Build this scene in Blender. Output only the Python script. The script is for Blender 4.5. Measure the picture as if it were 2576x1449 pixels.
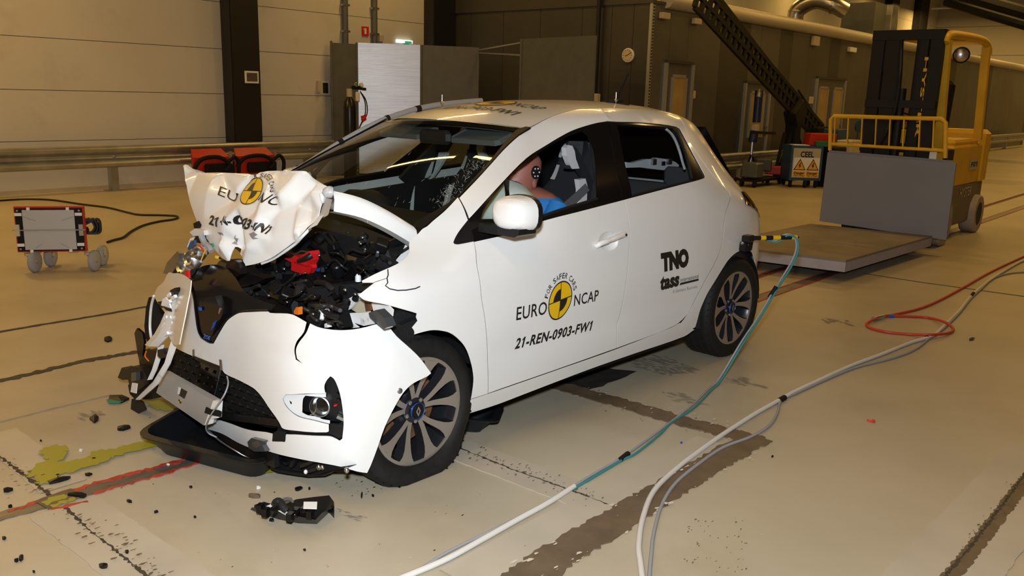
import bpy, bmesh, math, random
from mathutils import Vector, Matrix, noise
from mathutils.geometry import delaunay_2d_cdt
random.seed(7)
SC = bpy.context.scene
C = SC.collection
for o in list(bpy.data.objects): bpy.data.objects.remove(o)
V = Vector
# ---------------------------------------------------------------- camera
CAM = (4.6268, 3.28848, 1.52562); YAW, PITCH, ROLL, FPX = 3.88984, .22067, .02763, 2167.55549
PSI = .03998                       # the hall is turned this much against the car
PX, PY = 1288.0, 724.5
_cp, _sp, _cy, _sy = math.cos(PITCH), math.sin(PITCH), math.cos(YAW), math.sin(YAW)
FWD = V((_cy*_cp, _sy*_cp, -_sp)); _r = V((_sy, -_cy, 0)); _u = _r.cross(FWD)
RGT = math.cos(ROLL)*_r + math.sin(ROLL)*_u; UPV = -math.sin(ROLL)*_r + math.cos(ROLL)*_u
cam = bpy.data.objects.new('camera', bpy.data.cameras.new('camera')); C.objects.link(cam)
cm = Matrix((RGT, UPV, -FWD)).transposed().to_4x4(); cm.translation = V(CAM); cam.matrix_world = cm
cam.data.sensor_fit = 'HORIZONTAL'; cam.data.sensor_width = 36.0; cam.data.lens = 36.0*FPX/2576.0
cam.data.clip_start = .05; cam.data.clip_end = 200
SC.camera = cam
SC.view_settings.view_transform = 'Standard'; SC.view_settings.look = 'None'
SC.view_settings.gamma = 1.0; SC.view_settings.use_curve_mapping = False
SC.view_settings.exposure = 0.0
# ---------------------------------------------------------------- world and flash
W = bpy.data.worlds.new('world'); SC.world = W; W.use_nodes = True
W.node_tree.nodes['Background'].inputs[0].default_value = (1.0, .55, .16, 1)
W.node_tree.nodes['Background'].inputs[1].default_value = .07
HM = Matrix.Rotation(PSI, 4, 'Z')
def H(x, y, z=0.0): return HM @ V((x, y, z))
def unH(p): return HM.transposed() @ V(p)
fl = bpy.data.lights.new('flash', 'AREA'); fl.shape = 'DISK'; fl.size = .13; fl.energy = 150; fl.color = (.86, .94, 1.02)
flo = bpy.data.objects.new('flash', fl); C.objects.link(flo)
_fp = V(CAM) + UPV*.24 - RGT*.02 - FWD*.05
flo.matrix_world = Matrix.Translation(_fp) @ (V((1.9, .45, .35)) - _fp).to_track_quat('-Z', 'Y').to_matrix().to_4x4()
LAMPCOL = (1.0, .58, .15); LAMPW = 62
# ---------------------------------------------------------------- pixel -> place in the scene
def ray(u, v): return V(CAM), FWD + RGT*((u-PX)/FPX) - UPV*((v-PY)/FPX)
def on(u, v, ax, val):
    o, d = ray(u, v); return o + d*((val-o[ax])/d[ax])
def G(u, v, z=0.0): return on(u, v, 2, z)
def hon(u, v, ax, val):            # hall coordinates
    o, d = ray(u, v); o = unH(o); d = unH(d); return o + d*((val-o[ax])/d[ax])
def dep(u, v, d):
    o, r = ray(u, v); return o + r*d
# ---------------------------------------------------------------- materials
def mat(name, col, rough=.5, metal=0.0, spec=.5, coat=0.0, var=0.0, vscale=6.0, bump=0.0, bscale=60.0, stretch=None, emit=None, es=1.0, dirt=None, dscale=3.0, dlo=.55, dhi=.75):
    m = bpy.data.materials.new(name); m.use_nodes = True; nt = m.node_tree; p = nt.nodes['Principled BSDF']
    def S(k, v):
        if k in p.inputs: p.inputs[k].default_value = v
    S('Base Color', (*col, 1)); S('Roughness', rough); S('Metallic', metal); S('Specular IOR Level', spec); S('Coat Weight', coat); S('Coat Roughness', .04)
    if emit: S('Emission Color', (*emit, 1)); S('Emission Strength', es)
    if var or bump or dirt:
        tc = nt.nodes.new('ShaderNodeTexCoord'); mp = nt.nodes.new('ShaderNodeMapping'); nt.links.new(tc.outputs['Object'], mp.inputs[0])
        if stretch: mp.inputs['Scale'].default_value = stretch
    cur = None
    if var:
        n = nt.nodes.new('ShaderNodeTexNoise'); n.inputs['Scale'].default_value = vscale; n.inputs['Detail'].default_value = 6
        nt.links.new(mp.outputs[0], n.inputs['Vector'])
        r = nt.nodes.new('ShaderNodeMapRange'); r.inputs[1].default_value = .3; r.inputs[2].default_value = .7; r.inputs[3].default_value = 1-var; r.inputs[4].default_value = 1+var
        nt.links.new(n.outputs[0], r.inputs[0])
        mx = nt.nodes.new('ShaderNodeVectorMath'); mx.operation = 'SCALE'; mx.inputs[0].default_value = col
        nt.links.new(r.outputs[0], mx.inputs['Scale']); cur = mx.outputs[0]
        nt.links.new(cur, p.inputs['Base Color'])
    if dirt:
        n = nt.nodes.new('ShaderNodeTexNoise'); n.inputs['Scale'].default_value = dscale; n.inputs['Detail'].default_value = 8; n.inputs['Roughness'].default_value = .7
        nt.links.new(mp.outputs[0], n.inputs['Vector'])
        r = nt.nodes.new('ShaderNodeMapRange'); r.inputs[1].default_value = dlo; r.inputs[2].default_value = dhi
        nt.links.new(n.outputs[0], r.inputs[0])
        mx = nt.nodes.new('ShaderNodeMix'); mx.data_type = 'RGBA'; nt.links.new(r.outputs[0], mx.inputs[0])
        if cur: nt.links.new(cur, mx.inputs[6])
        else: mx.inputs[6].default_value = (*col, 1)
        mx.inputs[7].default_value = (*dirt, 1); nt.links.new(mx.outputs[2], p.inputs['Base Color'])
    if bump:
        n = nt.nodes.new('ShaderNodeTexNoise'); n.inputs['Scale'].default_value = bscale; n.inputs['Detail'].default_value = 4
        nt.links.new(mp.outputs[0], n.inputs['Vector'])
        b = nt.nodes.new('ShaderNodeBump'); b.inputs['Strength'].default_value = bump; b.inputs['Distance'].default_value = .01
        nt.links.new(n.outputs[0], b.inputs['Height']); nt.links.new(b.outputs[0], p.inputs['Normal'])
    return m
def glass(name, tint, refl=1.0, ior=1.45):
    m = bpy.data.materials.new(name); m.use_nodes = True; nt = m.node_tree
    for n in list(nt.nodes): nt.nodes.remove(n)
    o = nt.nodes.new('ShaderNodeOutputMaterial'); t = nt.nodes.new('ShaderNodeBsdfTransparent'); t.inputs[0].default_value = (*tint, 1)
    g = nt.nodes.new('ShaderNodeBsdfGlossy'); g.inputs['Roughness'].default_value = .01; g.inputs[0].default_value = (refl, refl, refl, 1)
    f = nt.nodes.new('ShaderNodeFresnel'); ge = nt.nodes.new('ShaderNodeNewGeometry'); mr = nt.nodes.new('ShaderNodeMapRange')
    mr.inputs[3].default_value = ior; mr.inputs[4].default_value = 1/ior; nt.links.new(ge.outputs['Backfacing'], mr.inputs[0]); nt.links.new(mr.outputs[0], f.inputs[0])   # a thin pane: no total reflection from inside
    x = nt.nodes.new('ShaderNodeMixShader'); nt.links.new(f.outputs[0], x.inputs[0]); nt.links.new(t.outputs[0], x.inputs[1]); nt.links.new(g.outputs[0], x.inputs[2]); nt.links.new(x.outputs[0], o.inputs[0])
    return m
MT = {}
def defm(k, *a, **kw): MT[k] = mat(k, *a, **kw)
defm('car_white', (.80, .80, .79), .28, coat=.6)
defm('plastic_white', (.74, .75, .76), .45)
defm('scuffed_white', (.76, .77, .78), .4, dirt=(.35, .35, .35), dscale=9, dlo=.6, dhi=.7)
defm('black_plastic', (.006, .006, .007), .36, spec=.32)
defm('matt_black', (.008, .008, .009), .75, spec=.25)
defm('gloss_black', (.006, .005, .005), .16, spec=.35)
defm('textured_black', (.011, .011, .012), .6, spec=.3, bump=.4, bscale=140)
defm('rubber', (.010, .0095, .009), .66, spec=.3, var=.25, vscale=30)
defm('silver', (.62, .62, .63), .3, metal=1)
defm('dull_silver', (.40, .40, .41), .42, metal=1, var=.15)
defm('painted_silver', (.46, .46, .47), .42, metal=.35)
defm('wheel_face', (.40, .36, .32), .33, metal=.65)
defm('wheel_dark', (.030, .030, .034), .28, metal=.5)
defm('rust', (.22, .10, .045), .6, metal=.4, var=.4, vscale=20)
defm('blue_ring', (.03, .10, .45), .3, metal=.4)
defm('red_plastic', (.62, .012, .012), .4)
defm('orange_plastic', (.85, .20, .015), .4)
defm('yellow_plastic', (.85, .60, .03), .4)
defm('blue_plastic', (.02, .10, .55), .4)
defm('decal_black', (.010, .010, .010), .45)
defm('decal_yellow', (.80, .48, .008), .4)
defm('decal_blue', (.06, .25, .85), .4)
defm('sticker_white', (.80, .80, .78), .6)
defm('scrape_grey', (.33, .33, .34), .5, metal=.4)
defm('floor', (.455, .40, .295), .42, var=.09, vscale=1.1, bump=.03, bscale=40, dirt=(.345, .29, .20), dscale=.8, dlo=.5, dhi=.8)
defm('joint_dark', (.05, .040, .030), .7, var=.3, vscale=12)
defm('joint_pale', (.47, .42, .33), .45, var=.08, vscale=3)
defm('trench_brown', (.135, .095, .055), .55, var=.2, vscale=10, bump=.1)
defm('dark_patch', (.035, .030, .026), .55, var=.3, vscale=14)
defm('rail_steel', (.17, .15, .135), .4, metal=.5, var=.3, vscale=8, stretch=(1, 12, 1))
defm('rail_red', (.42, .045, .025), .5, var=.3, vscale=20)
defm('chip_white', (.62, .56, .45), .6)
defm('coolant', (.36, .33, .035), .10, spec=.6)
defm('skid', (.27, .235, .175), .5)
defm('wall_beige', (.62, .60, .55), .7, var=.05, vscale=.7, dirt=(.50, .47, .42), dscale=1.2, dlo=.55, dhi=.85)
defm('column_black', (.008, .008, .010), .45)
defm('galvanised', (.42, .43, .42), .38, metal=.8, var=.18, vscale=4)
defm('brushed_steel', (.66, .66, .68), .38, metal=.95, var=.12, vscale=3, stretch=(.6, .6, 30), bump=.12, bscale=5)
defm('screen_grey', (.13, .14, .135), .5, metal=.3, var=.08)
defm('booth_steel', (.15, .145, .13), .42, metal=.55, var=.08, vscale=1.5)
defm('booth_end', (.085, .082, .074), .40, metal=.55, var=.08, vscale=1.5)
defm('booth_dark', (.075, .070, .058), .5, metal=.4)
defm('booth_trim', (.45, .45, .42), .4, metal=.6)
defm('insulation', (.60, .56, .48), .5, metal=.3, bump=.5, bscale=5)
defm('duct_foil', (.62, .60, .56), .3, metal=.95, bump=.3, bscale=6)
defm('window_lit', (.40, .27, .10), .5, var=.1)
defm('beige_box', (.55, .48, .34), .5)
defm('paint_red', (.50, .022, .012), .38, var=.06)
defm('reflector', (.50, .50, .49), .5, metal=.3, bump=.12, bscale=300)
defm('caster_grey', (.40, .41, .42), .55)
defm('zinc', (.50, .50, .48), .35, metal=.85)
defm('cable_black', (.010, .010, .010), .5)
defm('cable_white', (.66, .64, .60), .55)
defm('cable_grey', (.30, .31, .33), .55)
defm('cable_teal', (.03, .23, .24), .5)
defm('hose_red', (.50, .045, .02), .45)
defm('tray_black', (.008, .009, .011), .4, spec=.35)
defm('forklift_yellow', (.72, .41, .012), .45, var=.1, vscale=4)
defm('forklift_grey', (.15, .12, .075), .5, var=.15)
defm('fork_dark', (.008, .007, .006), .55, spec=.3)
defm('tyre_cream', (.36, .29, .22), .75, var=.2, vscale=9)
defm('board_grey', (.20, .21, .25), .6, var=.05, vscale=2, dirt=(.14, .145, .17), dscale=2.5, dlo=.62, dhi=.8)
defm('board_edge', (.33, .32, .36), .6, var=.08)
defm('board_wood', (.20, .17, .14), .7, var=.18, vscale=2.5, dirt=(.17, .10, .05), dscale=3, dlo=.58, dhi=.75)
defm('blue_frame', (.02, .07, .17), .45)
defm('cart_panel', (.46, .43, .34), .5)
defm('sign_yellow', (.80, .42, .02), .5)
defm('clock_face', (.62, .50, .34), .4)
defm('sign_red', (.62, .02, .02), .45)
defm('sign_green', (.02, .30, .14), .4, emit=(.1, .75, .38), es=.35)
defm('sign_lit', (.85, .9, .85), .4, emit=(.8, 1, .88), es=1.2)
defm('photo_brown', (.10, .07, .045), .6, var=.4, vscale=60)
defm('photo_dark', (.03, .03, .03), .5, var=.5, vscale=30)
defm('dummy_skin', (.33, .12, .085), .5, var=.06, vscale=8)
defm('dummy_blue', (.02, .035, .36), .45)
defm('shirt_blue', (.01, .16, .48), .8)
defm('airbag', (.52, .60, .56), .75, bump=.5, bscale=9)
defm('seat_black', (.014, .014, .017), .7, bump=.2, bscale=200)
defm('seat_white', (.62, .62, .63), .5)
defm('seat_grey', (.055, .056, .06), .85, bump=.3, bscale=250)
defm('belt_grey', (.11, .11, .115), .6)
defm('trim_dark', (.012, .012, .014), .6)
defm('headliner', (.13, .135, .135), .8)
defm('ceiling_dark', (.045, .040, .033), .7)
defm('lamp_white', (.7, .7, .68), .5)
defm('tube_light', (.9, .9, .9), .4, emit=(1, .93, .80), es=30)
defm('cylinder_black', (.010, .010, .011), .28)
defm('dark_blue', (.012, .022, .08), .4)
defm('green_plastic', (.02, .15, .06), .5)
defm('board_green', (.03, .22, .13), .45)
defm('clear_shard', (.05, .055, .06), .12, spec=.8)
defm('crack_glass', (.62, .68, .66), .25)
MT['glass_front'] = glass('glass_front', (.74, .80, .77), 1.0, 1.42)
MT['glass_side'] = glass('glass_side', (.85, .90, .88), .9, 1.4)
MT['glass_rear'] = glass('glass_rear', (.86, .88, .88), .9, 1.42)
MT['glass_lamp'] = glass('glass_lamp', (.55, .55, .56), 1.0, 1.5)
MT['glass_tail'] = glass('glass_tail', (.40, .22, .14), 1.0, 1.5)
MT['glass_clear'] = glass('glass_clear', (.85, .87, .86), 1.0, 1.45)
# ---------------------------------------------------------------- objects
def tag(o, label=None, cat=None, group=None, kind=None):
    if label: o['label'] = label
    if cat: o['category'] = cat
    if group: o['group'] = group
    if kind: o['kind'] = kind
    return o
def thing(name, label, cat, loc=(0, 0, 0), group=None):
    o = bpy.data.objects.new(name, None); o.empty_display_size = .1; C.objects.link(o); o.location = loc
    return tag(o, label, cat, group)
def setpar(o, parent):
    if parent is None: return
    o.parent = parent
    if parent.type == 'EMPTY': o.matrix_parent_inverse = Matrix.Translation(-parent.location)
def mesh_obj(name, verts, faces, m, parent=None, smooth=0, fm=None):
    me = bpy.data.meshes.new(name); me.from_pydata([tuple(v) for v in verts], [], faces)
    ms = m if isinstance(m, (list, tuple)) else [m]
    for x in ms: me.materials.append(MT[x])
    if fm: me.polygons.foreach_set('material_index', fm)
    me.validate(); me.update()
    if smooth:
        me.polygons.foreach_set('use_smooth', [True]*len(me.polygons))
        me.set_sharp_from_angle(angle=math.radians(smooth))
    o = bpy.data.objects.new(name, me); C.objects.link(o); setpar(o, parent); return o
class B:
    def __init__(s, hall=False): s.v = []; s.f = []; s.fm = []; s.mi = 0; s.hall = hall
    def m(s, i): s.mi = i; return s
    def add(s, vs, fs):
        k = len(s.v); s.v += [V(p) for p in vs]; s.f += [tuple(k+i for i in f) for f in fs]; s.fm += [s.mi]*len(fs); return s
    def box(s, c, d, rot=None, taper=1.0, bev=0.0):
        x, y, z = d[0]/2, d[1]/2, d[2]/2
        if bev:
            b = min(bev, x*.9, y*.9); ring = [(-x+b, -y), (x-b, -y), (x, -y+b), (x, y-b), (x-b, y), (-x+b, y), (-x, y-b), (-x, -y+b)]
            zs = [(-z, 1-b/max(x, y)), (-z+b, 1), (z-b, 1), (z, 1-b/max(x, y))]
            vs = []
            for zz, k in zs:
                t = taper if zz > 0 else 1
                vs += [(px*k*t, py*k*t, zz) for px, py in ring]
            fs = [tuple(range(7, -1, -1)), tuple(range(24, 32))]
            for r in range(3):
                for i in range(8): j = (i+1) % 8; fs.append((r*8+i, r*8+j, r*8+8+j, r*8+8+i))
        else:
            t = taper
            vs = [(-x, -y, -z), (x, -y, -z), (x, y, -z), (-x, y, -z), (-x*t, -y*t, z), (x*t, -y*t, z), (x*t, y*t, z), (-x*t, y*t, z)]
            fs = [(3, 2, 1, 0), (4, 5, 6, 7), (0, 1, 5, 4), (1, 2, 6, 5), (2, 3, 7, 6), (3, 0, 4, 7)]
        R = rot if rot is not None else Matrix.Identity(3)
        return s.add([R @ V(p) + V(c) for p in vs], fs)
    def span(s, a, b, bev=0.0):
        a, b = V(a), V(b); return s.box((a+b)/2, [abs(b[i]-a[i]) for i in range(3)], bev=bev)
    def bar(s, p, q, w, h=None, up=(0, 0, 1)):
        p, q = V(p), V(q); d = (q-p); L = d.length; d.normalize(); h = h or w
        y = V(up).cross(d)
        if y.length < 1e-4: y = V((0, 1, 0)).cross(d)
        y.normalize(); z = d.cross(y)
        return s.box((p+q)/2, (L, w, h), Matrix((d, y, z)).transposed())
    def tube(s, path, r, n=8, closed=False, caps=True):
        P = [V(p) for p in path]; N = len(P); rs = r if isinstance(r, (list, tuple)) else [r]*N
        vs = []; prev = None
        for i in range(N):
            a = P[i-1] if (i > 0 or closed) else P[i]; b = P[(i+1) % N] if (i < N-1 or closed) else P[i]
            d = b-a
            if d.length < 1e-9: d = V((0, 0, 1))
            d.normalize()
            if prev is None:
                t = V((0, 0, 1)) if abs(d.z) < .9 else V((1, 0, 0)); prev = t
            x = prev - d*prev.dot(d)
            if x.length < 1e-6: x = d.orthogonal()
            x.normalize(); prev = x; y = d.cross(x)
            vs += [P[i] + (x*math.cos(2*math.pi*k/n) + y*math.sin(2*math.pi*k/n))*rs[i] for k in range(n)]
        fs = []
        for i in range(N if closed else N-1):
            j = (i+1) % N
            for k in range(n): l = (k+1) % n; fs.append((i*n+k, i*n+l, j*n+l, j*n+k))
        if caps and not closed: fs += [tuple(range(n-1, -1, -1)), tuple((N-1)*n+k for k in range(n))]
        return s.add(vs, fs)
    def lathe(s, prof, c, axis=(0, 0, 1), n=24, closed=False, caps=True):
        a = V(axis).normalized(); x = a.orthogonal().normalized(); y = a.cross(x); c = V(c)
        vs = []
        for r, h in prof: vs += [c + a*h + (x*math.cos(2*math.pi*k/n) + y*math.sin(2*math.pi*k/n))*r for k in range(n)]
        fs = []; N = len(prof)
        for i in range(N if closed else N-1):
            j = (i+1) % N
            for k in range(n): l = (k+1) % n; fs.append((i*n+k, i*n+l, j*n+l, j*n+k))
        if caps and not closed:
            if prof[0][0] > 1e-5: fs.append(tuple(range(n-1, -1, -1)))
            if prof[-1][0] > 1e-5: fs.append(tuple((N-1)*n+k for k in range(n)))
        return s.add(vs, fs)
    def prism(s, poly, off):
        P = [V(p) for p in poly]; off = V(off); n = len(P)
        fs = [tuple(range(n)), tuple(range(2*n-1, n-1, -1))]
        for i in range(n): j = (i+1) % n; fs.append((i, n+i, n+j, j))
        return s.add(P + [p+off for p in P], fs)
    def loft(s, rows, closed=False, caps=False):
        n = len(rows[0]); vs = [p for r in rows for p in r]; fs = []
        for i in range(len(rows)-1):
            for k in range(n if closed else n-1): l = (k+1) % n; fs.append((i*n+k, i*n+l, (i+1)*n+l, (i+1)*n+k))
        if caps: fs += [tuple(range(n-1, -1, -1)), tuple((len(rows)-1)*n+k for k in range(n))]
        return s.add(vs, fs)
    def ell(s, c, r, nu=16, nv=10, rot=None):
        R = rot if rot is not None else Matrix.Identity(3); rows = []
        for i in range(nv+1):
            t = math.pi*i/nv; rr = max(math.sin(t), 1e-3)
            rows.append([R @ V((r[0]*rr*math.cos(2*math.pi*k/nu), r[1]*rr*math.sin(2*math.pi*k/nu), -r[2]*math.cos(t))) + V(c) for k in range(nu)])
        return s.loft(rows, closed=True, caps=True)
    def obj(s, name, m, parent=None, smooth=0):
        vs = [HM @ p for p in s.v] if s.hall else s.v
        return mesh_obj(name, vs, s.f, m, parent, smooth, s.fm if isinstance(m, (list, tuple)) else None)
def spline(P, sub=6, closed=False):
    P = [V(p) for p in P]; n = len(P); out = []
    for i in range(n if closed else n-1):
        p0 = P[i-1] if (i > 0 or closed) else P[i]; p1 = P[i]; p2 = P[(i+1) % n]; p3 = P[(i+2) % n] if (i+2 < n or closed) else p2
        for k in range(sub):
            t = k/sub; t2 = t*t; t3 = t2*t
            out.append(.5*((2*p1) + (p2-p0)*t + (2*p0-5*p1+4*p2-p3)*t2 + (3*p1-p0-3*p2+p3)*t3))
    if not closed: out.append(P[-1])
    return out
def smooth2(P, closed=True, sub=4, corner=38):
    n = len(P); P = [V((p[0], p[1])) for p in P]; cor = []
    for i in range(n):
        a = P[i]-P[i-1]; b = P[(i+1) % n]-P[i]
        ang = abs(math.degrees(a.angle_signed(b, 0))) if a.length > 1e-9 and b.length > 1e-9 else 180
        cor.append(ang > corner)
    out = []
    for i in range(n):
        j = (i+1) % n; p1, p2 = P[i], P[j]; L = (p2-p1)
        def tan(k):
            a = P[k-1]; b = P[(k+1) % n]; t = b-a
            return t.normalized()*L.length if t.length > 1e-9 else L
        m1 = L if cor[i] else tan(i); m2 = L if cor[j] else tan(j)
        for k in range(sub):
            t = k/sub; t2 = t*t; t3 = t2*t
            out.append((2*t3-3*t2+1)*p1 + (t3-2*t2+t)*m1 + (-2*t3+3*t2)*p2 + (t3-t2)*m2)
    return out
def inside(p, poly):
    c = False; n = len(poly); x, y = p[0], p[1]; j = n-1
    for i in range(n):
        xi, yi = poly[i][0], poly[i][1]; xj, yj = poly[j][0], poly[j][1]
        if (yi > y) != (yj > y) and x < (xj-xi)*(y-yi)/(yj-yi)+xi: c = not c
        j = i
    return c
class Surf:
    def __init__(s, n, a, b, f, t0=1.6, t1=8.0): s.n, s.a, s.b, s.f, s.t0, s.t1 = V(n), V(a), V(b), f, t0, t1
    def h(s, P): return P.dot(s.n) - s.f(P.dot(s.a), P.dot(s.b))
    def P(s, a, b, off=0.0): return s.a*a + s.b*b + s.n*(s.f(a, b)+off)
    def hit(s, u, v):
        o, d = ray(u, v); t = s.t0; dt = .04; h0 = s.h(o+d*t); best = (abs(h0), t)
        while t < s.t1:
            h1 = s.h(o+d*(t+dt))
            if abs(h1) < best[0]: best = (abs(h1), t+dt)
            if h0*h1 <= 0 and abs(h0-h1) < .5:
                lo, hi = t, t+dt
                for _ in range(18):
                    mid = (lo+hi)/2; hm = s.h(o+d*mid)
                    if h0*hm <= 0: hi = mid
                    else: lo = mid; h0 = hm
                P = o+d*((lo+hi)/2); return P.dot(s.a), P.dot(s.b)
            h0 = h1; t += dt
        P = o+d*best[1]; return P.dot(s.a), P.dot(s.b)
    def pt(s, q):
        if q[0] == 'p': return (q[1], q[2])
        return s.hit(q[0], q[1])
def panel_mesh(outline, S, holes=(), step=.05, th=.003, sub=4, off=0.0, corner=38):
    out = smooth2([S.pt(q) for q in outline], sub=sub, corner=corner)
    hs = [smooth2([S.pt(q) for q in h], sub=sub, corner=corner) for h in holes]
    pts = []; edges = []
    for loop in [out]+hs:
        k = len(pts); pts += [V((p[0], p[1])) for p in loop]; n = len(loop); edges += [(k+i, k+(i+1) % n) for i in range(n)]
    x0 = min(p[0] for p in out); x1 = max(p[0] for p in out); y0 = min(p[1] for p in out); y1 = max(p[1] for p in out)
    bp = list(pts); ny = int((y1-y0)/step)+1; nx = int((x1-x0)/step)+1
    cell = {}
    for p in bp: cell.setdefault((int(p[0]//step), int(p[1]//step)), []).append(p)
    for j in range(ny+1):
        for i in range(nx+1):
            p = V((x0+(i+.5*(j % 2))*step, y0+j*step))
            if not inside(p, out) or any(inside(p, h) for h in hs): continue
            ci, cj = int(p[0]//step), int(p[1]//step)
            if any((q-p).length < step*.45 for di in (-1, 0, 1) for dj in (-1, 0, 1) for q in cell.get((ci+di, cj+dj), ())): continue
            pts.append(p)
    r = delaunay_2d_cdt(pts, edges, [], 0, 1e-6)
    vs2, tris = r[0], r[2]
    keep = []
    for t in tris:
        c = (vs2[t[0]]+vs2[t[1]]+vs2[t[2]])/3
        if inside(c, out) and not any(inside(c, h) for h in hs): keep.append(tuple(t))
    top = [S.P(p[0], p[1], off) for p in vs2]
    # orientation: face along +n
    fs = []
    for t in keep:
        nn = (top[t[1]]-top[t[0]]).cross(top[t[2]]-top[t[0]])
        fs.append(t if nn.dot(S.n) > 0 else (t[0], t[2], t[1]))
    ec = {}
    for t in fs:
        for i in range(3):
            e = (t[i], t[(i+1) % 3]); ec[e] = 1
    n = len(top); vs = list(top)
    if th:
        vs += [S.P(p[0], p[1], off-th) for p in vs2]
        base = list(fs); fs = fs + [(n+t[2], n+t[1], n+t[0]) for t in base]
        for (i, j) in ec:
            if (j, i) not in ec: fs.append((j, i, n+i, n+j))
    # drop unused
    used = sorted({i for f in fs for i in f}); mp = {k: i for i, k in enumerate(used)}
    return [vs[k] for k in used], [tuple(mp[i] for i in f) for f in fs]
def panel(name, m, parent, outline, S, holes=(), step=.05, th=.003, smooth=32, sub=4, off=0.0, corner=38, mirror=False):
    vs, fs = panel_mesh(outline, S, holes, step, th, sub, off, corner)
    o = mesh_obj(name, vs, fs, m, parent, smooth)
    if mirror:
        o2 = mesh_obj(name, [V((p.x, -p.y, p.z)) for p in vs], [tuple(reversed(f)) for f in fs], m, parent, smooth)
        return o, o2
    return o
def dup(root, off, label=None, group=None, rot=0.0):
    r = root.copy(); C.objects.link(r); r.location = V(root.location)+V(off); r.rotation_euler = (0, 0, rot)
    if label: r['label'] = label
    if group: r['group'] = group
    for ch in list(root.children):
        c = ch.copy(); C.objects.link(c); c.parent = r
        for g in ch.children: d = g.copy(); C.objects.link(d); d.parent = c
    return r
# lettering: text outlines laid on a surface (flat print), mapped by three pixels: left baseline, right baseline, top left
def text_mesh(body, bold=0.0, shear=0.0, space=1.0):
    cu = bpy.data.curves.new('t', 'FONT'); cu.body = body; cu.offset = bold; cu.shear = shear; cu.space_character = space; cu.resolution_u = 3; cu.size = 1
    ob = bpy.data.objects.new('t', cu); C.objects.link(ob)
    dg = bpy.context.evaluated_depsgraph_get(); me = bpy.data.meshes.new_from_object(ob.evaluated_get(dg))
    vs = [v.co.copy() for v in me.vertices]; fs = [tuple(p.vertices) for p in me.polygons]
    bpy.data.objects.remove(ob); bpy.data.curves.remove(cu); bpy.data.meshes.remove(me)
    if '1' in body:                 # give the plain figure 1 its flag
        par = list(range(len(vs)))
        def root(i):
            while par[i] != i: par[i] = par[par[i]]; i = par[i]
            return i
        for f in fs:
            for k in f[1:]: par[root(k)] = root(f[0])
        isl = {}
        for f in fs:
            for k in f: isl.setdefault(root(k), set()).add(k)
        L = sorted(([min(vs[k].x for k in q), max(vs[k].x for k in q), max(vs[k].y for k in q), min(vs[k].y for k in q), q] for q in isl.values()), key=lambda e: e[0]); ch = [c for c in body if c != ' ']
        if len(L) == len(ch):
            for c, (a, b_, t, bt, q) in zip(ch, L):
                if c == '1':
                    hh = t-bt; k = len(vs); sx = shear*t
                    xl = min(vs[j].x for j in q if abs(vs[j].y-t) < .02*hh)
                    vs += [V((xl+.05*hh, t, 0)), V((xl-.20*hh, t-.20*hh, 0)), V((xl-.20*hh, t-.36*hh, 0)), V((xl+.05*hh, t-.20*hh, 0))]; fs.append((k, k+1, k+2, k+3))
    x0 = min(v.x for v in vs); x1 = max(v.x for v in vs); y1 = max(v.y for v in vs)
    return [((v.x-x0)/(x1-x0), v.y/y1) for v in vs], fs
def aff(S, p0, px, py):
    o = V(S.pt(p0)); ex = V(S.pt(px))-o; ey = V(S.pt(py))-o
    return lambda s, t: o+ex*s+ey*t
def sub_tris(vs, fs, maxl):
    vs = [V(v) for v in vs]; work = []
    for f in fs:
        for i in range(1, len(f)-1): work.append((f[0], f[i], f[i+1]))
    out = []
    mid = {}
    while work:
        t = work.pop(); L = [((vs[t[i]]-vs[t[(i+1) % 3]]).length, i) for i in range(3)]; m = max(L)
        if m[0] <= maxl: out.append(t); continue
        i = m[1]; a, b, c = t[i], t[(i+1) % 3], t[(i+2) % 3]; k = (min(a, b), max(a, b))
        if k not in mid: vs.append((vs[a]+vs[b])/2); mid[k] = len(vs)-1
        work += [(a, mid[k], c), (mid[k], b, c)]
    return vs, out
def decal(name, m, parent, S, polys, off=.0012, maxl=.03):
    # polys: list of (2-D verts, faces) already in surface coordinates
    V2 = []; F = []
    for vs, fs in polys:
        k = len(V2); V2 += [V((p[0], p[1])) for p in vs]; F += [tuple(k+i for i in f) for f in fs]
    V2, F = sub_tris(V2, F, maxl)
    P = [S.P(p[0], p[1], off) for p in V2]; fs = []
    for t in F:
        nn = (P[t[1]]-P[t[0]]).cross(P[t[2]]-P[t[0]]); fs.append(t if nn.dot(S.n) > 0 else (t[0], t[2], t[1]))
    return mesh_obj(name, P, fs, m, parent)
def txt(body, A, bold=0.0, shear=0.0, space=1.0):
    vs, fs = text_mesh(body, bold, shear, space); return ([A(x, y) for x, y in vs], fs)
def roundel(A, big=True):
    # A maps the unit disc (x right, y up) to the surface; returns yellow and black polygon sets
    n = 48
    def ring(r0, r1, a0, a1, k=16):
        vs = []; fs = []
        for i in range(k+1):
            t = math.radians(a0+(a1-a0)*i/k); vs += [A(r0*math.cos(t), r0*math.sin(t)), A(r1*math.cos(t), r1*math.sin(t))]
        for i in range(k): fs.append((2*i, 2*i+1, 2*i+3, 2*i+2))
        return vs, fs
    yel = [ring(0, .93, 0, 360, n)]
    blk = [ring(.93, 1.0, 0, 360, n), ring(0, .60, 90, 180), ring(0, .60, 270, 360)]
    w = .025
    blk += [([A(-w, -.95), A(w, -.95), A(w, .95), A(-w, .95)], [(0, 1, 2, 3)]), ([A(-.95, -w), A(.95, -w), A(.95, w), A(-.95, w)], [(0, 1, 2, 3)])]
    return yel, blk
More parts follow.
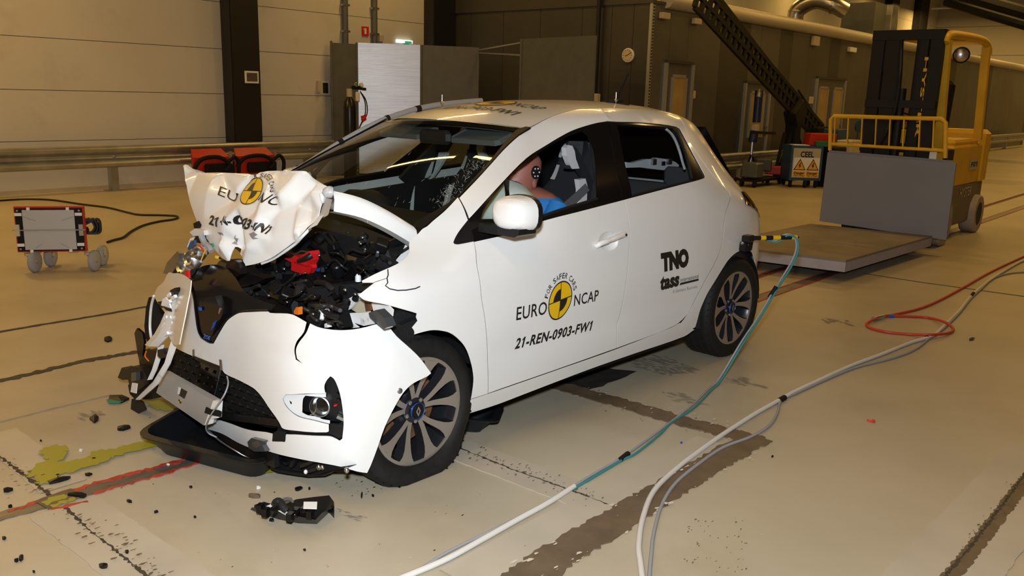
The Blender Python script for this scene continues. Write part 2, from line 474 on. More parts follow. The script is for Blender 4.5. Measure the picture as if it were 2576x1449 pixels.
def arc_text(body, A, r0, r1, a0, a1, bold=0.0):
    # letters spread along an arc of the unit-disc map A, from angle a0 to a1 (degrees)
    out = []; n = len(body); cw = {'I': .5, ' ': .6}
    ws = [cw.get(c, 1.0) for c in body]; tot = sum(ws); acc = 0
    for c, w in zip(body, ws):
        am = a0+(a1-a0)*(acc+w/2)/tot; acc += w
        if c == ' ': continue
        vs, fs = text_mesh(c, bold); half = math.radians(abs(a1-a0))*w/tot*(r0+r1)/2*.40
        t = math.radians(am); er = V((math.cos(t), math.sin(t))); et = V((math.sin(t), -math.cos(t)))
        pp = [er*(r0+(r1-r0)*y)+et*((x-.5)*2*half) for x, y in vs]
        out.append(([A(p.x, p.y) for p in pp], fs))
    return out
# ================================================================ the hall
def struct(o): o['kind'] = 'structure'; return o
# floor slab
fb = B(True); fb.add([(-46, -12, 0), (12, -12, 0), (12, 9, 0), (-46, 9, 0), (-46, -12, -.2), (12, -12, -.2), (12, 9, -.2), (-46, 9, -.2)], [(0, 1, 2, 3), (7, 6, 5, 4), (0, 4, 5, 1), (1, 5, 6, 2), (2, 6, 7, 3), (3, 7, 4, 0)])
floor = struct(fb.obj('floor', 'floor'))
ZC_ = [0.0]
def strip(name, m, pts, w, h=.0015, rag=0.0, parent=floor, step=.03, z0=0.0, seed=1):
    # a thin ragged-edged strip of covering or wear along ground points (world)
    rnd = random.Random(seed); P = []; ZC_[0] += .00013; h += ZC_[0]
    for a, b in zip(pts[:-1], pts[1:]):
        a, b = V(a), V(b); n = max(1, int((b-a).length/step))
        P += [a.lerp(b, i/n) for i in range(n)]
    P.append(V(pts[-1])); n = len(P); L = []; R = []
    ws = w if isinstance(w, (list, tuple)) else [w, w]
    for i, p in enumerate(P):
        d = (P[min(i+1, n-1)]-P[max(i-1, 0)]); d.z = 0; d.normalize(); q = V((-d.y, d.x, 0)); t = i/max(1, n-1); ww = ws[0]+(ws[1]-ws[0])*t
        L.append(p+q*(ww/2+rag*rnd.uniform(-1, .6))); R.append(p-q*(ww/2+rag*rnd.uniform(-1, .6)))
    b = B(); zt = V((0, 0, z0+h))
    rows = [[V((p.x, p.y, z0)), V((p.x, p.y, 0))+zt, V((r.x, r.y, 0))+zt, V((r.x, r.y, z0))] for p, r in zip(L, R)]
    b.loft(rows); return b.obj(name, m, parent)
def patch(name, m, pxs, h=.0015, rag=.0, parent=floor, seed=1, sub=4, z0=0.0, corner=60):
    ZC_[0] += .00013; h += ZC_[0]; rnd = random.Random(seed); poly = [G(*q) for q in pxs]; poly = smooth2([(p.x, p.y) for p in poly], sub=sub, corner=corner)
    poly = [V((p.x+rag*rnd.uniform(-1, 1), p.y+rag*rnd.uniform(-1, 1), z0)) for p in poly]
    tri = delaunay_2d_cdt([V((p.x, p.y)) for p in poly], [(i, (i+1) % len(poly)) for i in range(len(poly))], [], 1, 1e-6)
    vs = [V((p[0], p[1], z0+h)) for p in tri[0]]; fs = [tuple(t) for t in tri[2]]
    return mesh_obj(name, vs, [f if (vs[f[1]]-vs[f[0]]).cross(vs[f[2]]-vs[f[0]]).z > 0 else tuple(reversed(f)) for f in fs], m, parent)
# left tow rail with red painted edges, running under the car
rail = [G(-60, 1316), G(120, 1268), G(300, 1213), G(520, 1150)]
strip('tow_rail', 'rail_steel', rail, [.075, .075], .003, .004, step=.02)
strip('rail_edge', 'rail_red', [G(20, 1289), G(120, 1257), G(240, 1218), G(380, 1181), G(505, 1147)], [.022, .03], .0025, .012, seed=3, z0=.002, step=.015)
strip('rail_edge', 'rail_red', [G(128, 1284), G(180, 1273), G(220, 1262)], [.025, .02], .0025, .01, seed=4, z0=.002, step=.015)
strip('rail_edge', 'rail_red', [G(235, 1243), G(330, 1217), G(430, 1188), G(545, 1152)], [.014, .02], .0025, .011, seed=5, z0=.002, step=.015)
strip('rail_clip', 'trench_brown', [G(103, 1273), G(195, 1240)], .10, .003, .006, z0=.002)
strip('rail_clip', 'coolant', [G(108, 1270), G(165, 1249)], .045, .001, .012, z0=.005, seed=8, step=.012)
strip('rail_clip', 'coolant', [G(128, 1277), G(190, 1257)], .03, .001, .012, z0=.005, seed=9, step=.012)
# rails behind the car
A0, A1 = G(1890, 701), G(2610, 478)
strip('tow_rail', 'joint_dark', [A0, A1], .05, .003, .003, step=.15)
for s in (-1, 1): strip('rail_edge', 'rail_red', [A0+V((0, .035*s, 0)), A1+V((0, .035*s, 0))], .018, .0035, .003, step=.1, seed=12+s)
B0, B1 = G(1890, 757), G(2610, 509)
strip('tow_rail', 'rail_steel', [B0, B1], .085, .003, .003, step=.15)
for s in (-1, 1): strip('rail_edge', 'rail_red', [B0+V((0, .052*s, 0)), B1+V((0, .052*s, 0))], .014, .0035, .003, step=.1, seed=22+s)
# floor joints
strip('floor_joint', 'joint_pale', [G(-10, 1090), G(160, 1225)], .17, .001, .004, seed=30)
strip('floor_joint', 'joint_dark', [G(-10, 1142), G(130, 1250)], .014, .0015, .008, z0=.001, seed=31, step=.015)
strip('floor_joint', 'joint_pale', [G(160, 1275), G(470, 1500)], .24, .001, .004, seed=32)
strip('floor_joint', 'joint_dark', [G(160, 1275), G(225, 1335), G(300, 1395), G(400, 1475)], [.012, .010], .0015, .007, z0=.001, seed=33, step=.012)
strip('floor_joint', 'joint_pale', [G(1120, 1118), G(1540, 1275)], .20, .001, .003, seed=34)
strip('floor_joint', 'joint_dark', [G(1135, 1121), G(1300, 1187), G(1470, 1248), G(1530, 1272)], .008, .0015, .006, z0=.001, seed=35, step=.012)
strip('floor_joint', 'joint_dark', [G(2170, 688), G(2320, 711), G(2590, 748)], .012, .0015, .003, seed=36)
strip('floor_joint', 'joint_dark', [G(-20, 839), G(120, 815), G(250, 794), G(370, 772)], .030, .002, .006, seed=37)
strip('floor_joint', 'joint_dark', [G(-20, 964), G(100, 936), G(200, 912), G(380, 880)], .055, .0015, .016, seed=38, step=.02)
strip('floor_joint', 'skid', [G(-20, 1068), G(130, 1030), G(280, 995)], .012, .0008, .005, seed=39)
strip('floor_joint', 'joint_pale', [G(2330, 1500), G(2640, 1130)], .30, .001, .004, seed=40)
strip('floor_joint', 'trench_brown', [G(2370, 1480), G(2470, 1355), G(2600, 1185)], .055, .0015, .006, z0=.001, seed=41, step=.015)
strip('floor_joint', 'joint_dark', [G(2356, 1480), G(2456, 1360), G(2590, 1180)], .012, .0015, .006, z0=.0018, seed=42, step=.012)
# dark lines of worn marking: T under the sill, L to the right
patch('floor_marking', 'dark_patch', [(1395, 968), (1500, 925), (1600, 936), (1545, 960), (1475, 985), (1440, 985)], .0015, .010, seed=50)
strip('floor_marking', 'trench_brown', [G(1400, 970), G(1560, 1015), G(1720, 1062), G(1915, 1112)], .125, .0015, .013, seed=51, step=.02)
strip('floor_marking', 'trench_brown', [G(1905, 1100), G(1740, 1195), G(1560, 1305), G(1400, 1400), G(1290, 1480)], [.14, .15], .0015, .012, seed=52, step=.02)
strip('floor_marking', 'joint_pale', [G(1790, 1110), G(1600, 1215), G(1400, 1320), G(1150, 1460)], [.15, .17], .001, .004, seed=53)
rnd = random.Random(5)
cb = B()
def chip(b, u, v, s):
    p = G(u, v); n = rnd.randint(5, 8); a0 = rnd.random()*6; st = rnd.uniform(.2, .6); s *= 1.25
    vs = [(p.x+s*math.cos(a0+6.283*i/n)*rnd.uniform(.3, 1.2), p.y+s*st*math.sin(a0+6.283*i/n)*rnd.uniform(.3, 1.2), .0085+(ZC_.__setitem__(0, ZC_[0]+1e-6) or ZC_[0])*.3) for i in range(n)]
    b.add(vs, [tuple(range(n))])
for i in range(46):
    t = rnd.random(); e = rnd.choice((-1, 1))*rnd.uniform(.6, 1.1); u = 1905-590*t+38*e; v = 1108+345*t+22*e; chip(cb, u, v, rnd.uniform(.005, .018))
for i in range(30):
    t = rnd.random(); u = 1480+430*t+rnd.gauss(0, 8); v = 985+112*t+rnd.gauss(0, 9); chip(cb, u, v, rnd.uniform(.005, .014))
tag(cb.obj('paint_chips', 'chip_white', floor), kind='stuff')
cb = B()
for i in range(90):
    t = rnd.random(); u = 1180+340*t+rnd.gauss(0, 10); v = 1140+125*t+rnd.gauss(0, 10); chip(cb, u, v, rnd.uniform(.003, .009))
for i in range(80):
    t = rnd.random(); u = 170+260*t+rnd.gauss(0, 22); v = 1290+185*t+rnd.gauss(0, 16); chip(cb, u, v, rnd.uniform(.002, .012))
for i in range(50):
    t = rnd.random(); u = -5+130*t+rnd.gauss(0, 18); v = 1150+100*t+rnd.gauss(0, 14); chip(cb, u, v, rnd.uniform(.002, .011))
for i in range(50):
    t = rnd.random(); u = 1500+300*t+rnd.gauss(0, 8); v = 1010+80*t+rnd.gauss(0, 12); chip(cb, u, v, rnd.uniform(.003, .010))
for i in range(40):
    t = rnd.random(); u = 2420+150*t+rnd.gauss(0, 12); v = 1400-190*t+rnd.gauss(0, 10); chip(cb, u, v, rnd.uniform(.003, .009))
for i in range(60):
    chip(cb, rnd.uniform(1720, 1880), rnd.uniform(1310, 1445), rnd.uniform(.002, .006))
tag(cb.obj('worn_specks', 'trench_brown', floor), kind='stuff')
def scuff(q, m, sd):
    r2 = random.Random(sd); b = B(); u0, u1 = min(p[0] for p in q), max(p[0] for p in q); v0, v1 = min(p[1] for p in q), max(p[1] for p in q)
    for i in range(int((u1-u0)*(v1-v0)/55)):
        u, v = r2.uniform(u0, u1), r2.uniform(v0, v1)
        if not inside((u, v), q): continue
        L = r2.uniform(4, 17); w = r2.uniform(.5, 1.6); z = .004+i*4e-6; sl = .22
        b.add([G(u-L, v-L*sl-w*.2, z), G(u, v+w, z), G(u+L, v+L*sl, z), G(u, v-w, z)], [(0, 1, 2, 3)])
    return tag(b.obj('scuff_marks', m, floor), kind='stuff')
for k, q in enumerate([[(1565, 900), (1660, 890), (1760, 930), (1700, 950), (1600, 925)], [(1660, 985), (1720, 990), (1790, 1018), (1700, 1010)], [(1810, 945), (1880, 950), (1930, 975), (1850, 968)], [(2065, 800), (2130, 805), (2140, 818), (2080, 812)], [(850, 1275), (920, 1300), (900, 1310), (858, 1290)], [(190, 1045), (270, 1025), (265, 1040), (205, 1060)], [(1490, 1275), (1545, 1262), (1580, 1275), (1530, 1292)]]):
    scuff(q, 'skid' if k < 6 else 'trench_brown', 60+k)
# left wall: stacked concrete panels with recessed joints
wy = -9.75
wl = thing('wall_left', None, None, H(-3, wy, 0)); wl['kind'] = 'structure'
zs = [0.0, .72, 1.413, 2.112, 2.83, 3.55, 4.3, 5.2, 6.2, 7.6]
xs = [2.5, -3.45, -7.9, -12.0]; xs = [8, 2.5, -3.38, -8.0, -13.0, -19.0, -25.0, -31.0, -36.0, -41.0]
for i in range(len(xs)-1):
    for j in range(len(zs)-1):
        b = B(True); b.span((xs[i]-.004, wy, zs[j]+.004), (xs[i+1]+.004, wy-.14, zs[j+1]-.004)); b.obj('panel', 'wall_beige', wl)
b = B(True); b.span((8, wy-.02, 0), (-41, wy-.2, 7.6)); b.obj('backing', 'booth_dark', wl)
b = B(True); b.span((8, wy+.012, 0), (-8, wy, .06)); struct(b.obj('baseboard_left', 'joint_pale'))
# steel columns
def column(x0, x1, d, name='trim_1'):
    t = thing(name, None, None, H((x0+x1)/2, wy+d/2, 0)); t['kind'] = 'structure'; f = .02
    b = B(True); b.span((x0, wy+d, 0), (x1, wy+d-f, 7.6)).span((x0, wy, 0), (x1, wy+f, 7.6)); b.obj('flange', 'column_black', t)
    b = B(True); xm = (x0+x1)/2; b.span((xm-.012, wy+f, 0), (xm+.012, wy+d-f, 7.6)); b.obj('web', 'column_black', t)
    for s in (x0, x1):
        b = B(True); b.span((s-.01, wy+.02, 0), (s+.01, wy+d-.02, 7.6)); b.obj('cover_plate', 'column_black', t)
cx2 = lambda u: hon(u, 100, 1, wy+.3).x
column(cx2(583), cx2(651.5), .30, 'trim_1'); column(cx2(1093), cx2(1145), .30, 'trim_2'); column(-33.4, -34.3, .30, 'trim_3'); column(-37.2, -38.4, .30, 'trim_4')
# card on the column
t = thing('wall_card', 'small framed brown card fixed to the black steel column', 'sign', H(-3.32, wy+.31, 1.6))
p0 = hon(616, 178, 1, wy+.32); p1 = hon(651, 210, 1, wy+.32)
b = B(True); b.span((p0.x, wy+.305, p0.z), (p1.x, wy+.325, p1.z)); b.obj('frame', 'sticker_white', t)
dx = (p1.x-p0.x)*.11; dz = (p1.z-p0.z)*.15
b = B(True); b.span((p0.x+dx, wy+.325, p0.z+dz), (p1.x-dx, wy+.329, p1.z-dz)); b.obj('picture', 'photo_brown', t)
# wall pipes
for k, (u, lab) in enumerate([(868, 'grey vertical wall pipe left of the red hose sign'), (942, 'grey vertical wall pipe right of the red hose sign')]):
    p = hon(u, 50, 1, wy+.05); x = p.x
    t = thing('wall_pipe', lab, 'pipe', H(x, wy+.05, 1.2), 'vertical pipes on the left wall')
    b = B(True); b.tube([(x, wy+.05, .3), (x, wy+.05, 7)], .055, 10); b.obj('tube', 'screen_grey', t, 40)
    for zz in (2.55, 3.0):
        b = B(True); b.box((x, wy+.05, zz), (.15, .10, .035)); b.obj('clamp', 'dull_silver', t)
# signs and boxes on the wall
def wallbox(name, lab, cat, u0, v0, u1, v1, m, d=.02, y=wy, parent=None):
    a = hon(u0, v0, 1, y+d); c = hon(u1, v1, 1, y+d); b = B(True); b.span((a.x, y, a.z), (c.x, y+d, c.z)); o = b.obj(name, m, parent)
    if lab: tag(o, lab, cat)
    return o
t = thing('hose_sign', 'red square fire sign with a white pictogram between the wall pipes', 'sign', H(-5.9, wy, 2.5))
wallbox('plate', None, None, 911, 66, 928, 91, 'sign_red', parent=t)
wallbox('pictogram', None, None, 917, 71, 922, 86, 'sticker_white', .024, parent=t); wallbox('pictogram', None, None, 915, 71, 919, 75, 'sticker_white', .024, parent=t)
t = thing('exit_sign', 'lit green and white exit sign above the steel screens', 'sign', H(-6.8, wy, 2.4))
wallbox('housing', None, None, 1001, 99, 1038, 110, 'sign_lit', .06, parent=t); wallbox('pictogram', None, None, 1019, 103, 1036, 110, 'sign_green', .065, parent=t)
t = thing('notice', 'small dark photo notice on white card beside the steel screens', 'sign', H(-4.95, wy, 1.45))
wallbox('card', None, None, 808, 204, 829, 237, 'sticker_white', .015, parent=t); wallbox('picture', None, None, 812, 208, 826, 235, 'photo_dark', .018, parent=t)
wallbox('switch_box', 'narrow yellow-brown box on the wall next to the photo notice', 'box', 801, 203, 811, 232, 'beige_box', .06)
wallbox('socket_box', 'small pale junction box on the wall above the steel screens', 'box', 955, 88, 966, 105, 'beige_box', .06)
t = thing('alarm_box', 'beige alarm box with grey handle on the wall beside the far black column', 'box', H(-7.3, wy, 2.7))
wallbox('case', None, None, 1075, 32, 1091, 55, 'beige_box', .07, parent=t); wallbox('handle', None, None, 1083, 36, 1089, 50, 'dull_silver', .09, parent=t)
# --------------------------------------------------------------- guard rail on the left
def guard(name, lab, x0, x1, y, zc, posts, cat='guard rail', seg=4.0):
    t = thing(name, lab, cat, H((x0+x1)/2, y-.1, 0))
    pr = [(-.155, .02), (-.150, .055), (-.125, .085), (-.085, .085), (-.055, .055), (-.035, .012), (0, .0), (.035, .012), (.055, .055), (.085, .085), (.125, .085), (.150, .055), (.155, .02)]
    n = max(1, round(abs(x1-x0)/seg)); dx = (x1-x0)/n
    for i in range(n):
        xa, xb = x0+i*dx, x0+(i+1)*dx+.12*(1 if dx > 0 else -1); o = .003*(i % 2)
        b = B(True); b.loft([[(xa, y+q+o, zc+z) for z, q in pr], [(xb, y+q+o, zc+z) for z, q in pr]]); b.loft([[(xb, y+q+o-.004, zc+z) for z, q in pr], [(xa, y+q+o-.004, zc+z) for z, q in pr]])
        b.obj('rail_beam', 'galvanised', t, 60)
    for xp in posts:
        b = B(True); b.span((xp-.05, y-.012, 0), (xp+.05, y-.02, zc+.12)).span((xp-.05, y-.14, 0), (xp-.042, y-.02, zc+.12)).span((xp+.05, y-.14, 0), (xp+.042, y-.02, zc+.12)).span((xp-.11, y-.18, 0), (xp+.11, y+.03, .012))
        b.obj('post', 'galvanised', t)
        bb = B(True)
        for zz in (zc-.0,): bb.lathe([(.018, 0), (.018, .014), (.008, .02)], H(0, 0)*0+V((xp, y+.004, zz)), (0, 1, 0), 8)
        bb.obj('bolt', 'zinc', t)
    return t
gy = -9.45
pz = hon(200, 378, 1, gy+.08).z; pb = hon(200, 418, 1, gy+.08).z
guard('guard_rail', 'galvanised double-wave guard rail along the beige left wall', 7.0, -4.75, gy, (pz+pb)/2+.005, [3.0, hon(288, 460, 1, gy-.05).x, -4.4])
guard('guard_rail', 'galvanised guard rail along the foot of the steel cabin, right side', -8.2, -36, -4.45, .42, [-9.6, -11.6, -13.6, -15.6, -18, -20.5, -23, -25.5, -28, -30.5, -33])
# --------------------------------------------------------------- steel cabin (booth) with doors
bx, by, bh = -7.98, -4.93, 3.06
wb = thing('wall_back', None, None, H(bx, by, 0)); wb['kind'] = 'structure'
# short face: vertical sheets, a wide flashing strip on top
ys = [by, -5.28, -5.72, -6.35, -7.3, -8.2, -9.05, -9.74]
for i in range(len(ys)-1):
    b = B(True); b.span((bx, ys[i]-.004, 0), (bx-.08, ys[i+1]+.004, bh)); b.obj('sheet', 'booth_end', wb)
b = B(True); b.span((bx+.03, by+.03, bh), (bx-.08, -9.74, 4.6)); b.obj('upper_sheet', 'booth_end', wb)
# long face sheets
x = bx; k = 0; rn = random.Random(3)
while x > -38:
    w = rn.choice([.5, .62, .62, .9, 1.2]); b = B(True); b.span((x-.004, by, 0), (x-w+.004, by-.08, bh)); b.obj('sheet', 'booth_dark' if rn.random() < .25 else 'booth_steel', wb); x -= w
b = B(True); b.span((bx-.08, by-.03, 0), (-38, by-.2, bh-.02)).span((bx-.03, by-.03, 0), (bx-.2, -9.74, bh-.02)); b.obj('core', 'booth_dark', wb)
b = B(True); b.span((bx+.01, by+.02, bh), (-38, -9.7, bh+.05)); b.obj('roof_deck', 'booth_dark', wb)
b = B(True); b.span((bx+.02, by+.02, 0), (bx-.06, by-.03, bh)); b.obj('corner_post', 'booth_trim', wb)
b = B(True)
for i in range(60): b.box((bx-.03, by+.022, .1+i*.05), (.03, .01, .022))
tag(b.obj('corner_slots', 'fork_dark', wb), kind='stuff')
b = B(True); b.tube([(bx-.4, by+.02, bh+.08), (-38, by+.02, bh+.08)], .13, 10); b.obj('insulated_pipe', 'insulation', wb, 50)
def booth_door(name, x0, x1, ztop, wins, wz0, wz1):
    t = thing(name, None, None, H((x0+x1)/2, by, 0)); t['kind'] = 'structure'
    for xx in (x0, x1): b = B(True); b.span((xx-.035, by+.05, 0), (xx+.035, by, ztop)); b.obj('jamb', 'booth_trim', t)
    b = B(True); b.span((x0, by+.05, ztop), (x1, by, ztop+.05)); b.obj('lintel', 'booth_dark', t)
    b = B(True); b.span((x0, by+.02, .02), (x1, by, ztop)); b.obj('leaf', 'booth_steel', t)
    for a, c in wins:
        b = B(True); b.span((a, by+.034, wz0), (c, by+.02, wz1)); b.obj('window_pane', 'window_lit', t)
        b = B(True); b.span((a-.0, by+.045, wz0), (a+.05, by+.02, wz1)).span((c-.07, by+.045, wz0), (c, by+.02, wz1)).span((a, by+.045, wz1), (c, by+.02, wz1+.05)); b.obj('window_frame', 'booth_trim', t)
    xm = x1+.1; b = B(True); b.box((xm, by+.07, 1.02), (.12, .03, .03)).box((xm-.05, by+.04, 1.02), (.03, .06, .03)); b.obj('handle', 'dull_silver', t)
dz = hon(1700, 160, 1, by).z
booth_door('door_1', hon(1671, 200, 1, by).x, hon(1738, 200, 1, by).x, dz, [(hon(1688, 230, 1, by).x, hon(1718, 230, 1, by).x)], .6, hon(1700, 195, 1, by).z)
dz = hon(2085, 200, 1, by).z
a = lambda u: hon(u, 270, 1, by).x
booth_door('door_2', a(2046), a(2117), dz, [(a(2055), a(2074)), (a(2092), a(2110))], .6, hon(2070, 223, 1, by).z)
booth_door('door_3', a(1868), a(1930), hon(1890, 210, 1, by).z, [(a(1885), a(1915))], .8, hon(1890, 235, 1, by).z)
booth_door('door_4', -24.2, -26.0, 2.1, [(-24.5, -24.9), (-25.3, -25.7)], 1.0, 1.8)
# small fittings on the cabin
def cabfit(name, lab, cat, u0, v0, u1, v1, m, d=.08):
    p = hon(u0, v0, 1, by+d); q = hon(u1, v1, 1, by+d); b = B(True); b.span((p.x, by, p.z), (q.x, by+d, q.z), bev=.01); return tag(b.obj(name, m), lab, cat)
cabfit('detector_box', 'pale detector box high on the cabin beside its corner post', 'box', 1668, 30, 1687, 49, 'beige_box')
cabfit('switch_plate', 'small pale switch right of the first cabin door', 'switch', 1741, 228, 1750, 248, 'beige_box', .04)
cabfit('detector_box', 'pale box high on the cabin behind the lattice boom', 'box', 1750, 45, 1766, 62, 'beige_box')
cabfit('detector_box', 'pale box on the cabin left of the double door', 'box', 2050, 90, 2062, 116, 'beige_box')
cabfit('detector_box', 'white box on the cabin above the double door', 'box', 2140, 118, 2155, 132, 'sticker_white')
cabfit('switch_plate', 'small orange-beige switch left of the double door', 'switch', 2039, 243, 2046, 261, 'beige_box', .04)
# clock on the short face
pc = hon(1580, 139, 0, bx+.02); t = thing('wall_clock', 'round beige wall clock on the end face of the steel cabin', 'clock', H(bx, pc.y, pc.z))
b = B(True); b.lathe([(.115, 0), (.118, .03), (.108, .04)], (bx, pc.y, pc.z), (1, 0, 0), 32); b.obj('rim', 'sticker_white', t, 40)
b = B(True); b.lathe([(.102, .0), (.102, .042)], (bx, pc.y, pc.z), (1, 0, 0), 32); b.obj('dial', 'clock_face', t, 40)
b = B(True); b.bar((bx+.046, pc.y, pc.z), (bx+.046, pc.y+.07, pc.z+.045), .008, .005).bar((bx+.046, pc.y, pc.z), (bx+.046, pc.y-.045, pc.z-.01), .01, .005); b.obj('hand', 'fork_dark', t)
b = B(True)
for i in range(12): an = i*math.pi/6; b.box((bx+.044, pc.y+.085*math.sin(an), pc.z+.085*math.cos(an)), (.004, .008, .012))
b.obj('hour_mark', 'fork_dark', t)
# pipe with box on the short face
pc = hon(1503, 120, 0, bx+.08); pt = hon(1496, 240, 0, bx+.08)
t = thing('cable_duct', 'dark vertical cable duct with a pale box on the cabin end face', 'pipe', H(bx+.05, pc.y, 1.5))
b = B(True); b.tube([(bx+.085, pc.y, 4.5), (bx+.085, pc.y, pt.z)], .04, 8); b.obj('tube', 'column_black', t, 40)
b = B(True); b.box((bx+.085, pc.y, pt.z-.05), (.1, .17, .16), bev=.01); b.obj('box', 'beige_box', t)
# --------------------------------------------------------------- folding steel screens in front of the cabin
def zp(u, v, z): p = hon(u, v, 2, z); return p
ztop = 2.42
q = [hon(833, 107, 1, -9.60), hon(897, 107, 1, -9.50), zp(1060, 110, ztop), zp(1204, 105, ztop+.03)]
ztop = q[1].z
_v = V((unH(CAM).x, unH(CAM).y, 0))-V((q[1].x, q[1].y, 0)); _d = V((-_v.y, _v.x, 0)).normalized()
if _d.x > 0: _d = -_d
_o, _r2 = ray(1060, 110); _o, _r2 = unH(_o), unH(_r2); _k = (_r2.x*(q[1].y-_o.y)-_r2.y*(q[1].x-_o.x))/(_d.x*_r2.y-_d.y*_r2.x); q[2] = V((q[1].x, q[1].y, ztop))+_d*_k
_o, _r2 = ray(1204, 105); _o, _r2 = unH(_o), unH(_r2); q[3] = _o+_r2*((q[2].x-.9-_o.x)/_r2.x); q[3].z = ztop
t = thing('steel_screen', 'folding screen of grey steel sheets standing by the left wall', 'screen', HM @ V((q[1].x, q[1].y, 0)))
for i, m in ((0, 'screen_grey'), (1, 'brushed_steel'), (2, 'screen_grey')):
    a_, c_ = q[i], q[i+1]; d = (c_-a_); d.z = 0; d.normalize(); nn = V((-d.y, d.x, 0))*.03
    b = B(True); b.prism([(a_.x, a_.y, .03), (c_.x, c_.y, .03), (c_.x, c_.y, a_.z), (a_.x, a_.y, a_.z)], nn); b.obj('leaf', m, t)
for i in range(4):
    b = B(True); b.tube([(q[i].x, q[i].y, 0), (q[i].x, q[i].y, ztop)], .022, 8); b.obj('hinge_post', 'screen_grey', t, 40)
r0, r1 = zp(1312, 98, ztop+.06), zp(1497, 117, ztop-.10)
r1 = V((r1.x, max(r1.y, -9.0), r1.z))
t = thing('steel_screen', 'single leaning grey steel sheet screen in front of the cabin end', 'screen', HM @ V((r0.x, r0.y, 0)))
d = (r1-r0); d.z = 0; d.normalize(); nn = V((-d.y, d.x, 0))*.03
b = B(True); b.prism([(r0.x, r0.y, 0), (r1.x, r1.y, 0), (r1.x, r1.y, r0.z), (r0.x, r0.y, r0.z)], nn); b.obj('leaf', 'screen_grey', t)
b = B(True); b.tube([(r0.x, r0.y, 0), (r0.x, r0.y, r0.z)], .022, 8); b.obj('hinge_post', 'screen_grey', t, 40)
b = B(True); b.tube([q[3]-V((0, 0, .05)), r0-V((0, 0, .06))], .016, 6); tag(b.obj('tie_rod', 'zinc'), 'thin upper tie rod joining the two steel screens', 'rod')
b = B(True); b.tube([q[3]-V((0, 0, .10)), r0-V((0, 0, .26))], .016, 6); tag(b.obj('tie_rod', 'zinc'), 'thin lower slanting tie rod between the two steel screens', 'rod')
# --------------------------------------------------------------- roof, end wall, services
b = B(True); b.span((-46, -12, 7.6), (12, 9, 7.8)); struct(b.obj('ceiling', 'ceiling_dark'))
t = thing('wall_end', None, None, H(-41, 0, 0)); t['kind'] = 'structure'
zz = [0, 1.3, 2.6, 3.9, 5.2, 6.5, 7.6]
for i in range(6): b = B(True); b.span((-41, -12, zz[i]+.01), (-41.2, 9, zz[i+1]-.01)); b.obj('panel', 'wall_beige', t)
def dd(u, v, x): return hon(u, v, 0, x)
for k, (xb, lab) in enumerate([(-15, 'dark roof truss nearest above the steel cabin'), (-22, 'dark roof truss above the lift truck'), (-30, 'dark roof truss farthest along the hall')]):
    t = thing('roof_truss', lab, 'truss', H(xb, -2, 6.0), 'roof trusses')
    for z in (6.0, 7.2): b = B(True); b.bar((xb, -11.5, z), (xb, 8.5, z), .22, .22); b.obj('chord', 'column_black', t)
    for i in range(13): b = B(True); y = -11+i*1.5; b.bar((xb, y, 6.0), (xb, y+.75, 7.2), .1, .1).bar((xb, y+.75, 7.2), (xb, y+1.5, 6.0), .1, .1); b.obj('brace', 'column_black', t)
t = thing('foil_duct', 'bent shiny foil air duct lying on the cabin roof', 'duct', H(-14, -5.6, 3.2))
pts = [dd(2003, 40, -16.6)-V((0, 0, .35)), dd(2005, 28, -16.6), dd(2050, 2, -16.6), dd(2095, 12, -16.7), dd(2125, 26, -16.9)]
b = B(True); b.tube(spline(pts, 5), .20, 14); b.obj('tube', 'duct_foil', t, 50)
for i in (1, 3): b = B(True); b.lathe([(.22, -.02), (.22, .02)], pts[i], (pts[i]-pts[i-1]), 14); b.obj('collar', 'duct_foil', t)
def roofbox(name, lab, cat, u0, v0, u1, v1, x, dp, m):
    p = dd(u0, v0, x); r = dd(u1, v1, x); b = B(True); b.span((x, p.y, p.z), (x-dp, r.y, bh+.05), bev=.02); return tag(b.obj(name, m), lab, cat)
roofbox('air_unit', 'dull grey air handling box on the cabin roof', 'unit', 2120, 8, 2200, 58, -18.3, .8, 'screen_grey')
roofbox('control_cabinet', 'upright grey control cabinet on the cabin roof above the mast', 'cabinet', 2203, 12, 2240, 70, -19.9, .5, 'galvanised')
t = thing('roof_duct', 'pale round ventilation duct under the far roof', 'duct', H(-30, -4, 5)); b = B(True); b.tube([dd(2505, 20, -30), dd(2590, 45, -28)], .28, 12); b.obj('tube', 'dull_silver', t, 50)
b = B(True); b.tube([dd(2380, 5, -22), dd(2600, 70, -21)], .12, 8); tag(b.obj('roof_pipe', 'column_black'), 'dark pipe slanting under the roof, upper right', 'pipe')
b = B(True); b.tube([dd(2420, -12, -24), dd(2600, 40, -24)], .2, 8); tag(b.obj('roof_pipe', 'column_black'), 'thick dark pipe along the roof edge, upper right corner', 'pipe')
# fluorescent lamps under the roof
LZ = 5.6
def lamp(x, y, n, L=1.9, rot=math.pi/2, k=1.0):
    t = thing('ceiling_lamp', 'ceiling tube lamp, %s' % n, 'lamp', H(x, y, LZ), 'ceiling lamps')
    R = Matrix.Rotation(rot, 3, 'Z')
    b = B(True); b.box((x, y, LZ+.09), (L, .16, .06), R); b.obj('housing', 'lamp_white', t)
    ld = bpy.data.lights.new('tube', 'AREA'); ld.shape = 'RECTANGLE'; ld.size = L; ld.size_y = .05; ld.energy = LAMPW*k; ld.color = LAMPCOL
    lo = bpy.data.objects.new('tube', ld); C.objects.link(lo); lo.location = H(x, y, LZ+.05); lo.rotation_euler = (0, 0, PSI+rot); lo.parent = t; lo.matrix_parent_inverse = Matrix.Translation(-t.location)
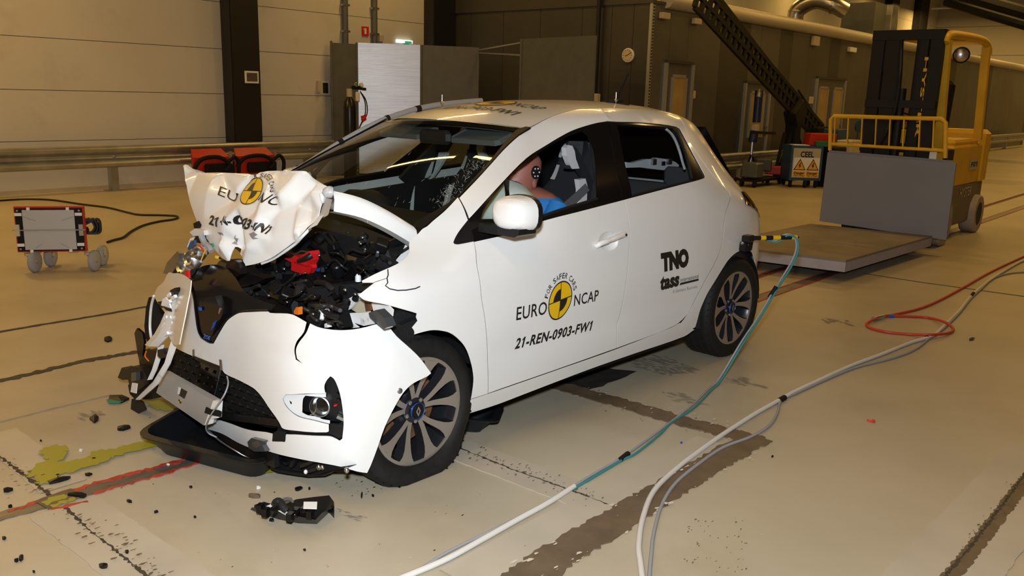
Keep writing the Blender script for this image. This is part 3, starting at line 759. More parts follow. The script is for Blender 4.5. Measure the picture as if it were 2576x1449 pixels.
# ================================================================ the crashed car (rear axle at the origin, nose towards +x)
PROF = [(.745, .150), (.785, .175), (.812, .22), (.835, .30), (.852, .42), (.862, .55), (.865, .68), (.860, .80), (.847, .92), (.825, 1.0), (.795, 1.07), (.755, 1.14), (.70, 1.23), (.645, 1.32), (.60, 1.385), (.57, 1.42), (.545, 1.44), (.51, 1.457), (.46, 1.470), (.38, 1.482)]
C3, S3 = .8660254, .5
def interp(tab, b):
    if b <= tab[0][0]: (b0, n0), (b1, n1) = tab[0], tab[1]; return n0+(b-b0)*(n1-n0)/(b1-b0)
    if b >= tab[-1][0]: (b0, n0), (b1, n1) = tab[-2], tab[-1]; return n1+(b-b1)*(n1-n0)/(b1-b0)
    lo = 0
    while tab[lo+1][0] < b: lo += 1
    b0, n0 = tab[lo]; b1, n1 = tab[lo+1]; h = b1-b0; L = len(tab)-1
    def sl(i):
        i0, i1 = max(0, i-1), min(L, i+1); return (tab[i1][1]-tab[i0][1])/(tab[i1][0]-tab[i0][0])
    m0, m1 = sl(lo)*h, sl(lo+1)*h; t = (b-b0)/h
    return (2*t**3-3*t*t+1)*n0+(t**3-2*t*t+t)*m0+(-2*t**3+3*t*t)*n1+(t**3-t*t)*m1
def ss(a, b, x): t = min(1, max(0, (x-a)/(b-a))); return t*t*(3-2*t)
TB = [(-S3*y+C3*z, C3*y+S3*z) for y, z in PROF]
REAR = [(-.66, .62), (-.60, .42), (-.54, .30), (-.45, .19), (-.32, .10), (-.16, .05), (0, .025), (.2, .01), (.45, 0), (.7, 0)]
def side_n(x, b):
    n = interp(TB, b)
    n -= .075*ss(.8, 1.6, x)*ss(.5, .85, b)+.13*ss(1.6, 2.5, x)*ss(.22, .5, b)
    xx = x-.28*ss(.25, .95, b)+.03
    if xx < .7: n -= interp(REAR, max(xx, -.66))
    if x < .5: n -= .05*ss(.5, -.3, x)*ss(.3, .6, b) if False else .05*ss(0, 1, (.5-x)/.8)*ss(.3, .6, b)
    n -= .10*ss(2.55, 3.1, x)
    # soft shoulder crease in the door and hollow above the sill
    n += .006*math.exp(-((b-.36)/.05)**2)*ss(2.6, 1.9, x) if False else 0
    n -= .012*math.exp(-((b+.02)/.075)**2)*ss(.35, .7, x)*(1-ss(1.9, 2.2, x))
    return n
SIDE = Surf((0, C3, S3), (1, 0, 0), (0, -S3, C3), side_n)
def sidept(u, v, off=0.0): a, b = SIDE.hit(u, v); return SIDE.P(a, b, off)
car = thing('car', 'white five-door hatchback with crushed front, buckled bonnet and test lettering on its doors', 'car', (0, 0, 0))
def part(n, m, o, **k): return panel(n, m, car, o, SIDE, **k)
# ---- doors, fender, quarter
cutF = [(1155, 497), (1165, 519), (1174.5, 543), (1182, 567), (1190, 595), (1193.5, 609), (1197, 630), (1201, 674), (1211, 742), (1220, 800), (1225, 850), (1228, 936), (1228, 990)]
fd_low = [(1193.5, 608.5), (1293, 585), (1342, 563.5), (1445, 535.5), (1569.5, 503), (1578, 536), (1583, 571), (1583.5, 590), (1581, 640), (1571.5, 731), (1560, 788), (1552, 814), (1551.5, 875.5), (1400, 929), (1259, 978), (1229, 989), (1229, 936), (1226, 850), (1221, 800), (1212, 742), (1202, 674), (1198, 630)]
hx = (1531, 607); hp = [(1531+25*math.cos(t*math.pi/6), 607+24*math.sin(t*math.pi/6)) for t in range(12)]
dR = []
fdL, fdR = part('front_door', 'car_white', fd_low, holes=[hp], step=.055, mirror=True)
def sub(n, m, o, par, **k): return panel(n, m, par, o, SIDE, **k)
fr = [(1156.5, 497), (1203.5, 448), (1238, 410), (1272.6, 372), (1307, 341), (1334, 323.5), (1376, 299), (1411, 285.5), (1445, 277), (1480, 273.5), (1511, 272), (1521, 287), (1528.5, 304.5), (1497, 310), (1445, 326), (1411, 343), (1376, 364), (1324, 398), (1252, 471), (1181, 549)]
for par, mir in ((fdL, 0), (fdR, 1)):
    pass
def pairsub(n, m, o, pl, pr, **k):
    vs, fs = panel_mesh(o, SIDE, k.get('holes', ()), k.get('step', .05), k.get('th', .003), k.get('sub', 4), k.get('off', 0.0), k.get('corner', 38))
    mesh_obj(n, vs, fs, m, pl, 32); return mesh_obj(n, [V((p.x, -p.y, p.z)) for p in vs], [tuple(reversed(f)) for f in fs], m, pr, 32)
pairsub('door_frame', 'car_white', fr, fdL, fdR, step=.04)
gl_main = [(1283, 447), (1331, 403), (1376, 371), (1411, 351), (1440, 338), (1467, 329), (1483, 346), (1497, 381), (1502, 436), (1502, 500), (1400, 531), (1342, 553), (1283, 572)]
gl_sail = [(1210, 550), (1219, 526), (1245, 491), (1271, 458), (1271, 549)]
trimF = [(1179, 548), (1252, 469), (1324, 396), (1376, 362), (1411, 341), (1445, 324), (1497, 308), (1531, 304), (1547, 400), (1567, 504), (1445, 537), (1342, 565), (1293, 586), (1193, 609)]
pairsub('window_trim', 'gloss_black', trimF, fdL, fdR, holes=[gl_main, gl_sail], off=-.005, step=.05)
pairsub('quarter_glass', 'glass_side', gl_sail, fdL, fdR, off=-.008, th=0)
SEAL = [(1283, 571), (1342, 553), (1400, 531), (1502, 500)]
def seal(n, pts, r, m, par, off):
    for sgn, pp in ((1, par[0]), (-1, par[1])):
        P = [sidept(u, v, off) for u, v in pts]; P = [V((p.x, p.y*sgn, p.z)) for p in P]
        b = B(); b.tube(spline(P, 4), r, 6); b.obj(n, m, pp, 50)
seal('window_seal', SEAL, .007, 'matt_black', (fdL, fdR), .0)
seal('divider_bar', [(1277, 452), (1277, 560)], .009, 'textured_black', (fdL, fdR), -.004)
rear_door = [(1512.5, 272), (1583, 273), (1652, 277), (1699, 283), (1717, 308), (1734, 357), (1789, 436), (1834, 484), (1837, 495), (1824, 540), (1812, 628), (1774, 704), (1744, 761), (1725, 795), (1692, 821.5), (1553, 875), (1553.5, 814), (1561.5, 788), (1573, 731), (1582.5, 640), (1585, 590), (1584.5, 571), (1579.5, 536), (1571, 502.5), (1687, 471.5), (1756, 453.5), (1774, 447), (1773, 440), (1732, 364), (1711, 324), (1700, 318), (1618, 308), (1560, 306), (1530, 304.5), (1522.5, 287)]
rdL, rdR = part('rear_door', 'car_white', rear_door, step=.055, mirror=True)
gl_r = [(1552, 313), (1620, 314), (1690, 322), (1700, 330), (1722, 385), (1737, 440), (1738, 455), (1687, 467), (1592, 491), (1576, 420), (1560, 340)]
trimR = [(1533, 303.5), (1560, 305), (1618, 306), (1700, 316), (1713, 322), (1734, 363), (1777, 440), (1777, 449), (1687, 474), (1569, 505), (1549, 400)]
pairsub('window_trim', 'gloss_black', trimR, rdL, rdR, holes=[gl_r], off=-.005)
pairsub('window_glass', 'glass_rear', gl_r, rdL, rdR, off=-.008, th=0)
seal('window_seal', [(1592, 491), (1687, 467), (1738, 455)], .007, 'matt_black', (rdL, rdR), 0)
seal('divider_bar', [(1702, 330), (1724, 385), (1740, 450)], .008, 'textured_black', (rdL, rdR), 0)
# handle with bowl
hc = sidept(*hx); hn = V((0, .995, .09)).normalized()
for sgn, dpar in ((1, fdL), (-1, fdR)):
    q = lambda P: V((P.x, P.y*sgn, P.z))
    P = [sidept(1499, 621, .002), sidept(1503, 617, .020), sidept(1520, 611, .032), sidept(1545, 601, .032), sidept(1562, 594, .024), sidept(1567, 592, .002)]
    b = B(); b.tube([q(p) for p in spline(P, 5)], [.010, .011, .012, .013, .013, .013, .013, .013, .013, .013]*2+[.013]*6, 10); b.obj('handle', 'car_white', dpar, 60)
    b = B(); b.lathe([(.006, 0), (.006, .016)], q(sidept(1559, 596, .028)), q(hn), 10); b.obj('lock', 'matt_black', dpar, 40)
    b = B(); rows = []
    for k, (rr, dd_) in enumerate([(1.03, 0), (1.0, -.006), (.9, -.018), (.6, -.027), (.05, -.03)]): rows.append([q(sidept(1531+25*rr*math.cos(t*math.pi/10), 607+24*rr*math.sin(t*math.pi/10), dd_)) for t in range(20)])
    b.loft(rows, closed=True, caps=False); b.obj('handle_bowl', 'car_white', dpar, 60)
fender = [(1152, 496.5), (1120, 530), (1088, 557), (1075, 569), (1063, 576), (1052, 588), (1041, 597), (1031, 608), (1030, 630), (1025, 642), (1012, 656), (988, 669.5), (946, 688), (911, 706), (913, 711), (942, 711), (902, 742), (918, 754.5), (967, 765), (1012, 777), (1049, 788), (1047, 797), (1051, 806), (1037, 823), (1043, 833), (1043, 841), (1064, 835), (1086, 830.5), (1107, 831), (1131, 836.5), (1150, 849), (1171, 873), (1184.5, 907.5), (1192, 950), (1188, 990), (1185.5, 1003.5), (1227, 990), (1227, 936), (1224, 850), (1219, 800), (1210, 742), (1200, 674), (1196, 630), (1192, 609), (1189, 595), (1181, 567), (1173, 543), (1164, 519)]
fen = part('front_fender', 'car_white', fender, step=.045, corner=45)
sub('mirror_sail', 'black_plastic', [(1140, 610), (1144, 600), (1153, 584), (1178, 552), (1189.5, 595), (1191.5, 607.5), (1152, 615), (1143, 614)], fen, off=.003, th=.003)
# crack and dent lines in the fender
def crack(pts, r, m, par, off=.0015):
    b = B(); b.tube([sidept(u, v, off) for u, v in pts], r, 4); b.obj('crack', m, par)
crack([(975, 678), (976, 692), (973, 700), (975, 711), (969, 719), (980, 727), (1000, 731), (1022, 730), (1045, 726), (1056, 721)], .0022, 'decal_black', fen)
crack([(973, 700), (955, 706), (940, 711)], .0012, 'dull_silver', fen)
# right fender: same panel, pushed back, whole
rf = [('p', 2.30, .52), ('p', 2.12, .52), ('p', 2.12, .30), ('p', 2.13, -.18), ('p', 2.20, -.17), ('p', 2.22, 0.03), ('p', 2.32, .16), ('p', 2.48, .22), ('p', 2.50, .24), ('p', 2.50, .34), ('p', 2.40, .42)]
vs, fs = panel_mesh(rf, SIDE, step=.06); frR = mesh_obj('front_fender', [V((p.x, -p.y+.0, p.z)) for p in vs], [tuple(reversed(f)) for f in fs], 'car_white', car, 32)
quarter = [(1700.5, 282.5), (1718.5, 308), (1735.5, 357), (1790.5, 436), (1835.5, 484), (1838.5, 495), (1825.5, 540), (1813.5, 628), (1775.5, 704), (1745.5, 761), (1726.5, 795), (1714, 811), (1694, 823), (1556, 876.5), (1552, 878), (1725, 818), (1749, 823), (1760, 784), (1772, 754), (1782, 734), (1799, 706.5), (1817, 677), (1834, 652), (1854, 634.5), (1874, 628.5), (1889, 632), ('p', -.20, .115), ('p', -.30, .03), ('p', -.345, -.07), ('p', -.36, -.17), ('p', -.57, -.15), ('p', -.60, .0), ('p', -.60, .25), ('p', -.55, .40), ('p', -.42, .50), ('p', -.30, .62), ('p', -.28, .72), ('p', -.28, .88), ('p', -.18, .985), ('p', 0.05, 1.01)]
quarter = quarter[:12] + [(1716, 822), (1728, 833)] + quarter[16:]
qL, qR = part('rear_quarter', 'car_white', quarter, step=.045, mirror=True)
sill = [(1186, 1004.5), (1259, 980), (1400, 931), (1552, 877.5), (1692, 822.5), (1712, 812), (1730, 822), (1747, 829), (1722, 846), (1600, 888), (1480, 930), (1320, 991), (1252, 1017), (1171, 1043), (1171, 1034), (1178, 1020)]
part('sill', 'car_white', sill, step=.05, th=.006, mirror=True)
# lamp clusters at the rear
tl = [(1848, 447), (1862, 450), ('p', -.30, .545), ('p', -.36, .50), ('p', -.42, .40), ('p', -.40, .33), ('p', -.30, .36), (1875, 515), (1864, 483)]
pairsub('tail_lamp', 'glass_tail', tl, qL, qR, off=.006, th=.003)
# rear closing panel
b = B(); rows = []
for z, x, y in [(.20, -.50, .55), (.30, -.55, .58), (.55, -.60, .58), (.75, -.59, .58), (.90, -.54, .55), (.97, -.48, .52)]: rows.append([V((x-.05*(1-t*t), y*t, z)) for t in [i/8-1 for i in range(17)]])
b.loft(rows); b.obj('tailgate', 'car_white', car, 40)
b = B(); rows = []
for z, x, y in [(.97, -.48, .52), (1.10, -.40, .49), (1.25, -.30, .44), (1.36, -.22, .41)]: rows.append([V((x-.04*(1-t*t), y*t, z)) for t in [i/8-1 for i in range(17)]])
b.loft(rows); b.obj('rear_window', 'gloss_black', car, 40)
# ---- roof: lofted between the two side seams
seam = [(1321, 324.5), (1348, 312), (1376, 298), (1411, 284.5), (1445, 276), (1480, 272.5), (1511, 271), (1550, 271), (1583, 272), (1620, 274), (1652, 276), (1680, 279), (1700, 282), ('p', .05, 1.01), ('p', -.12, .995), ('p', -.22, .965)]
SP = []
for q in seam: a, bb = SIDE.pt(q); SP.append(SIDE.P(a, bb, -.002))
ZC = [(-.35, 1.375), (-.2, 1.42), (0, 1.460), (.3, 1.492), (.6, 1.503), (.9, 1.500), (1.1, 1.492), (1.3, 1.473), (1.5, 1.441), (1.72, 1.396), (1.85, 1.36)]
def roofrow(s, p):
    fr_ = ss(1.0, 1.55, p.x); return [V((p.x+(.14*fr_-.06*ss(.1, -.3, p.x) if p.x > .1 else .14*fr_-.10*ss(0, 1, (.1-p.x)/.4))*(1-t*t), p.y*t, p.z+(interp(ZC, p.x+.14*fr_)-p.z)*(1-abs(t)**2.3))) for t in s]
ts = [-1, -.97, -.9, -.8, -.65, -.5, -.35, -.2, -.1, 0, .1, .2, .35, .5, .65, .8, .9, .97, 1]
dense = spline(SP, 3)
b = B(); b.loft([roofrow(ts, p) for p in dense]); b.loft([[q-V((0, 0, .012)) for q in reversed(roofrow(ts, p))] for p in dense]); roof = b.obj('roof', 'car_white', car, 40)
seamtab = sorted([(p.x, (p.y, p.z)) for p in dense])
def seamat(x):
    for (x0, a), (x1, c) in zip(seamtab[:-1], seamtab[1:]):
        if x0 <= x <= x1: t = (x-x0)/max(1e-6, x1-x0); return a[0]+(c[0]-a[0])*t, a[1]+(c[1]-a[1])*t
    return seamtab[-1][1] if x > seamtab[-1][0] else seamtab[0][1]
def roof_f(x, y):
    xs = x
    for _ in range(3):
        ys, zs_ = seamat(xs); t = max(-1, min(1, y/ys)); xs = x-.14*ss(1.0, 1.55, xs)*(1-t*t)
    ys, zs_ = seamat(xs); t = max(-1, min(1, y/ys)); return zs_+(interp(ZC, xs+.14*ss(1.0, 1.55, xs))-zs_)*(1-abs(t)**2.3)
ROOF = Surf((0, 0, 1), (1, 0, 0), (0, 1, 0), roof_f, 2.5, 7.5)
# ---- windscreen
def ws_f(y, bb): return 1.985+.012*math.sin((bb-.95)*3.1)-.265*y*y
WS = Surf((.42, 0, .9075), (0, 1, 0), (.9075, 0, -.42), ws_f, 2.0, 6.0)
wsb = [('p', -.53, .86), (985, 303), (1040, 301), (1100, 301.5), (1160, 303.5), (1240, 311), (1325, 322), (1299, 331), (1224, 419), (1183, 463), (1152.6, 497), (1108, 527), (1048, 560), ('p', .62, 1.78), ('p', .3, 1.90), ('p', 0, 1.95), ('p', -.3, 1.90), ('p', -.62, 1.76)]
ws = panel('windscreen', 'glass_front', car, wsb, WS, step=.08, th=0, off=0)
wt = [(1323, 321), (1335.5, 322.5), (1307, 340.5), (1272, 371.5), (1238, 409.5), (1203, 447.5), (1155, 496.5), (1120, 529.5), (1088, 557), (1063, 577), (1046, 575), (1047, 559.5), (1108, 526), (1152, 496), (1183, 462), (1224, 418), (1299, 330)]
vs, fs = panel_mesh(wt, WS, step=.05, off=.006, th=.008); mesh_obj('windscreen_trim', vs, fs, 'black_plastic', car, 40); mesh_obj('windscreen_trim', [V((p.x, -p.y, p.z)) for p in vs], [tuple(reversed(f)) for f in fs], 'black_plastic', car, 40)
tint = [('p', -.52, .87), (985, 304), (1040, 302), (1100, 302.5), (1160, 304.5), (1240, 312), (1318, 322), (1300, 331), (1240, 322), (1160, 314), (1100, 311), (1040, 310), ('p', -.50, .90)]
panel('shade_band', 'gloss_black', ws, tint, WS, step=.05, th=0, off=-.003)
# crack web in the lower corner of the windscreen
rn = random.Random(11); b = B()
def wsp(u, v, o=.002): a, bb = WS.hit(u, v); return WS.P(a, bb, o)
ctr = [(1128, 490), (1140, 470), (1160, 452), (1180, 435), (1200, 418), (1120, 500), (1105, 512), (1150, 480)]
for i in range(190):
    c = rn.choice(ctr); u = c[0]+rn.gauss(0, 12); v = c[1]+rn.gauss(0, 9); an = rn.choice([rn.uniform(-1.0, -.5), rn.uniform(.2, 1.3), rn.uniform(-1.6, 1.6)]); L = rn.uniform(3, 13)
    du, dv = math.cos(an)*L, math.sin(an)*L; w = rn.uniform(.15, .45)
    if u+dv > 1215: continue
    try: q4 = [wsp(u-du/2, v-dv/2), wsp(u+du/2, v+dv/2), wsp(u+du/2-w*dv/L*1.2, v+dv/2+w*du/L*1.2)]
    except Exception: continue
    b.add(q4, [(0, 1, 2)])
for i in range(16):
    u = rn.uniform(860, 1120); v = rn.uniform(380, 520); an = rn.uniform(-1.1, -.6); L = rn.uniform(4, 16); q4 = [wsp(u, v), wsp(u+L*math.cos(an), v+L*math.sin(an)), wsp(u+.25, v+.4)]
    b.add(q4, [(0, 1, 2)])
tag(b.obj('crack_web', 'crack_glass', ws), kind='stuff')
# ---- bonnet, buckled: front half hangs over the nose, rear half slopes back to the windscreen
RID = []
def hood_base(y, z):
    t = (1.19-z)/.39
    return 2.705+.115*t+.045*math.sin(max(0, min(1, t))*math.pi)-.10*(abs(y)/.66)**2.5*max(0, min(1, t))
def hood_f(y, z):
    x = hood_base(y, z)
    for (y0, z0, y1, z1, amp, w, L2) in RID:
        dy, dz = y1-y0, z1-z0; t = max(0, min(1, ((y-y0)*dy+(z-z0)*dz)/L2)); d2 = (y-y0-dy*t)**2+(z-z0-dz*t)**2
        x += amp*.62*math.exp(-math.sqrt(d2)/(w*.72))
    return x
HOOD = Surf((1, 0, 0), (0, 1, 0), (0, 0, 1), hood_f, 2.0, 4.5)
def ridge(p, q, amp, w):
    a, bb = HOOD.hit(*p); c, d = HOOD.hit(*q); NEW.append((a, bb, c, d, amp, w, max(1e-9, (c-a)**2+(d-bb)**2)))
# creases: depth offsets at traced points, joined by flat facets
CP = [(461, 417, 0), (495, 433, -.012), (560, 434, 0), (640, 440, .012), (700, 430, 0), (765, 431, .028), (800, 455, 0), (832, 482, 0), (805, 530, 0), (780, 567, 0), (740, 607, 0), (690, 645, 0), (620, 668, .022), (604, 638, -.012), (590, 622, -.050), (580, 655, .010), (552, 641, 0), (516, 595, 0), (492, 548, 0), (474, 490, 0), (466, 450, .012),
      (530, 480, .016), (520, 550, .010), (586, 500, -.010), (602, 470, .006), (622, 458, -.014), (648, 448, .004), (606, 525, .018), (597, 560, -.045), (572, 560, .022), (564, 612, .030), (622, 560, .020), (640, 622, .040), (662, 588, .030), (672, 558, -.012), (690, 602, .008), (662, 548, .036), (720, 488, .038), (702, 528, -.012), (742, 512, -.020), (752, 582, .026), (790, 466, -.028), (772, 522, -.026), (788, 482, .018), (640, 500, .012), (560, 595, .004), (652, 528, .012), (690, 455, .022), (476, 432, -.02), (545, 448, .014), (608, 605, -.02), (630, 640, .030), (664, 632, .004)]
_cp = [HOOD.hit(u, v) for u, v, d in CP]; _cd = [d for u, v, d in CP]
_tri = delaunay_2d_cdt([V(p) for p in _cp], [], [], 0, 1e-6)
_tv = [(p[0], p[1]) for p in _tri[0]]; _to = [_cd[o[0]] if o else 0 for o in _tri[3]]; _tt = [tuple(t) for t in _tri[2]]
_tb = [[(_tv[t[k]][0], _tv[t[k]][1], _to[t[k]]) for k in range(3)] for t in _tt]
def tin(y, z):
    best = None
    for (x0, y0, d0), (x1, y1, d1), (x2, y2, d2) in _tb:
        D = (y1-y2)*(x0-x2)+(x2-x1)*(y0-y2)
        if abs(D) < 1e-12: continue
        a = ((y1-y2)*(y-x2*0-0)*0) if False else ((y1-y2)*(y-x2)+(x2-x1)*(z-y2))/D; b_ = ((y2-y0)*(y-x2)+(x0-x2)*(z-y2))/D; c_ = 1-a-b_
        m_ = min(a, b_, c_)
        if m_ >= -1e-9: return a*d0+b_*d1+c_*d2
        if best is None or m_ > best[0]:
            a2, b2, c2 = max(0, a), max(0, b_), max(0, c_); t = a2+b2+c2; best = (m_, (a2*d0+b2*d1+c2*d2)/t)
    return best[1]
_tc = {}
def tin_s(y, z):
    k = (round(y, 4), round(z, 4))
    if k not in _tc:
        h_ = .006; _tc[k] = (2*tin(y, z)+tin(y+h_, z)+tin(y-h_, z)+tin(y, z+h_)+tin(y, z-h_))/6
    return _tc[k]
HOOD.f = lambda y, z: hood_base(y, z)+tin_s(y, z)
hood_o = [(461, 417), (466, 414), (474, 417), (495, 433), (545, 434), (600, 436), (622, 437), (643, 442), (655, 433), (680, 430), (715, 430), (755, 430), (768, 431), (785, 447), (806, 461), (826, 472), (834, 484), (815, 500), (806, 520), (800, 545), (788, 560), (772, 572), (752, 595), (736, 611), (710, 630), (680, 650), (650, 662), (618, 669), (611, 655), (604, 638), (600, 622), (590, 621), (584, 632), (579, 645), (576, 656), (570, 656), (552, 641), (535, 620), (516, 595), (501, 572), (492, 548), (480, 515), (474, 490), (468, 460), (464, 435)]
hood = panel('bonnet', 'car_white', car, hood_o, HOOD, step=.013, th=.004, smooth=50, sub=3, corner=30)
# folded rear half with rolled outer edge
fold = [HOOD.P(*HOOD.hit(u, v)) for u, v in [(462, 417), (495, 433), (560, 434.5), (620, 437), (655, 434), (700, 431), (760, 431), (795, 455), (830, 479)]]
fold = spline(fold, 3); n = len(fold); r0 = []; r1 = []; r2 = []
for i, p in enumerate(fold):
    t = p.y/.66; t = max(-1, min(1, t)); q = V((2.545-.16*t*t, .655*t, 1.045-.05*t*t)); m_ = p.lerp(q, .5)+V((0, 0, .004)); m2 = p.lerp(q, .15)+V((0, 0, .001))
    r0.append([p-V((.01, 0, .004)), m2, m_, q])
b = B(); b.loft(r0)
E0 = [fold[-1]+V((-.004, .0, 0)), fold[-1].lerp(V((2.385, .655, .995)), .33)+V((0, .012, .022)), fold[-1].lerp(V((2.385, .655, .995)), .66)+V((0, .015, .018)), V((2.385, .66, .997))]
E0 = spline(E0, 4); b.loft([[e, e+V((0, .016, -.012)), e+V((0, .022, -.034)), e+V((0, .016, -.078)), e+V((0, -.03, -.085))] for e in E0])
E1 = [V((e.x, -e.y, e.z)) for e in E0]; b.loft([[e, e+V((0, -.016, -.012)), e+V((0, -.022, -.034)), e+V((0, -.016, -.078)), e+V((0, .03, -.085))] for e in E1])
b.obj('bonnet_rear', 'car_white', hood, 50)
b = B(); b.ell(HOOD.P(*HOOD.hit(828, 484))+V((.006, 0, 0)), (.022, .020, .022), 10, 8); b.ell(HOOD.P(*HOOD.hit(820, 496))+V((.008, 0, 0)), (.014, .010, .018), 8, 6)
for p in b.v: p += V((noise.noise(p*40), noise.noise(p*40+V((5, 0, 0))), noise.noise(p*40+V((0, 7, 0)))))*.012; b.obj('torn_corner', 'car_white', hood, 60)
def hp3(u, v, o=0.0): a, c = HOOD.hit(u, v); return HOOD.P(a, c, o)
b = B(); b.loft([[hp3(812, 498, -.01), dep(836, 502, 3.05)], [hp3(800, 535, -.01), dep(826, 540, 3.03)], [hp3(794, 548, -.01), dep(815, 548, 3.0)]]); b.obj('inner_frame', 'dull_silver', hood, 30)
b = B(); b.loft([[hp3(796, 546, -.005), dep(815, 540, 3.0)], [hp3(786, 562, -.005), dep(798, 566, 2.98)], [hp3(772, 574, -.005), dep(775, 577, 2.97)]]); b.obj('inner_frame', 'silver', hood, 30)
b = B(); P = [hp3(u, v, -.012) for u, v in [(775, 574), (754, 597), (738, 613), (712, 632), (682, 652), (652, 664)]]; b.tube(spline(P, 3), .006, 6); b.obj('edge_fold', 'car_white', hood, 60)
for pts in ([(548, 584), (556, 592), (560, 585), (565, 592)], [(590, 598), (596, 590), (594, 604), (602, 600), (596, 612)], [(628, 588), (640, 583), (650, 590), (640, 596), (652, 600), (638, 602)], [(584, 612), (592, 606), (600, 616)]):
    poly = [HOOD.hit(u, v) for u, v in pts]; decal('scrape', 'scrape_grey', hood, HOOD, [(poly, [tuple(range(len(poly)))])], .003, .01)
# ---- lettering on the bonnet
def lay(S, p0, px, py): return aff(S, p0, px, py)
def cen(S, c, r, t):   # unit-disc map from centre, right point, top point
    o = V(S.pt(c)); ex = V(S.pt(r))-o; ey = V(S.pt(t))-o
    return lambda x, y: o+ex*x+ey*y
A = cen(HOOD, (636, 480), (661, 481), (651, 446)); yel, blk = roundel(A)
decal('emblem', 'decal_yellow', hood, HOOD, yel, .0032, .009); decal('emblem_rim', 'decal_black', hood, HOOD, blk, .0044, .009)
P = [txt('EU', aff(HOOD, (549, 490), (592, 510), (556, 468)), .0), txt('NC', aff(HOOD, (650, 503), (696, 517), (665, 483)), .0)]
P += [txt('21', aff(HOOD, (527, 563), (548, 570), (533, 540)), .035), txt('-N-', aff(HOOD, (555, 564), (586, 566), (562, 541)), .035), txt('0903', aff(HOOD, (583, 563), (627, 577), (590, 540)), .035), txt('-IN1', aff(HOOD, (632, 573), (672, 588), (637, 556)), .035)]
Ac = cen(HOOD, (640, 482), (690, 483), (662, 437))
P += arc_text('R SAFER CARS', Ac, .80, 1.03, 112, -2, 0.014)
for p_ in P: decal('lettering', 'decal_black', hood, HOOD, [p_], .0036, .009)
# ---- bumper
BT = [((x-y)*.70710678, (x+y)*.70710678) for x, y in [(2.24, .892), (2.40, .890), (2.55, .884), (2.70, .868), (2.82, .825), (2.905, .735), (2.955, .60), (2.968, .40), (2.962, .2), (2.96, 0), (2.95, -.2), (2.925, -.4), (2.87, -.6), (2.76, -.75)]]
BZ = [(.0, -.045), (.06, -.025), (.12, -.008), (.2, .004), (.30, .012), (.42, .010), (.52, -.002), (.62, -.025), (.72, -.07), (.80, -.13), (.9, -.22)]
def bump_f(a, z):
    n = interp(BT, a)+interp(BZ, z)
    n -= .02*math.exp(-((z-.545)/.03)**2)*math.exp(-((a-1.52)/.16)**2)
    return n
BMP = Surf((.70710678, .70710678, 0), (.70710678, -.70710678, 0), (0, 0, 1), bump_f, 2.0, 5.0)
bo = [(523, 863), (537, 865), (556, 831), (571, 808), (584, 797), (601, 788), (627, 785.5), (674, 784), (679, 787.5), (721, 789), (741, 794), (771, 811), (764, 836), (747, 858), (740.5, 880), (744, 905), (762, 916), (747, 902), (744.5, 880), (752, 862), (770, 838), (780, 814), (798, 822.5), (822, 828), (855, 831), (890, 829), (921, 823), (952, 815), (973, 818), (997, 845.5), (1031, 876), (1058, 903), (1084.5, 939), (1075, 946.5), (1037, 966), (1014, 989), (991, 1027), (968, 1074), (949, 1128), (933, 1170), (923.5, 1190), (898, 1186), (857, 1174), (804, 1164), (741, 1152), (687.5, 1139), (666, 1132), (661, 1116), (665, 1110.5), (716, 1111.5), (719.5, 1093), (750, 1094), (804, 1097), (830, 1098), (843, 1103), (854, 1109), (861, 1104), (864.5, 1068), (862.5, 1033), (855.6, 992), (846, 964), (839, 952), (831, 946.5), (822.5, 956), (816, 971), (818, 990), (770, 990), (718, 993), (711, 1004), (716, 1018), (729, 1034), (751, 1049), (787, 1058), (827, 1068), (827, 1085), (821, 1087.5), (745, 1083.5), (717, 1080), (709, 1076), (699, 1057), (675.5, 1024), (656, 995), (637, 976), (602, 957), (566, 940), (553, 923), (488, 897), (465, 887), (436, 872), (440, 840), (452, 790), (462, 740), (467, 712), (471, 701), (483, 741), (490, 795), (495, 830), (504, 851)]
bump = panel('front_bumper', 'car_white', car, bo, BMP, step=.03, th=.004, smooth=40, corner=42, sub=3)
def bsub(n, m, o, **k): return panel(n, m, bump, o, BMP, **k)
def bp(u, v, off=0.0): a, c = BMP.hit(u, v); return BMP.P(a, c, off)
bsub('bumper_lip', 'car_white', [(519, 1061), (532, 1054.5), (545, 1056), (575, 1065), (607, 1077), (634, 1084), (668, 1088), (686, 1092), (684, 1111), (640, 1106), (630, 1112), (625, 1126), (596, 1113), (557, 1091), (519, 1079)], step=.03, off=-.002)
bsub('tear_tape', 'matt_black', [(686, 1090), (700, 1083), (719, 1088), (718, 1108), (716, 1111.5), (700, 1108), (686, 1110)], step=.03, off=.002)
bsub('slot_backing', 'matt_black', [(700, 1070), (745, 1080), (830, 1086), (866, 1060), (866, 1108), (840, 1112), (740, 1100), (690, 1095)], step=.05, off=-.03)
bsub('slot_blade', 'black_plastic', [(718, 1082), (745, 1085), (821, 1088.5), (828, 1085), (828, 1068), (864, 1072), (861, 1103), (854, 1107.5), (843, 1101), (830, 1096.5), (804, 1095.5), (750, 1092), (719, 1091)], step=.04, off=-.012)
bsub('scoop_backing', 'black_plastic', [(831, 944), (820, 956), (814, 971), (816, 995), (826, 1070), (866, 1072), (865, 1033), (858, 992), (848, 964), (840, 951)], step=.04, off=-.045)
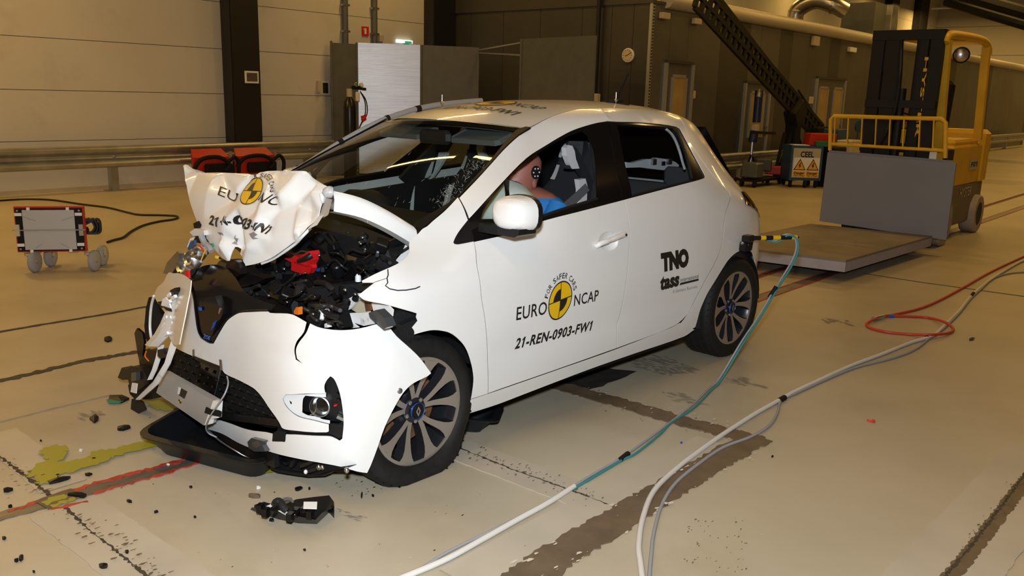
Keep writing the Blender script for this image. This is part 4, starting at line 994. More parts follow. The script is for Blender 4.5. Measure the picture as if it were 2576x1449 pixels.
# fog lamp recess: white bracket, black box, round clear lamp
bsub('lamp_bracket', 'plastic_white', [(712, 995), (818, 991), (818, 1003), (766, 999), (760, 1008), (758, 1042), (772, 1049), (800, 1053), (806, 1058), (828, 1062), (828, 1070), (787, 1060), (751, 1051), (728, 1036), (714, 1018), (709, 1004)], step=.03, off=-.016, holes=[[(725, 1011), (731, 1015), (732, 1020), (729, 1021)]])
bsub('lamp_pocket', 'black_plastic', [(757, 998), (820, 994), (830, 1010), (850, 1000), (857, 1060), (828, 1068), (800, 1056), (757, 1046)], step=.04, off=-.05)
fc = bp(802, 1028, -.02); b = B(); b.lathe([(.036, -.03), (.042, -.01), (.040, .004), (.036, .006)], fc, (.8, .55, .1), 20, caps=False); b.obj('lamp_ring', 'dull_silver', bump, 50)
b = B(); b.lathe([(.038, -.01), (.034, .008), (.02, .016), (.004, .019)], fc, (.8, .55, .1), 20); b.obj('fog_lamp', 'glass_clear', bump, 60)
b = B(); b.lathe([(.036, -.02), (.02, -.045), (.004, -.05)], fc, (.8, .55, .1), 16, caps=False); b.obj('reflector', 'silver', bump, 60)
b = B(); b.tube(spline([fc+V((.02, .01, .03)), fc+V((.028, .016, .0)), fc+V((.03, 0, -.02)), fc+V((.03, -.02, -.03))], 4), .0018, 5); b.obj('cracked_glass_edge', 'silver', bump)
for (u0, v0, u1, v1, m) in [(842, 997, 854, 1004, 'black_plastic'), (841, 1024, 842.5, 1027, 'red_plastic'), (845, 1054, 862, 1062, 'dull_silver'), (846, 1010, 860, 1026, 'black_plastic')]:
    b = B(); p, q = bp(u0, v0, -.03), bp(u1, v1, -.03); b.bar(p, q, .018, .012); b.obj('connector', m, bump)
b = B(); b.lathe([(.011, 0), (.011, .004), (.009, .005)], bp(1005, 983), (.25, .96, .1), 16); b.obj('tow_cap', 'dull_silver', bump, 40)
# right half of the nose: torn bumper side, turned outwards
BR = Surf((.95, -.3, 0), (.3, .95, 0), (0, 0, 1), lambda a, z: 2.985-.55*max(0, -(a-.28))**2*3+interp(BZ, z)*.5-.0, 2.5, 6)
rb = panel('bumper_side', 'car_white', car, [(466, 709), (441, 691), (418, 689), (410, 688), (398, 710), (383, 724), (373, 745), (384, 765), (402, 790), (410, 800), (404, 830), (420, 868), (436, 870), (442, 838), (452, 790), (462, 740)], BR, step=.03, th=.004)

b = B(); b.tube(spline([BR.P(*BR.hit(u, v)) for u, v in [(374, 746), (367, 775), (364, 820), (367, 850), (372, 858)]], 4), .006, 6); b.obj('opening_rim', 'car_white', rb, 60)
# shredded inner carrier hanging in front of it
def shard(name, m, par, pts, x=None, th=.006, ax=0, tilt=None):
    P = [on(u, v, ax, x) for u, v in pts]; off = V((0, 0, 0)); off[ax] = -th
    b = B(); b.prism(P, off); return b.obj(name, m, par)
def strip3(name, m, par, L, R, xs, th=.006):
    # ribbon between two traced edges, depth changing along its length
    rows = []
    for (l, r, x) in zip(L, R, xs):
        p, q = on(*l, 0, x), on(*r, 0, x+.01); rows.append([p, p.lerp(q, .5)+V((.012, 0, 0)), q, q-V((th, 0, 0)), p-V((th, 0, 0))])
    b = B(); b.loft(rows, closed=True, caps=True); return b.obj(name, m, par, 25)
car_strip = strip3('carrier_strip', 'scuffed_white', rb, [(447, 722), (432, 745), (415, 785), (402, 815), (388, 840), (364, 868)], [(454, 728), (457, 752), (455, 785), (440, 820), (418, 850), (398, 872)], [3.07, 3.095, 3.11, 3.115, 3.11, 3.10])
strip3('carrier_strip', 'scuffed_white', rb, [(452, 770), (448, 800), (432, 850), (415, 910), (385, 960), (343, 1002)], [(466, 775), (461, 810), (444, 862), (426, 915), (398, 965), (352, 1006)], [3.09, 3.105, 3.115, 3.12, 3.115, 3.09])
strip3('carrier_strip', 'plastic_white', rb, [(400, 868), (394, 900), (385, 930), (374, 955)], [(410, 868), (402, 900), (392, 930), (380, 955)], [3.075, 3.08, 3.085, 3.085])
for k, (u, v) in enumerate([(427, 742), (425, 760), (418, 800), (414, 818), (428, 800), (432, 815), (420, 840), (438, 748)]):
    b = B(); p = on(u, v, 0, 3.125); b.box(p, (.012, .03, .012), Matrix.Rotation(.5, 3, 'X')); b.obj('rib', 'plastic_white', rb)
shard('carrier_shard', 'plastic_white', rb, [(409, 752), (416, 748), (424, 760), (430, 778), (424, 782), (412, 772), (405, 768)], 3.125)
shard('black_clip', 'black_plastic', rb, [(396, 759), (406, 758), (412, 772), (404, 775)], 3.12, .01); shard('black_clip', 'black_plastic', rb, [(408, 770), (426, 776), (430, 784), (418, 780)], 3.13, .008)
shard('black_clip', 'black_plastic', rb, [(428, 730), (440, 724), (444, 734), (436, 746), (426, 742)], 3.125, .02)
shard('black_clip', 'black_plastic', rb, [(396, 880), (410, 877), (413, 892), (404, 902), (396, 896)], 3.13, .02)
shard('lamp_opening', 'matt_black', rb, [(374, 748), (384, 766), (402, 792), (412, 806), (400, 850), (374, 866), (366, 850), (363, 820), (367, 775)], 2.93, .03)
shard('lamp_chip', 'blue_ring', rb, [(376, 838), (380, 832), (382, 842), (378, 848)], 2.94, .004)
shard('trim_blade', 'gloss_black', rb, [(338, 838), (344, 826), (358, 838), (362, 860), (358, 900), (352, 915), (346, 890)], 2.90, .012)
shard('dark_bracket', 'black_plastic', rb, [(350, 910), (372, 880), (398, 884), (384, 930), (372, 950), (356, 950)], 2.93, .06)
shard('dark_bracket', 'black_plastic', rb, [(296, 950), (306, 925), (318, 930), (330, 922), (352, 925), (366, 940), (372, 965), (345, 985), (326, 972), (322, 955), (308, 956)], 2.97, .05)
shard('dark_bracket', 'textured_black', rb, [(322, 968), (368, 958), (392, 968), (398, 990), (380, 1005), (340, 1005), (326, 990)], 2.96, .06)
shard('torn_flap', 'textured_black', rb, [(331, 1004), (344, 1001), (358, 1012), (366, 1030), (354, 1036), (344, 1044), (338, 1034), (328, 1036)], 3.0, .008)
shard('label', 'sticker_white', rb, [(332, 963), (345, 965), (342, 990), (328, 986)], 3.005, .004)
shard('light_guide', 'clear_shard', rb, [(330, 938), (342, 936), (342, 958), (330, 960)], 2.99, .02)
for pts, m in [([(436, 705), (434, 715), (425, 728), (428, 742)], 'red_plastic'), ([(441, 700), (444, 690), (452, 684)], 'cable_black'), ([(368, 884), (365, 896), (374, 908)], 'orange_plastic')]:
    b = B(); b.tube(spline([on(u, v, 0, 3.0) for u, v in pts], 4), .003, 5); b.obj('loose_wire', m, rb)
# ---- number-plate beam, grille, badge panel
def plate(name, m, pts, x, th, par=bump): return shard(name, m, par, pts, x, th)
bm = plate('crash_beam', 'painted_silver', [(409, 936), (538, 1009), (526, 1067), (512, 1070), (393, 988)], 3.035, .03, car)
plate('beam_end', 'sticker_white', [(536, 1008), (549, 1011), (546, 1052), (528, 1054), (525, 1068), (514, 1070)], 3.045, .02, bm)
plate('sticker', 'decal_black', [(455, 977), (470, 985), (463, 1003), (448, 993)], 3.037, .002, bm); plate('sticker', 'sticker_white', [(449, 974), (455, 977), (451, 993), (446, 991)], 3.0375, .002, bm)
plate('mini_target', 'decal_yellow', [(449, 1005), (455, 1006), (454, 1015), (449, 1014)], 3.0375, .002, bm); plate('mini_target', 'decal_black', [(449, 1005), (452, 1006), (452, 1010), (449, 1009)], 3.039, .002, bm); plate('mini_target', 'decal_black', [(452, 1010), (455, 1010), (454, 1015), (451, 1014)], 3.039, .002, bm)
plate('black_tape', 'matt_black', [(518, 1024), (529, 1030), (548, 1032), (556, 1036), (554, 1049), (530, 1044), (514, 1038)], 3.05, .004, bm)
b = B(); b.tube(spline([on(u, v, 0, x) for u, v, x in [(571, 947, 3.0), (574, 965, 3.03), (566, 990, 3.06), (550, 1015, 3.07), (530, 1045, 3.07), (518, 1075, 3.05), (525, 1090, 3.02), (545, 1100, 3.0)]], 5), .0032, 6); b.obj('grey_wire', 'cable_grey', bump, 60)
for pts in ([(484, 880), (488, 878), (488, 896), (484, 896)], [(551, 904), (557, 906), (559, 932), (553, 930)]): plate('tape_strip', 'dull_silver', pts, 2.985, .003)
gb = panel('lower_grille', 'matt_black', car, [(436, 870), (488, 895), (553, 921), (602, 955), (637, 974), (656, 993), (676, 1022), (700, 1056), (712, 1078), (690, 1090), (640, 1082), (560, 1055), (530, 1020), (410, 940), (428, 900)], BMP, step=.05, off=-.055)
b = B(); rn = random.Random(4)
gp = [(436, 876), (488, 899), (553, 925), (602, 959), (637, 978), (656, 997), (676, 1026), (700, 1060), (706, 1078), (640, 1070), (560, 1040), (545, 1012), (412, 936), (430, 900)]
for j in range(11):
    for i in range(17):
        u = 404+i*20+(j % 2)*10; v = 842+j*19+(u-408)*.36
        if not inside((u, v), gp): continue
        p = bp(u, v, -.032); s = .0165
        b.add([p+V((.004*math.cos(k*math.pi/3+.5), s*math.cos(k*math.pi/3), s*.78*math.sin(k*math.pi/3)))+V((.013*math.sin(k*math.pi/3), 0, 0)) for k in range(6)]+[p+V((.014, 0, .005))], [(k, (k+1) % 6, 6) for k in range(6)])
tag(b.obj('grille_scales', 'gloss_black', gb, 20), kind='stuff')
bsub('grille_shutter', 'gloss_black', [(502, 903), (551, 922), (546, 960), (536, 1000), (485, 972), (495, 930)], step=.05, off=-.028)
b = B(); b.bar(bp(553, 932, -.02), bp(536, 1000, -.02), .004); b.obj('shutter_edge', 'dull_silver', gb)
b = B(); b.bar(bp(545, 1046, -.012), bp(700, 1068, -.02), .012, .03); b.obj('grille_rail', 'black_plastic', gb)
bsub('grille_top_rail', 'black_plastic', [(487, 894), (553, 920), (550, 930), (492, 904)], step=.05, off=.004)
badge = panel('badge_panel', 'gloss_black', car, [(470, 699), (483, 741), (490, 795), (495, 830), (504, 851), (523, 863), (537, 865), (556, 831), (571, 808), (584, 797), (601, 788), (627, 785.5), (676, 784), (690, 770), (640, 752), (612, 735), (590, 700), (560, 672), (520, 668), (490, 680)], BMP, step=.03, off=-.012)
Z = txt('ZOE', aff(BMP, (509.5, 851), (526, 857), (512, 841.5)), .01); decal('lettering', 'decal_blue', badge, BMP, [Z], -.006, .02)
b = B(); b.tube(spline([bp(u, v, -.006) for u, v in [(473, 704), (485, 741), (492, 795), (497, 829), (505, 848), (523, 860), (535, 862), (554, 829), (569, 806), (583, 795), (601, 786), (627, 783), (674, 781)]], 3), .004, 6); b.obj('badge_rim', 'gloss_black', badge, 60)
shard('badge_core', 'gloss_black', badge, [(500, 750), (540, 745), (560, 790), (546, 820), (532, 845), (512, 838), (504, 800)], 2.955, .03)
for pts, m in [([(500, 772), (505, 775), (504, 782), (499, 779)], 'blue_plastic'), ([(536, 812), (543, 806), (537, 822), (530, 832)], 'blue_ring'), ([(552, 775), (556, 778), (551, 790), (549, 788)], 'silver'), ([(541, 643), (548, 645), (546, 651), (541, 649)], 'yellow_plastic')]: shard('badge_chip', m, badge, pts, 2.965, .006)
# under-tray hanging below
shard('under_tray', 'black_plastic', bump, [(520, 1076), (557, 1093), (596, 1115), (625, 1128), (690, 1143), (694, 1178), (620, 1148), (560, 1110)], 2.93, .02)
b = B(); b.tube(spline([on(u, v, 0, x) for u, v, x in [(519, 1079, 2.99), (550, 1107, 2.98), (590, 1133, 2.96), (620, 1149, 2.93), (636, 1151, 2.92)]], 4), .004, 6); b.obj('tray_edge', 'dull_silver', bump, 60)
for pts, m, x, th in [([(622, 1112), (632, 1102), (648, 1106), (664, 1110), (660, 1120), (668, 1136), (640, 1136), (626, 1128)], 'clear_shard', 2.985, .02), ([(634, 1113), (645, 1110), (652, 1122), (644, 1128), (634, 1122)], 'dull_silver', 2.988, .002),
                      ([(662, 1130), (690, 1140), (691, 1178), (655, 1163), (628, 1150)], 'black_plastic', 2.96, .02), ([(690, 1142), (740, 1152), (804, 1166), (870, 1178), (830, 1184), (800, 1194), (740, 1190), (692, 1178)], 'matt_black', 2.86, .05)]: shard('broken_bracket', m, bump, pts, x, th)
b = B(); P = [on(u, v, 0, x) for u, v, x in [(684, 1174, 2.93), (700, 1182, 2.92), (740, 1189, 2.88), (776, 1193, 2.86), (815, 1191, 2.82), (838, 1180, 2.80), (880, 1180, 2.78)]]; b.tube(P, .011, 6); b.obj('lower_stiffener', 'black_plastic', bump, 40)
for (u, v, r, m) in [(769, 1187, .008, 'sticker_white'), (802, 1175, .010, 'silver'), (811, 1176, .008, 'silver'), (686, 1148, .012, 'clear_shard'), (704, 1172, .012, 'dull_silver'), (872, 1183, .010, 'silver')]:
    b = B(); b.ell(on(u, v, 0, 2.90), (r, r, r*1.2), 8, 6); b.obj('fastener', m, bump, 60)
for (p, q) in [((700, 1152), (712, 1180)), ((735, 1172), (745, 1155)), ((760, 1172), (790, 1160)), ((695, 1155), (725, 1165)), ((780, 1185), (800, 1178))]:
    b = B(); b.bar(on(*p, 0, 2.90), on(*q, 0, 2.90), .02, .012); b.obj('bracket_rib', 'black_plastic', bump)
# ---------------------------------------------------------------- wheels
def wheel(c, side, flat=False, rot=90.0, r=.308, face=True):
    c = V(c); ax = V((0, side, 0))
    def loc(rr, ang, h): t = math.radians(ang); return c+V((-side*rr*math.cos(t), side*h, rr*math.sin(t)))
    def squash(b):
        if not flat: 
            for p in b.v: p.z = max(p.z, .001)
            return b
        for p in b.v:
            k = ss(.14, -.01, p.z); o = max(0, .0-p.z)
            p.y += side*.03*k*(1 if (p.y-c.y)*side > -.10 else -1); p.x += (p.x-c.x)*.10*k; p.z = max(p.z, .001+.010*max(0, 1-abs(p.x-c.x)/.05)*0)
        return b
    prof = [(.222, -.195), (.232, -.205), (.262, -.212), (.290, -.200), (.303, -.185), (.309, -.170), (r, -.150), (.301, -.146), (.301, -.138), (r, -.134), (r, -.105), (.301, -.101), (.301, -.093), (r, -.089), (r, -.062), (.301, -.058), (.301, -.050), (r, -.046), (.309, -.028), (.303, -.012), (.290, .004), (.262, .014), (.240, .010), (.230, .002), (.222, -.004)]
    b = B(); b.lathe(prof, c, ax, 64, closed=True); squash(b); w = b.obj('wheel', 'rubber', car, 35)
    b = B()
    for k in range(48):
        t0 = k*7.5
        for h0, h1, sk in ((-.028, -.006, 0), (-.178, -.150, 0)):
            p0, p1, p2, p3 = loc(r+.001, t0, h0-.016), loc(r+.001, t0+1.6, h0-.016), loc(.300, t0+1.6, h1+.006), loc(.300, t0, h1+.006); b.add([p0, p1, p2, p3], [(0, 1, 2, 3), (3, 2, 1, 0)])
    squash(b); tag(b.obj('tread_cuts', 'matt_black', w), kind='stuff')
    b = B(); b.lathe([(.222, -.19), (.214, -.18), (.200, -.14), (.200, -.05), (.208, -.012), (.214, -.004), (.2235, -.002), (.2255, -.006), (.222, -.012)], c, ax, 56, caps=False); b.obj('rim', 'wheel_dark', w, 40)
    b = B(); b.lathe([(.2095, -.006), (.2105, -.001), (.2235, -.001), (.2255, -.005)], c, ax, 56, caps=False); b.obj('rim_lip', 'wheel_face', w, 40)
    b = B(); b.lathe([(.03, -.085), (.150, -.085), (.150, -.105), (.03, -.105)], c, ax, 40, closed=True); b.obj('brake_disc', 'rust', w, 40)
    b = B(); b.lathe([(.09, -.099), (.07, -.06), (.06, -.055)], c, ax, 24); b.obj('hub', 'wheel_dark', w, 40)
    b = B()
    for k in range(3): b.bar(loc(.10, rot+40+k*9, -.085), loc(.15, rot+40+k*9, -.085), .05, .05, up=ax)
    b.obj('brake_caliper', 'rust', w)
    RS = [(.030, 7.0, .0105, -.028), (.060, 9.0, .0105, -.026), (.095, 12, .0115, -.021), (.130, 15.0, .0135, -.015), (.165, 17.0, .0180, -.008), (.190, 17.8, .0260, -.004), (.2135, 18.0, .041, -.001)]
    for k in range(5):
        for s in (-1, 1):
            L = []; R = []
            for rr, an, hw, h in RS:
                a = rot+72*k+s*an; dn = math.degrees(hw/rr)
                wi, wo = (.72, 1.28)
                e1, e2 = a-dn, a+dn
                L.append((rr, e1, h)); R.append((rr, e2, h))
            b = B(); top = []; 
            b.m(0).loft([[loc(*l), loc(*r_)] for l, r_ in zip(L, R)])
            lo = [[loc(l[0], l[1], l[2]), loc(l[0], l[1]-1.5, l[2]-.045)] for l in L]; hi = [[loc(q[0], q[1]+1.5, q[2]-.045), loc(*q)] for q in R]
            b.m(1).loft(lo).loft(hi).loft([[a_[1], c_[0]] for a_, c_ in zip(lo, hi)])
            b.obj('spoke', ['wheel_face', 'wheel_dark'], w)
    b = B(); b.lathe([(.052, -.05), (.056, -.030), (.050, -.024), (.03, -.022)], c, ax, 30); b.obj('hub_plate', 'wheel_dark', w, 40)
    b = B(); b.lathe([(.034, -.03), (.034, -.012), (.031, -.008), (.001, -.007)], c, ax, 28); b.obj('centre_cap', 'gloss_black', w, 40)
    b = B(); b.lathe([(.0315, -.010), (.034, -.006), (.036, -.010), (.0345, -.014)], c, ax, 28, closed=True); b.obj('cap_ring', 'blue_ring', w, 50)
    b = B(); D = [(.022, 90), (.012, 180), (.022, 270), (.012, 0)]; d2 = [(.011, 90), (.005, 180), (.011, 270), (.005, 0)]
    for i in range(4): j = (i+1) % 4; b.add([loc(D[i][0], D[i][1], -.0055), loc(D[j][0], D[j][1], -.0055), loc(d2[j][0], d2[j][1], -.0055), loc(d2[i][0], d2[i][1], -.0055)], [(0, 1, 2, 3)])
    b.obj('cap_emblem', 'wheel_face', w)
    for k in range(5):
        b = B(); p = loc(.046, rot+36+72*k, -.034); b.lathe([(.010, 0), (.009, .012), (.005, .013)], p, ax, 8); b.obj('lug_nut', 'zinc', w, 40)
    return w
fw = on(1055, 1036, 1, .815); rw = on(1846, 775, 1, .83)
wheel(fw, 1, True, 90); wheel(rw, 1, False, 88)
wheel((fw.x-.10, -.74, fw.z), -1, True, 100); wheel((rw.x, -.835, rw.z), -1, False, 70)
def liner(cx, cz, side, r, a0, a1, nm='wheel_liner', y0=.83):
    b = B(); rows = []
    for k in range(19):
        t = math.radians(a0+(a1-a0)*k/18); rows.append([V((cx+rr*math.cos(t), side*y, cz+rr*math.sin(t))) for rr, y in ((r-.0, y0), (r+.006, y0-.04), (r+.006, .5), (.05, .49))])
    b.loft(rows); return b.obj(nm, 'textured_black', car, 40)
liner(fw.x, fw.z+.02, 1, .372, 75, 168, y0=.82); liner(fw.x-.1, fw.z+.02, -1, .36, 90, 195, y0=.7); liner(rw.x, rw.z, 1, .352, -12, 180, y0=.81); liner(rw.x, rw.z, -1, .352, -12, 192, y0=.825)
# dark liner piece seen between the torn fender and the bumper
b = B(); P = [on(u, v, 1, .80) for u, v in [(978, 800), (1012, 778), (1049, 788), (1050, 805), (1040, 822), (1046, 842), (1062, 846), (1085, 850), (1060, 905), (1030, 880), (995, 845)]]; b.prism(P, (0, -.02, 0)); b.obj('liner_flap', 'textured_black', car)
# ---------------------------------------------------------------- structure under and inside
b = B(); b.span((-.5, -.70, .17), (.0-.38+.0, .70, .3)).span((.38, -.74, .165), (2.08, .74, .24)).span((-.5, -.48, .2), (2.6, .48, .26)); b.obj('underbody', 'matt_black', car)
b = B(); b.span((2.30, -.62, .2), (2.33, .62, .93)); b.obj('firewall', 'matt_black', car)
for s, pl in ((1, fdL), (-1, fdR)):
    pass
inn = [(1193, 612), (1293, 589), (1342, 567), (1445, 540), (1569, 508), (1578, 590), (1552, 870), (1400, 925), (1229, 984), (1226, 850), (1203, 674)]
pairsub('inner_trim', 'trim_dark', inn, fdL, fdR, off=-.07, th=.01, step=.12)
inn2 = [(1572, 508), (1687, 477), (1770, 453), (1830, 490), (1812, 628), (1770, 704), (1692, 815), (1560, 870), (1590, 590)]
pairsub('inner_trim', 'trim_dark', inn2, rdL, rdR, off=-.07, th=.01, step=.12)
pairsub('pillar_trim', 'trim_dark', [(1500, 300), (1530, 296), (1556, 340), (1585, 420), (1600, 520), (1560, 520), (1528, 500), (1515, 400)], fdL, fdR, off=-.05, th=.02)
pairsub('pillar_trim', 'trim_dark', [(1160, 500), (1238, 425), (1334, 335), (1400, 300), (1520, 280), (1515, 300), (1445, 322), (1376, 358), (1324, 392), (1252, 464), (1180, 545)], fdL, fdR, off=-.02, th=.01)
pairsub('pillar_trim', 'trim_dark', [(1530, 282), (1640, 284), (1700, 292), (1740, 357), (1790, 440), (1760, 450), (1728, 364), (1700, 322), (1618, 314), (1535, 308)], rdL, rdR, off=-.02, th=.01)
pairsub('inner_trim', 'trim_dark', [(1705, 290), (1740, 357), (1795, 440), (1838, 500), (1820, 620), (1780, 720), ('p', -.2, .1), ('p', -.5, .05), ('p', -.5, .3), ('p', -.3, .5), ('p', -.18, .72), ('p', -.1, .9)], qL, qR, off=-.05, th=.01, step=.1)
b = B(); b.loft([[p-V((0, 0, .035)) for p in roofrow(ts[1:-1], q)] for q in dense[1:]]); hl = b.obj('headliner', 'headliner', car, 40)
b = B(); b.box((1.62, .28, 1.325), (.16, .34, .018), Matrix.Rotation(.35, 3, 'Y'), bev=.02); b.obj('sun_visor', 'headliner', hl)
b = B(); b.box((1.62, -.28, 1.325), (.16, .34, .018), Matrix.Rotation(.35, 3, 'Y'), bev=.02); b.obj('sun_visor', 'headliner', hl)
b = B(); b.box((1.70, 0.02, 1.31), (.04, .23, .07), bev=.02); b.obj('rear_view_mirror', 'trim_dark', hl)
b = B(); pr = [(2.30, .70), (2.34, .95), (2.22, .985), (2.02, .985), (1.86, .955), (1.80, .88), (1.84, .72), (2.0, .6)]
b.loft([[V((x, y, z)) for x, z in pr] for y in (-.66, -.3, 0, .3, .66)], closed=True, caps=True); dash = b.obj('dashboard', 'textured_black', car, 40)
b = B(); b.lathe([(.182, 0), (.19, .012), (.198, 0), (.19, -.012)], (1.63, .37, .86), (-.9, 0, .44), 32, closed=True).bar((1.63, .37, .86), (1.85, .37, .78), .06); b.obj('steering_wheel', 'trim_dark', dash, 50)
b = B(); rn = random.Random(2); b.ell((1.69, .46, 1.0), (.13, .22, .14), 20, 12, Matrix.Rotation(-.5, 3, 'Y'))
for p in b.v: p += V((noise.noise(p*9), noise.noise(p*9+V((5, 0, 0))), noise.noise(p*9+V((0, 7, 0)))))*.022
b.obj('airbag', 'airbag', dash, 60)
b = B(); b.ell((1.86, -.36, .95), (.10, .20, .07), 18, 10)
for p in b.v: p += V((noise.noise(p*8), noise.noise(p*8+V((5, 0, 0))), noise.noise(p*8+V((0, 7, 0)))))*.02
b.obj('airbag', 'trim_dark', dash, 60)
# front seats
def seat(y):
    b = B(); b.loft([[V((x, y+dy*w, z)) for dy, z in ((-1, z0-.05), (-1, z0+.05), (-.72, z0+.045), (0, z0+.01), (.72, z0+.045), (1, z0+.05), (1, z0-.05))] for x, z0, w in ((1.60, .50, .20), (1.50, .55, .24), (1.25, .54, .25), (1.05, .52, .25))], closed=True, caps=True); s = b.obj('seat', 'seat_black', car, 50)
    b = B(); b.loft([[V((x+fx, y+dy*w, z)) for dy, fx in ((-1, -.02), (-1, .07), (-.7, .085), (0, .04), (.7, .085), (1, .07), (1, -.02), (0, -.05))] for x, z, w in ((1.06, .52, .23), (1.02, .70, .255), (.98, .90, .25), (.95, 1.00, .23), (.93, 1.08, .17), (.92, 1.16, .135), (.905, 1.24, .125), (.90, 1.29, .09))], closed=True, caps=True); b.obj('seat_backrest', 'seat_black', s, 50)
    for k in (-1,):
        for zz in ([(1.20, 1.275, .12), (1.08, 1.16, .145)], [(.78, .98, .25)]):
            b = B()
            for z0, z1, w in zz:
                n_ = 5
                def xx(z): return interp([(.52, 1.06), (.70, 1.02), (.90, .98), (1.0, .95), (1.08, .93), (1.16, .92), (1.24, .905), (1.29, .90)], z)
                def ww(z): return interp([(.52, .23), (.70, .255), (.90, .25), (1.0, .23), (1.08, .17), (1.16, .135), (1.24, .125), (1.29, .09)], z)
                zs_ = [z0+(z1-z0)*i/n_ for i in range(n_+1)]
                b.loft([[V((xx(z)+.01, y+k*(ww(z)+.004), z)), V((xx(z)+.045, y+k*(ww(z)+.005), z)), V((xx(z)+.080, y+k*(ww(z)-.004), z)), V((xx(z)+.094, y+k*(ww(z)*.72), z))] for z in zs_])
            b.obj('bolster_insert', 'seat_white', s, 50)
    return s
s1 = seat(.36); s2 = seat(-.36)
for pts in ([(1078, 381), (1092, 381), (1078, 442), (1072, 448), (1058, 443)], [(1104, 383), (1124, 382), (1124, 390), (1100, 428), (1086, 448)]):
    b = B(); b.prism([on(u, v, 0, 1.10) for u, v in pts], (-.02, 0, 0)); b.obj('bolster_insert', 'seat_white', s2)
b = B(); b.prism([on(u, v, 0, 1.06) for u, v in [(1202, 345), (1214, 346), (1218, 366), (1214, 380), (1222, 392), (1226, 400), (1214, 406), (1204, 394), (1198, 375)]], (-.02, 0, 0)); b.obj('bolster_insert', 'seat_white', s1)
for pts in ([(1424, 372), (1431, 365), (1440, 367), (1446, 380), (1449, 400), (1458, 424), (1440, 425), (1432, 410), (1425, 392)], [(1456, 452), (1473, 449), (1478, 468), (1476, 512), (1456, 516), (1460, 480)]):
    b = B(); b.prism([on(u, v, 1, .50) for u, v in pts], (0, -.03, 0)); b.obj('bolster_insert', 'seat_white', s1)
b = B(); b.prism([on(u, v, 1, .495) for u, v in [(1432, 425), (1458, 424), (1474, 449), (1478, 515), (1500, 520), (1500, 470), (1480, 430), (1462, 390), (1450, 372), (1440, 367)]], (0, -.04, 0)); b.obj('bolster', 'seat_black', s1)
# move seats' white flank to the photographed place
b = B(); P = [on(1478, 470, 1, .52), on(1440, 505, 1, .52), on(1405, 535, 1, .53), on(1385, 552, 1, .53)]
rows = []
for p in spline(P, 5): rows.append([p+V((.018, 0, .02)), p-V((.018, 0, .02))])
b.loft(rows); b.obj('seat_belt', 'belt_grey', s1)
b = B(); b.loft([[V((x, y, z)) for y in (-.62, -.2, .2, .62)] for x, z in ((.55, .48), (.50, .56), (.15, .54), (.08, .62), (-.02, .95), (-.06, 1.0), (-.12, 1.0))]); b.obj('rear_bench', 'seat_grey', car, 50)
for y in (-.35, .35): b = B(); b.box((-.06, y, 1.05), (.06, .24, .12), bev=.03); b.obj('headrest', 'seat_grey', car, 40)
# torn white parcel shelf
shx = lambda u, v: on(u, v, 1, .18)
ps = [shx(u, v) for u, v in [(1576, 408), (1590, 410), (1612, 404), (1628, 400), (1645, 401), (1652, 397), (1682, 401), (1700, 408), (1708, 415), (1706, 432), (1690, 430), (1668, 428), (1640, 425), (1610, 421), (1577, 422)]]
b = B(); b.prism(ps, (0, -.03, 0)); sh = b.obj('parcel_shelf', 'plastic_white', car)
for u, v in ((1641, 407), (1680, 406)): b = B(); b.box(shx(u, v)+V((0, .01, 0)), (.04, .02, .035)); b.obj('shelf_clip', 'dull_silver', sh)
b = B(); b.box(shx(1666, 411)+V((0, .01, 0)), (.03, .01, .025)); b.obj('shelf_slot', 'matt_black', sh)
b = B(); b.tube(spline([on(u, v, 1, .58) for u, v in [(1676, 325), (1690, 338), (1702, 360), (1712, 390), (1722, 425)]], 4), .008, 6); b.obj('belt_webbing', 'plastic_white', car, 60)
# ---------------------------------------------------------------- door mirror
def mirror(sgn):
    c = on(1294, 538, 1, .93); c = V((c.x, c.y, c.z)) if sgn > 0 else V((1.98, -.80, 1.035)); b = B(); rows = []; MS = .86
    for x, wy_, wz, oz in ((.074, .002, .001, .002), (.0735, .02, .016, .002), (.071, .045, .036, .003), (.063, .070, .056, .004), (.048, .090, .071, .003), (.022, .106, .081, .001), (-.008, .113, .085, 0), (-.035, .116, .086, 0)):
        rows.append([c+V((x, sgn*(MS*wy_*math.copysign(abs(math.cos(t))**.75, math.cos(t))), MS*wz*math.copysign(abs(math.sin(t))**.75, math.sin(t))+oz)) for t in [k*math.pi/12*1.0 for k in range(24)]])
    b.loft(rows, closed=True, caps=True); m = b.obj('mirror', 'car_white', car, 50)
    b = B(); rows = []
    for x, k in ((-.035, 1.02), (-.06, 1.02), (-.066, .96)): rows.append([c+V((x, sgn*MS*.116*k*math.copysign(abs(math.cos(t))**.75, math.cos(t)), .086*MS*k*math.copysign(abs(math.sin(t))**.75, math.sin(t)))) for t in [q*math.pi/12 for q in range(24)]])
    b.loft(rows, closed=True, caps=True); b.obj('mirror_rim', 'black_plastic', m, 40)
    b = B(); b.loft([[c+V((x, sgn*y, z)) for x, y, z in ((.05, w0, zt), (.05, w1, zt), (-.055, w1, zt), (-.055, w0, zt))] for zt, w0, w1 in ((-.052, -.05, .075), (-.075, -.045, .07), (-.086, -.035, .05))], closed=True, caps=True)
    a0 = c+V((0, sgn*-.05, -.075)); a1 = V((c.x+.02, sgn*.77, .985)); b.bar(a0, a1, .06, .035); b.obj('mirror_arm', 'black_plastic', m, 40)
    b = B(); b.box(c+V((-.064, 0, 0)), (.004, .16, .11), bev=.002); b.obj('mirror_glass', 'silver', m)
mirror(1); mirror(-1)
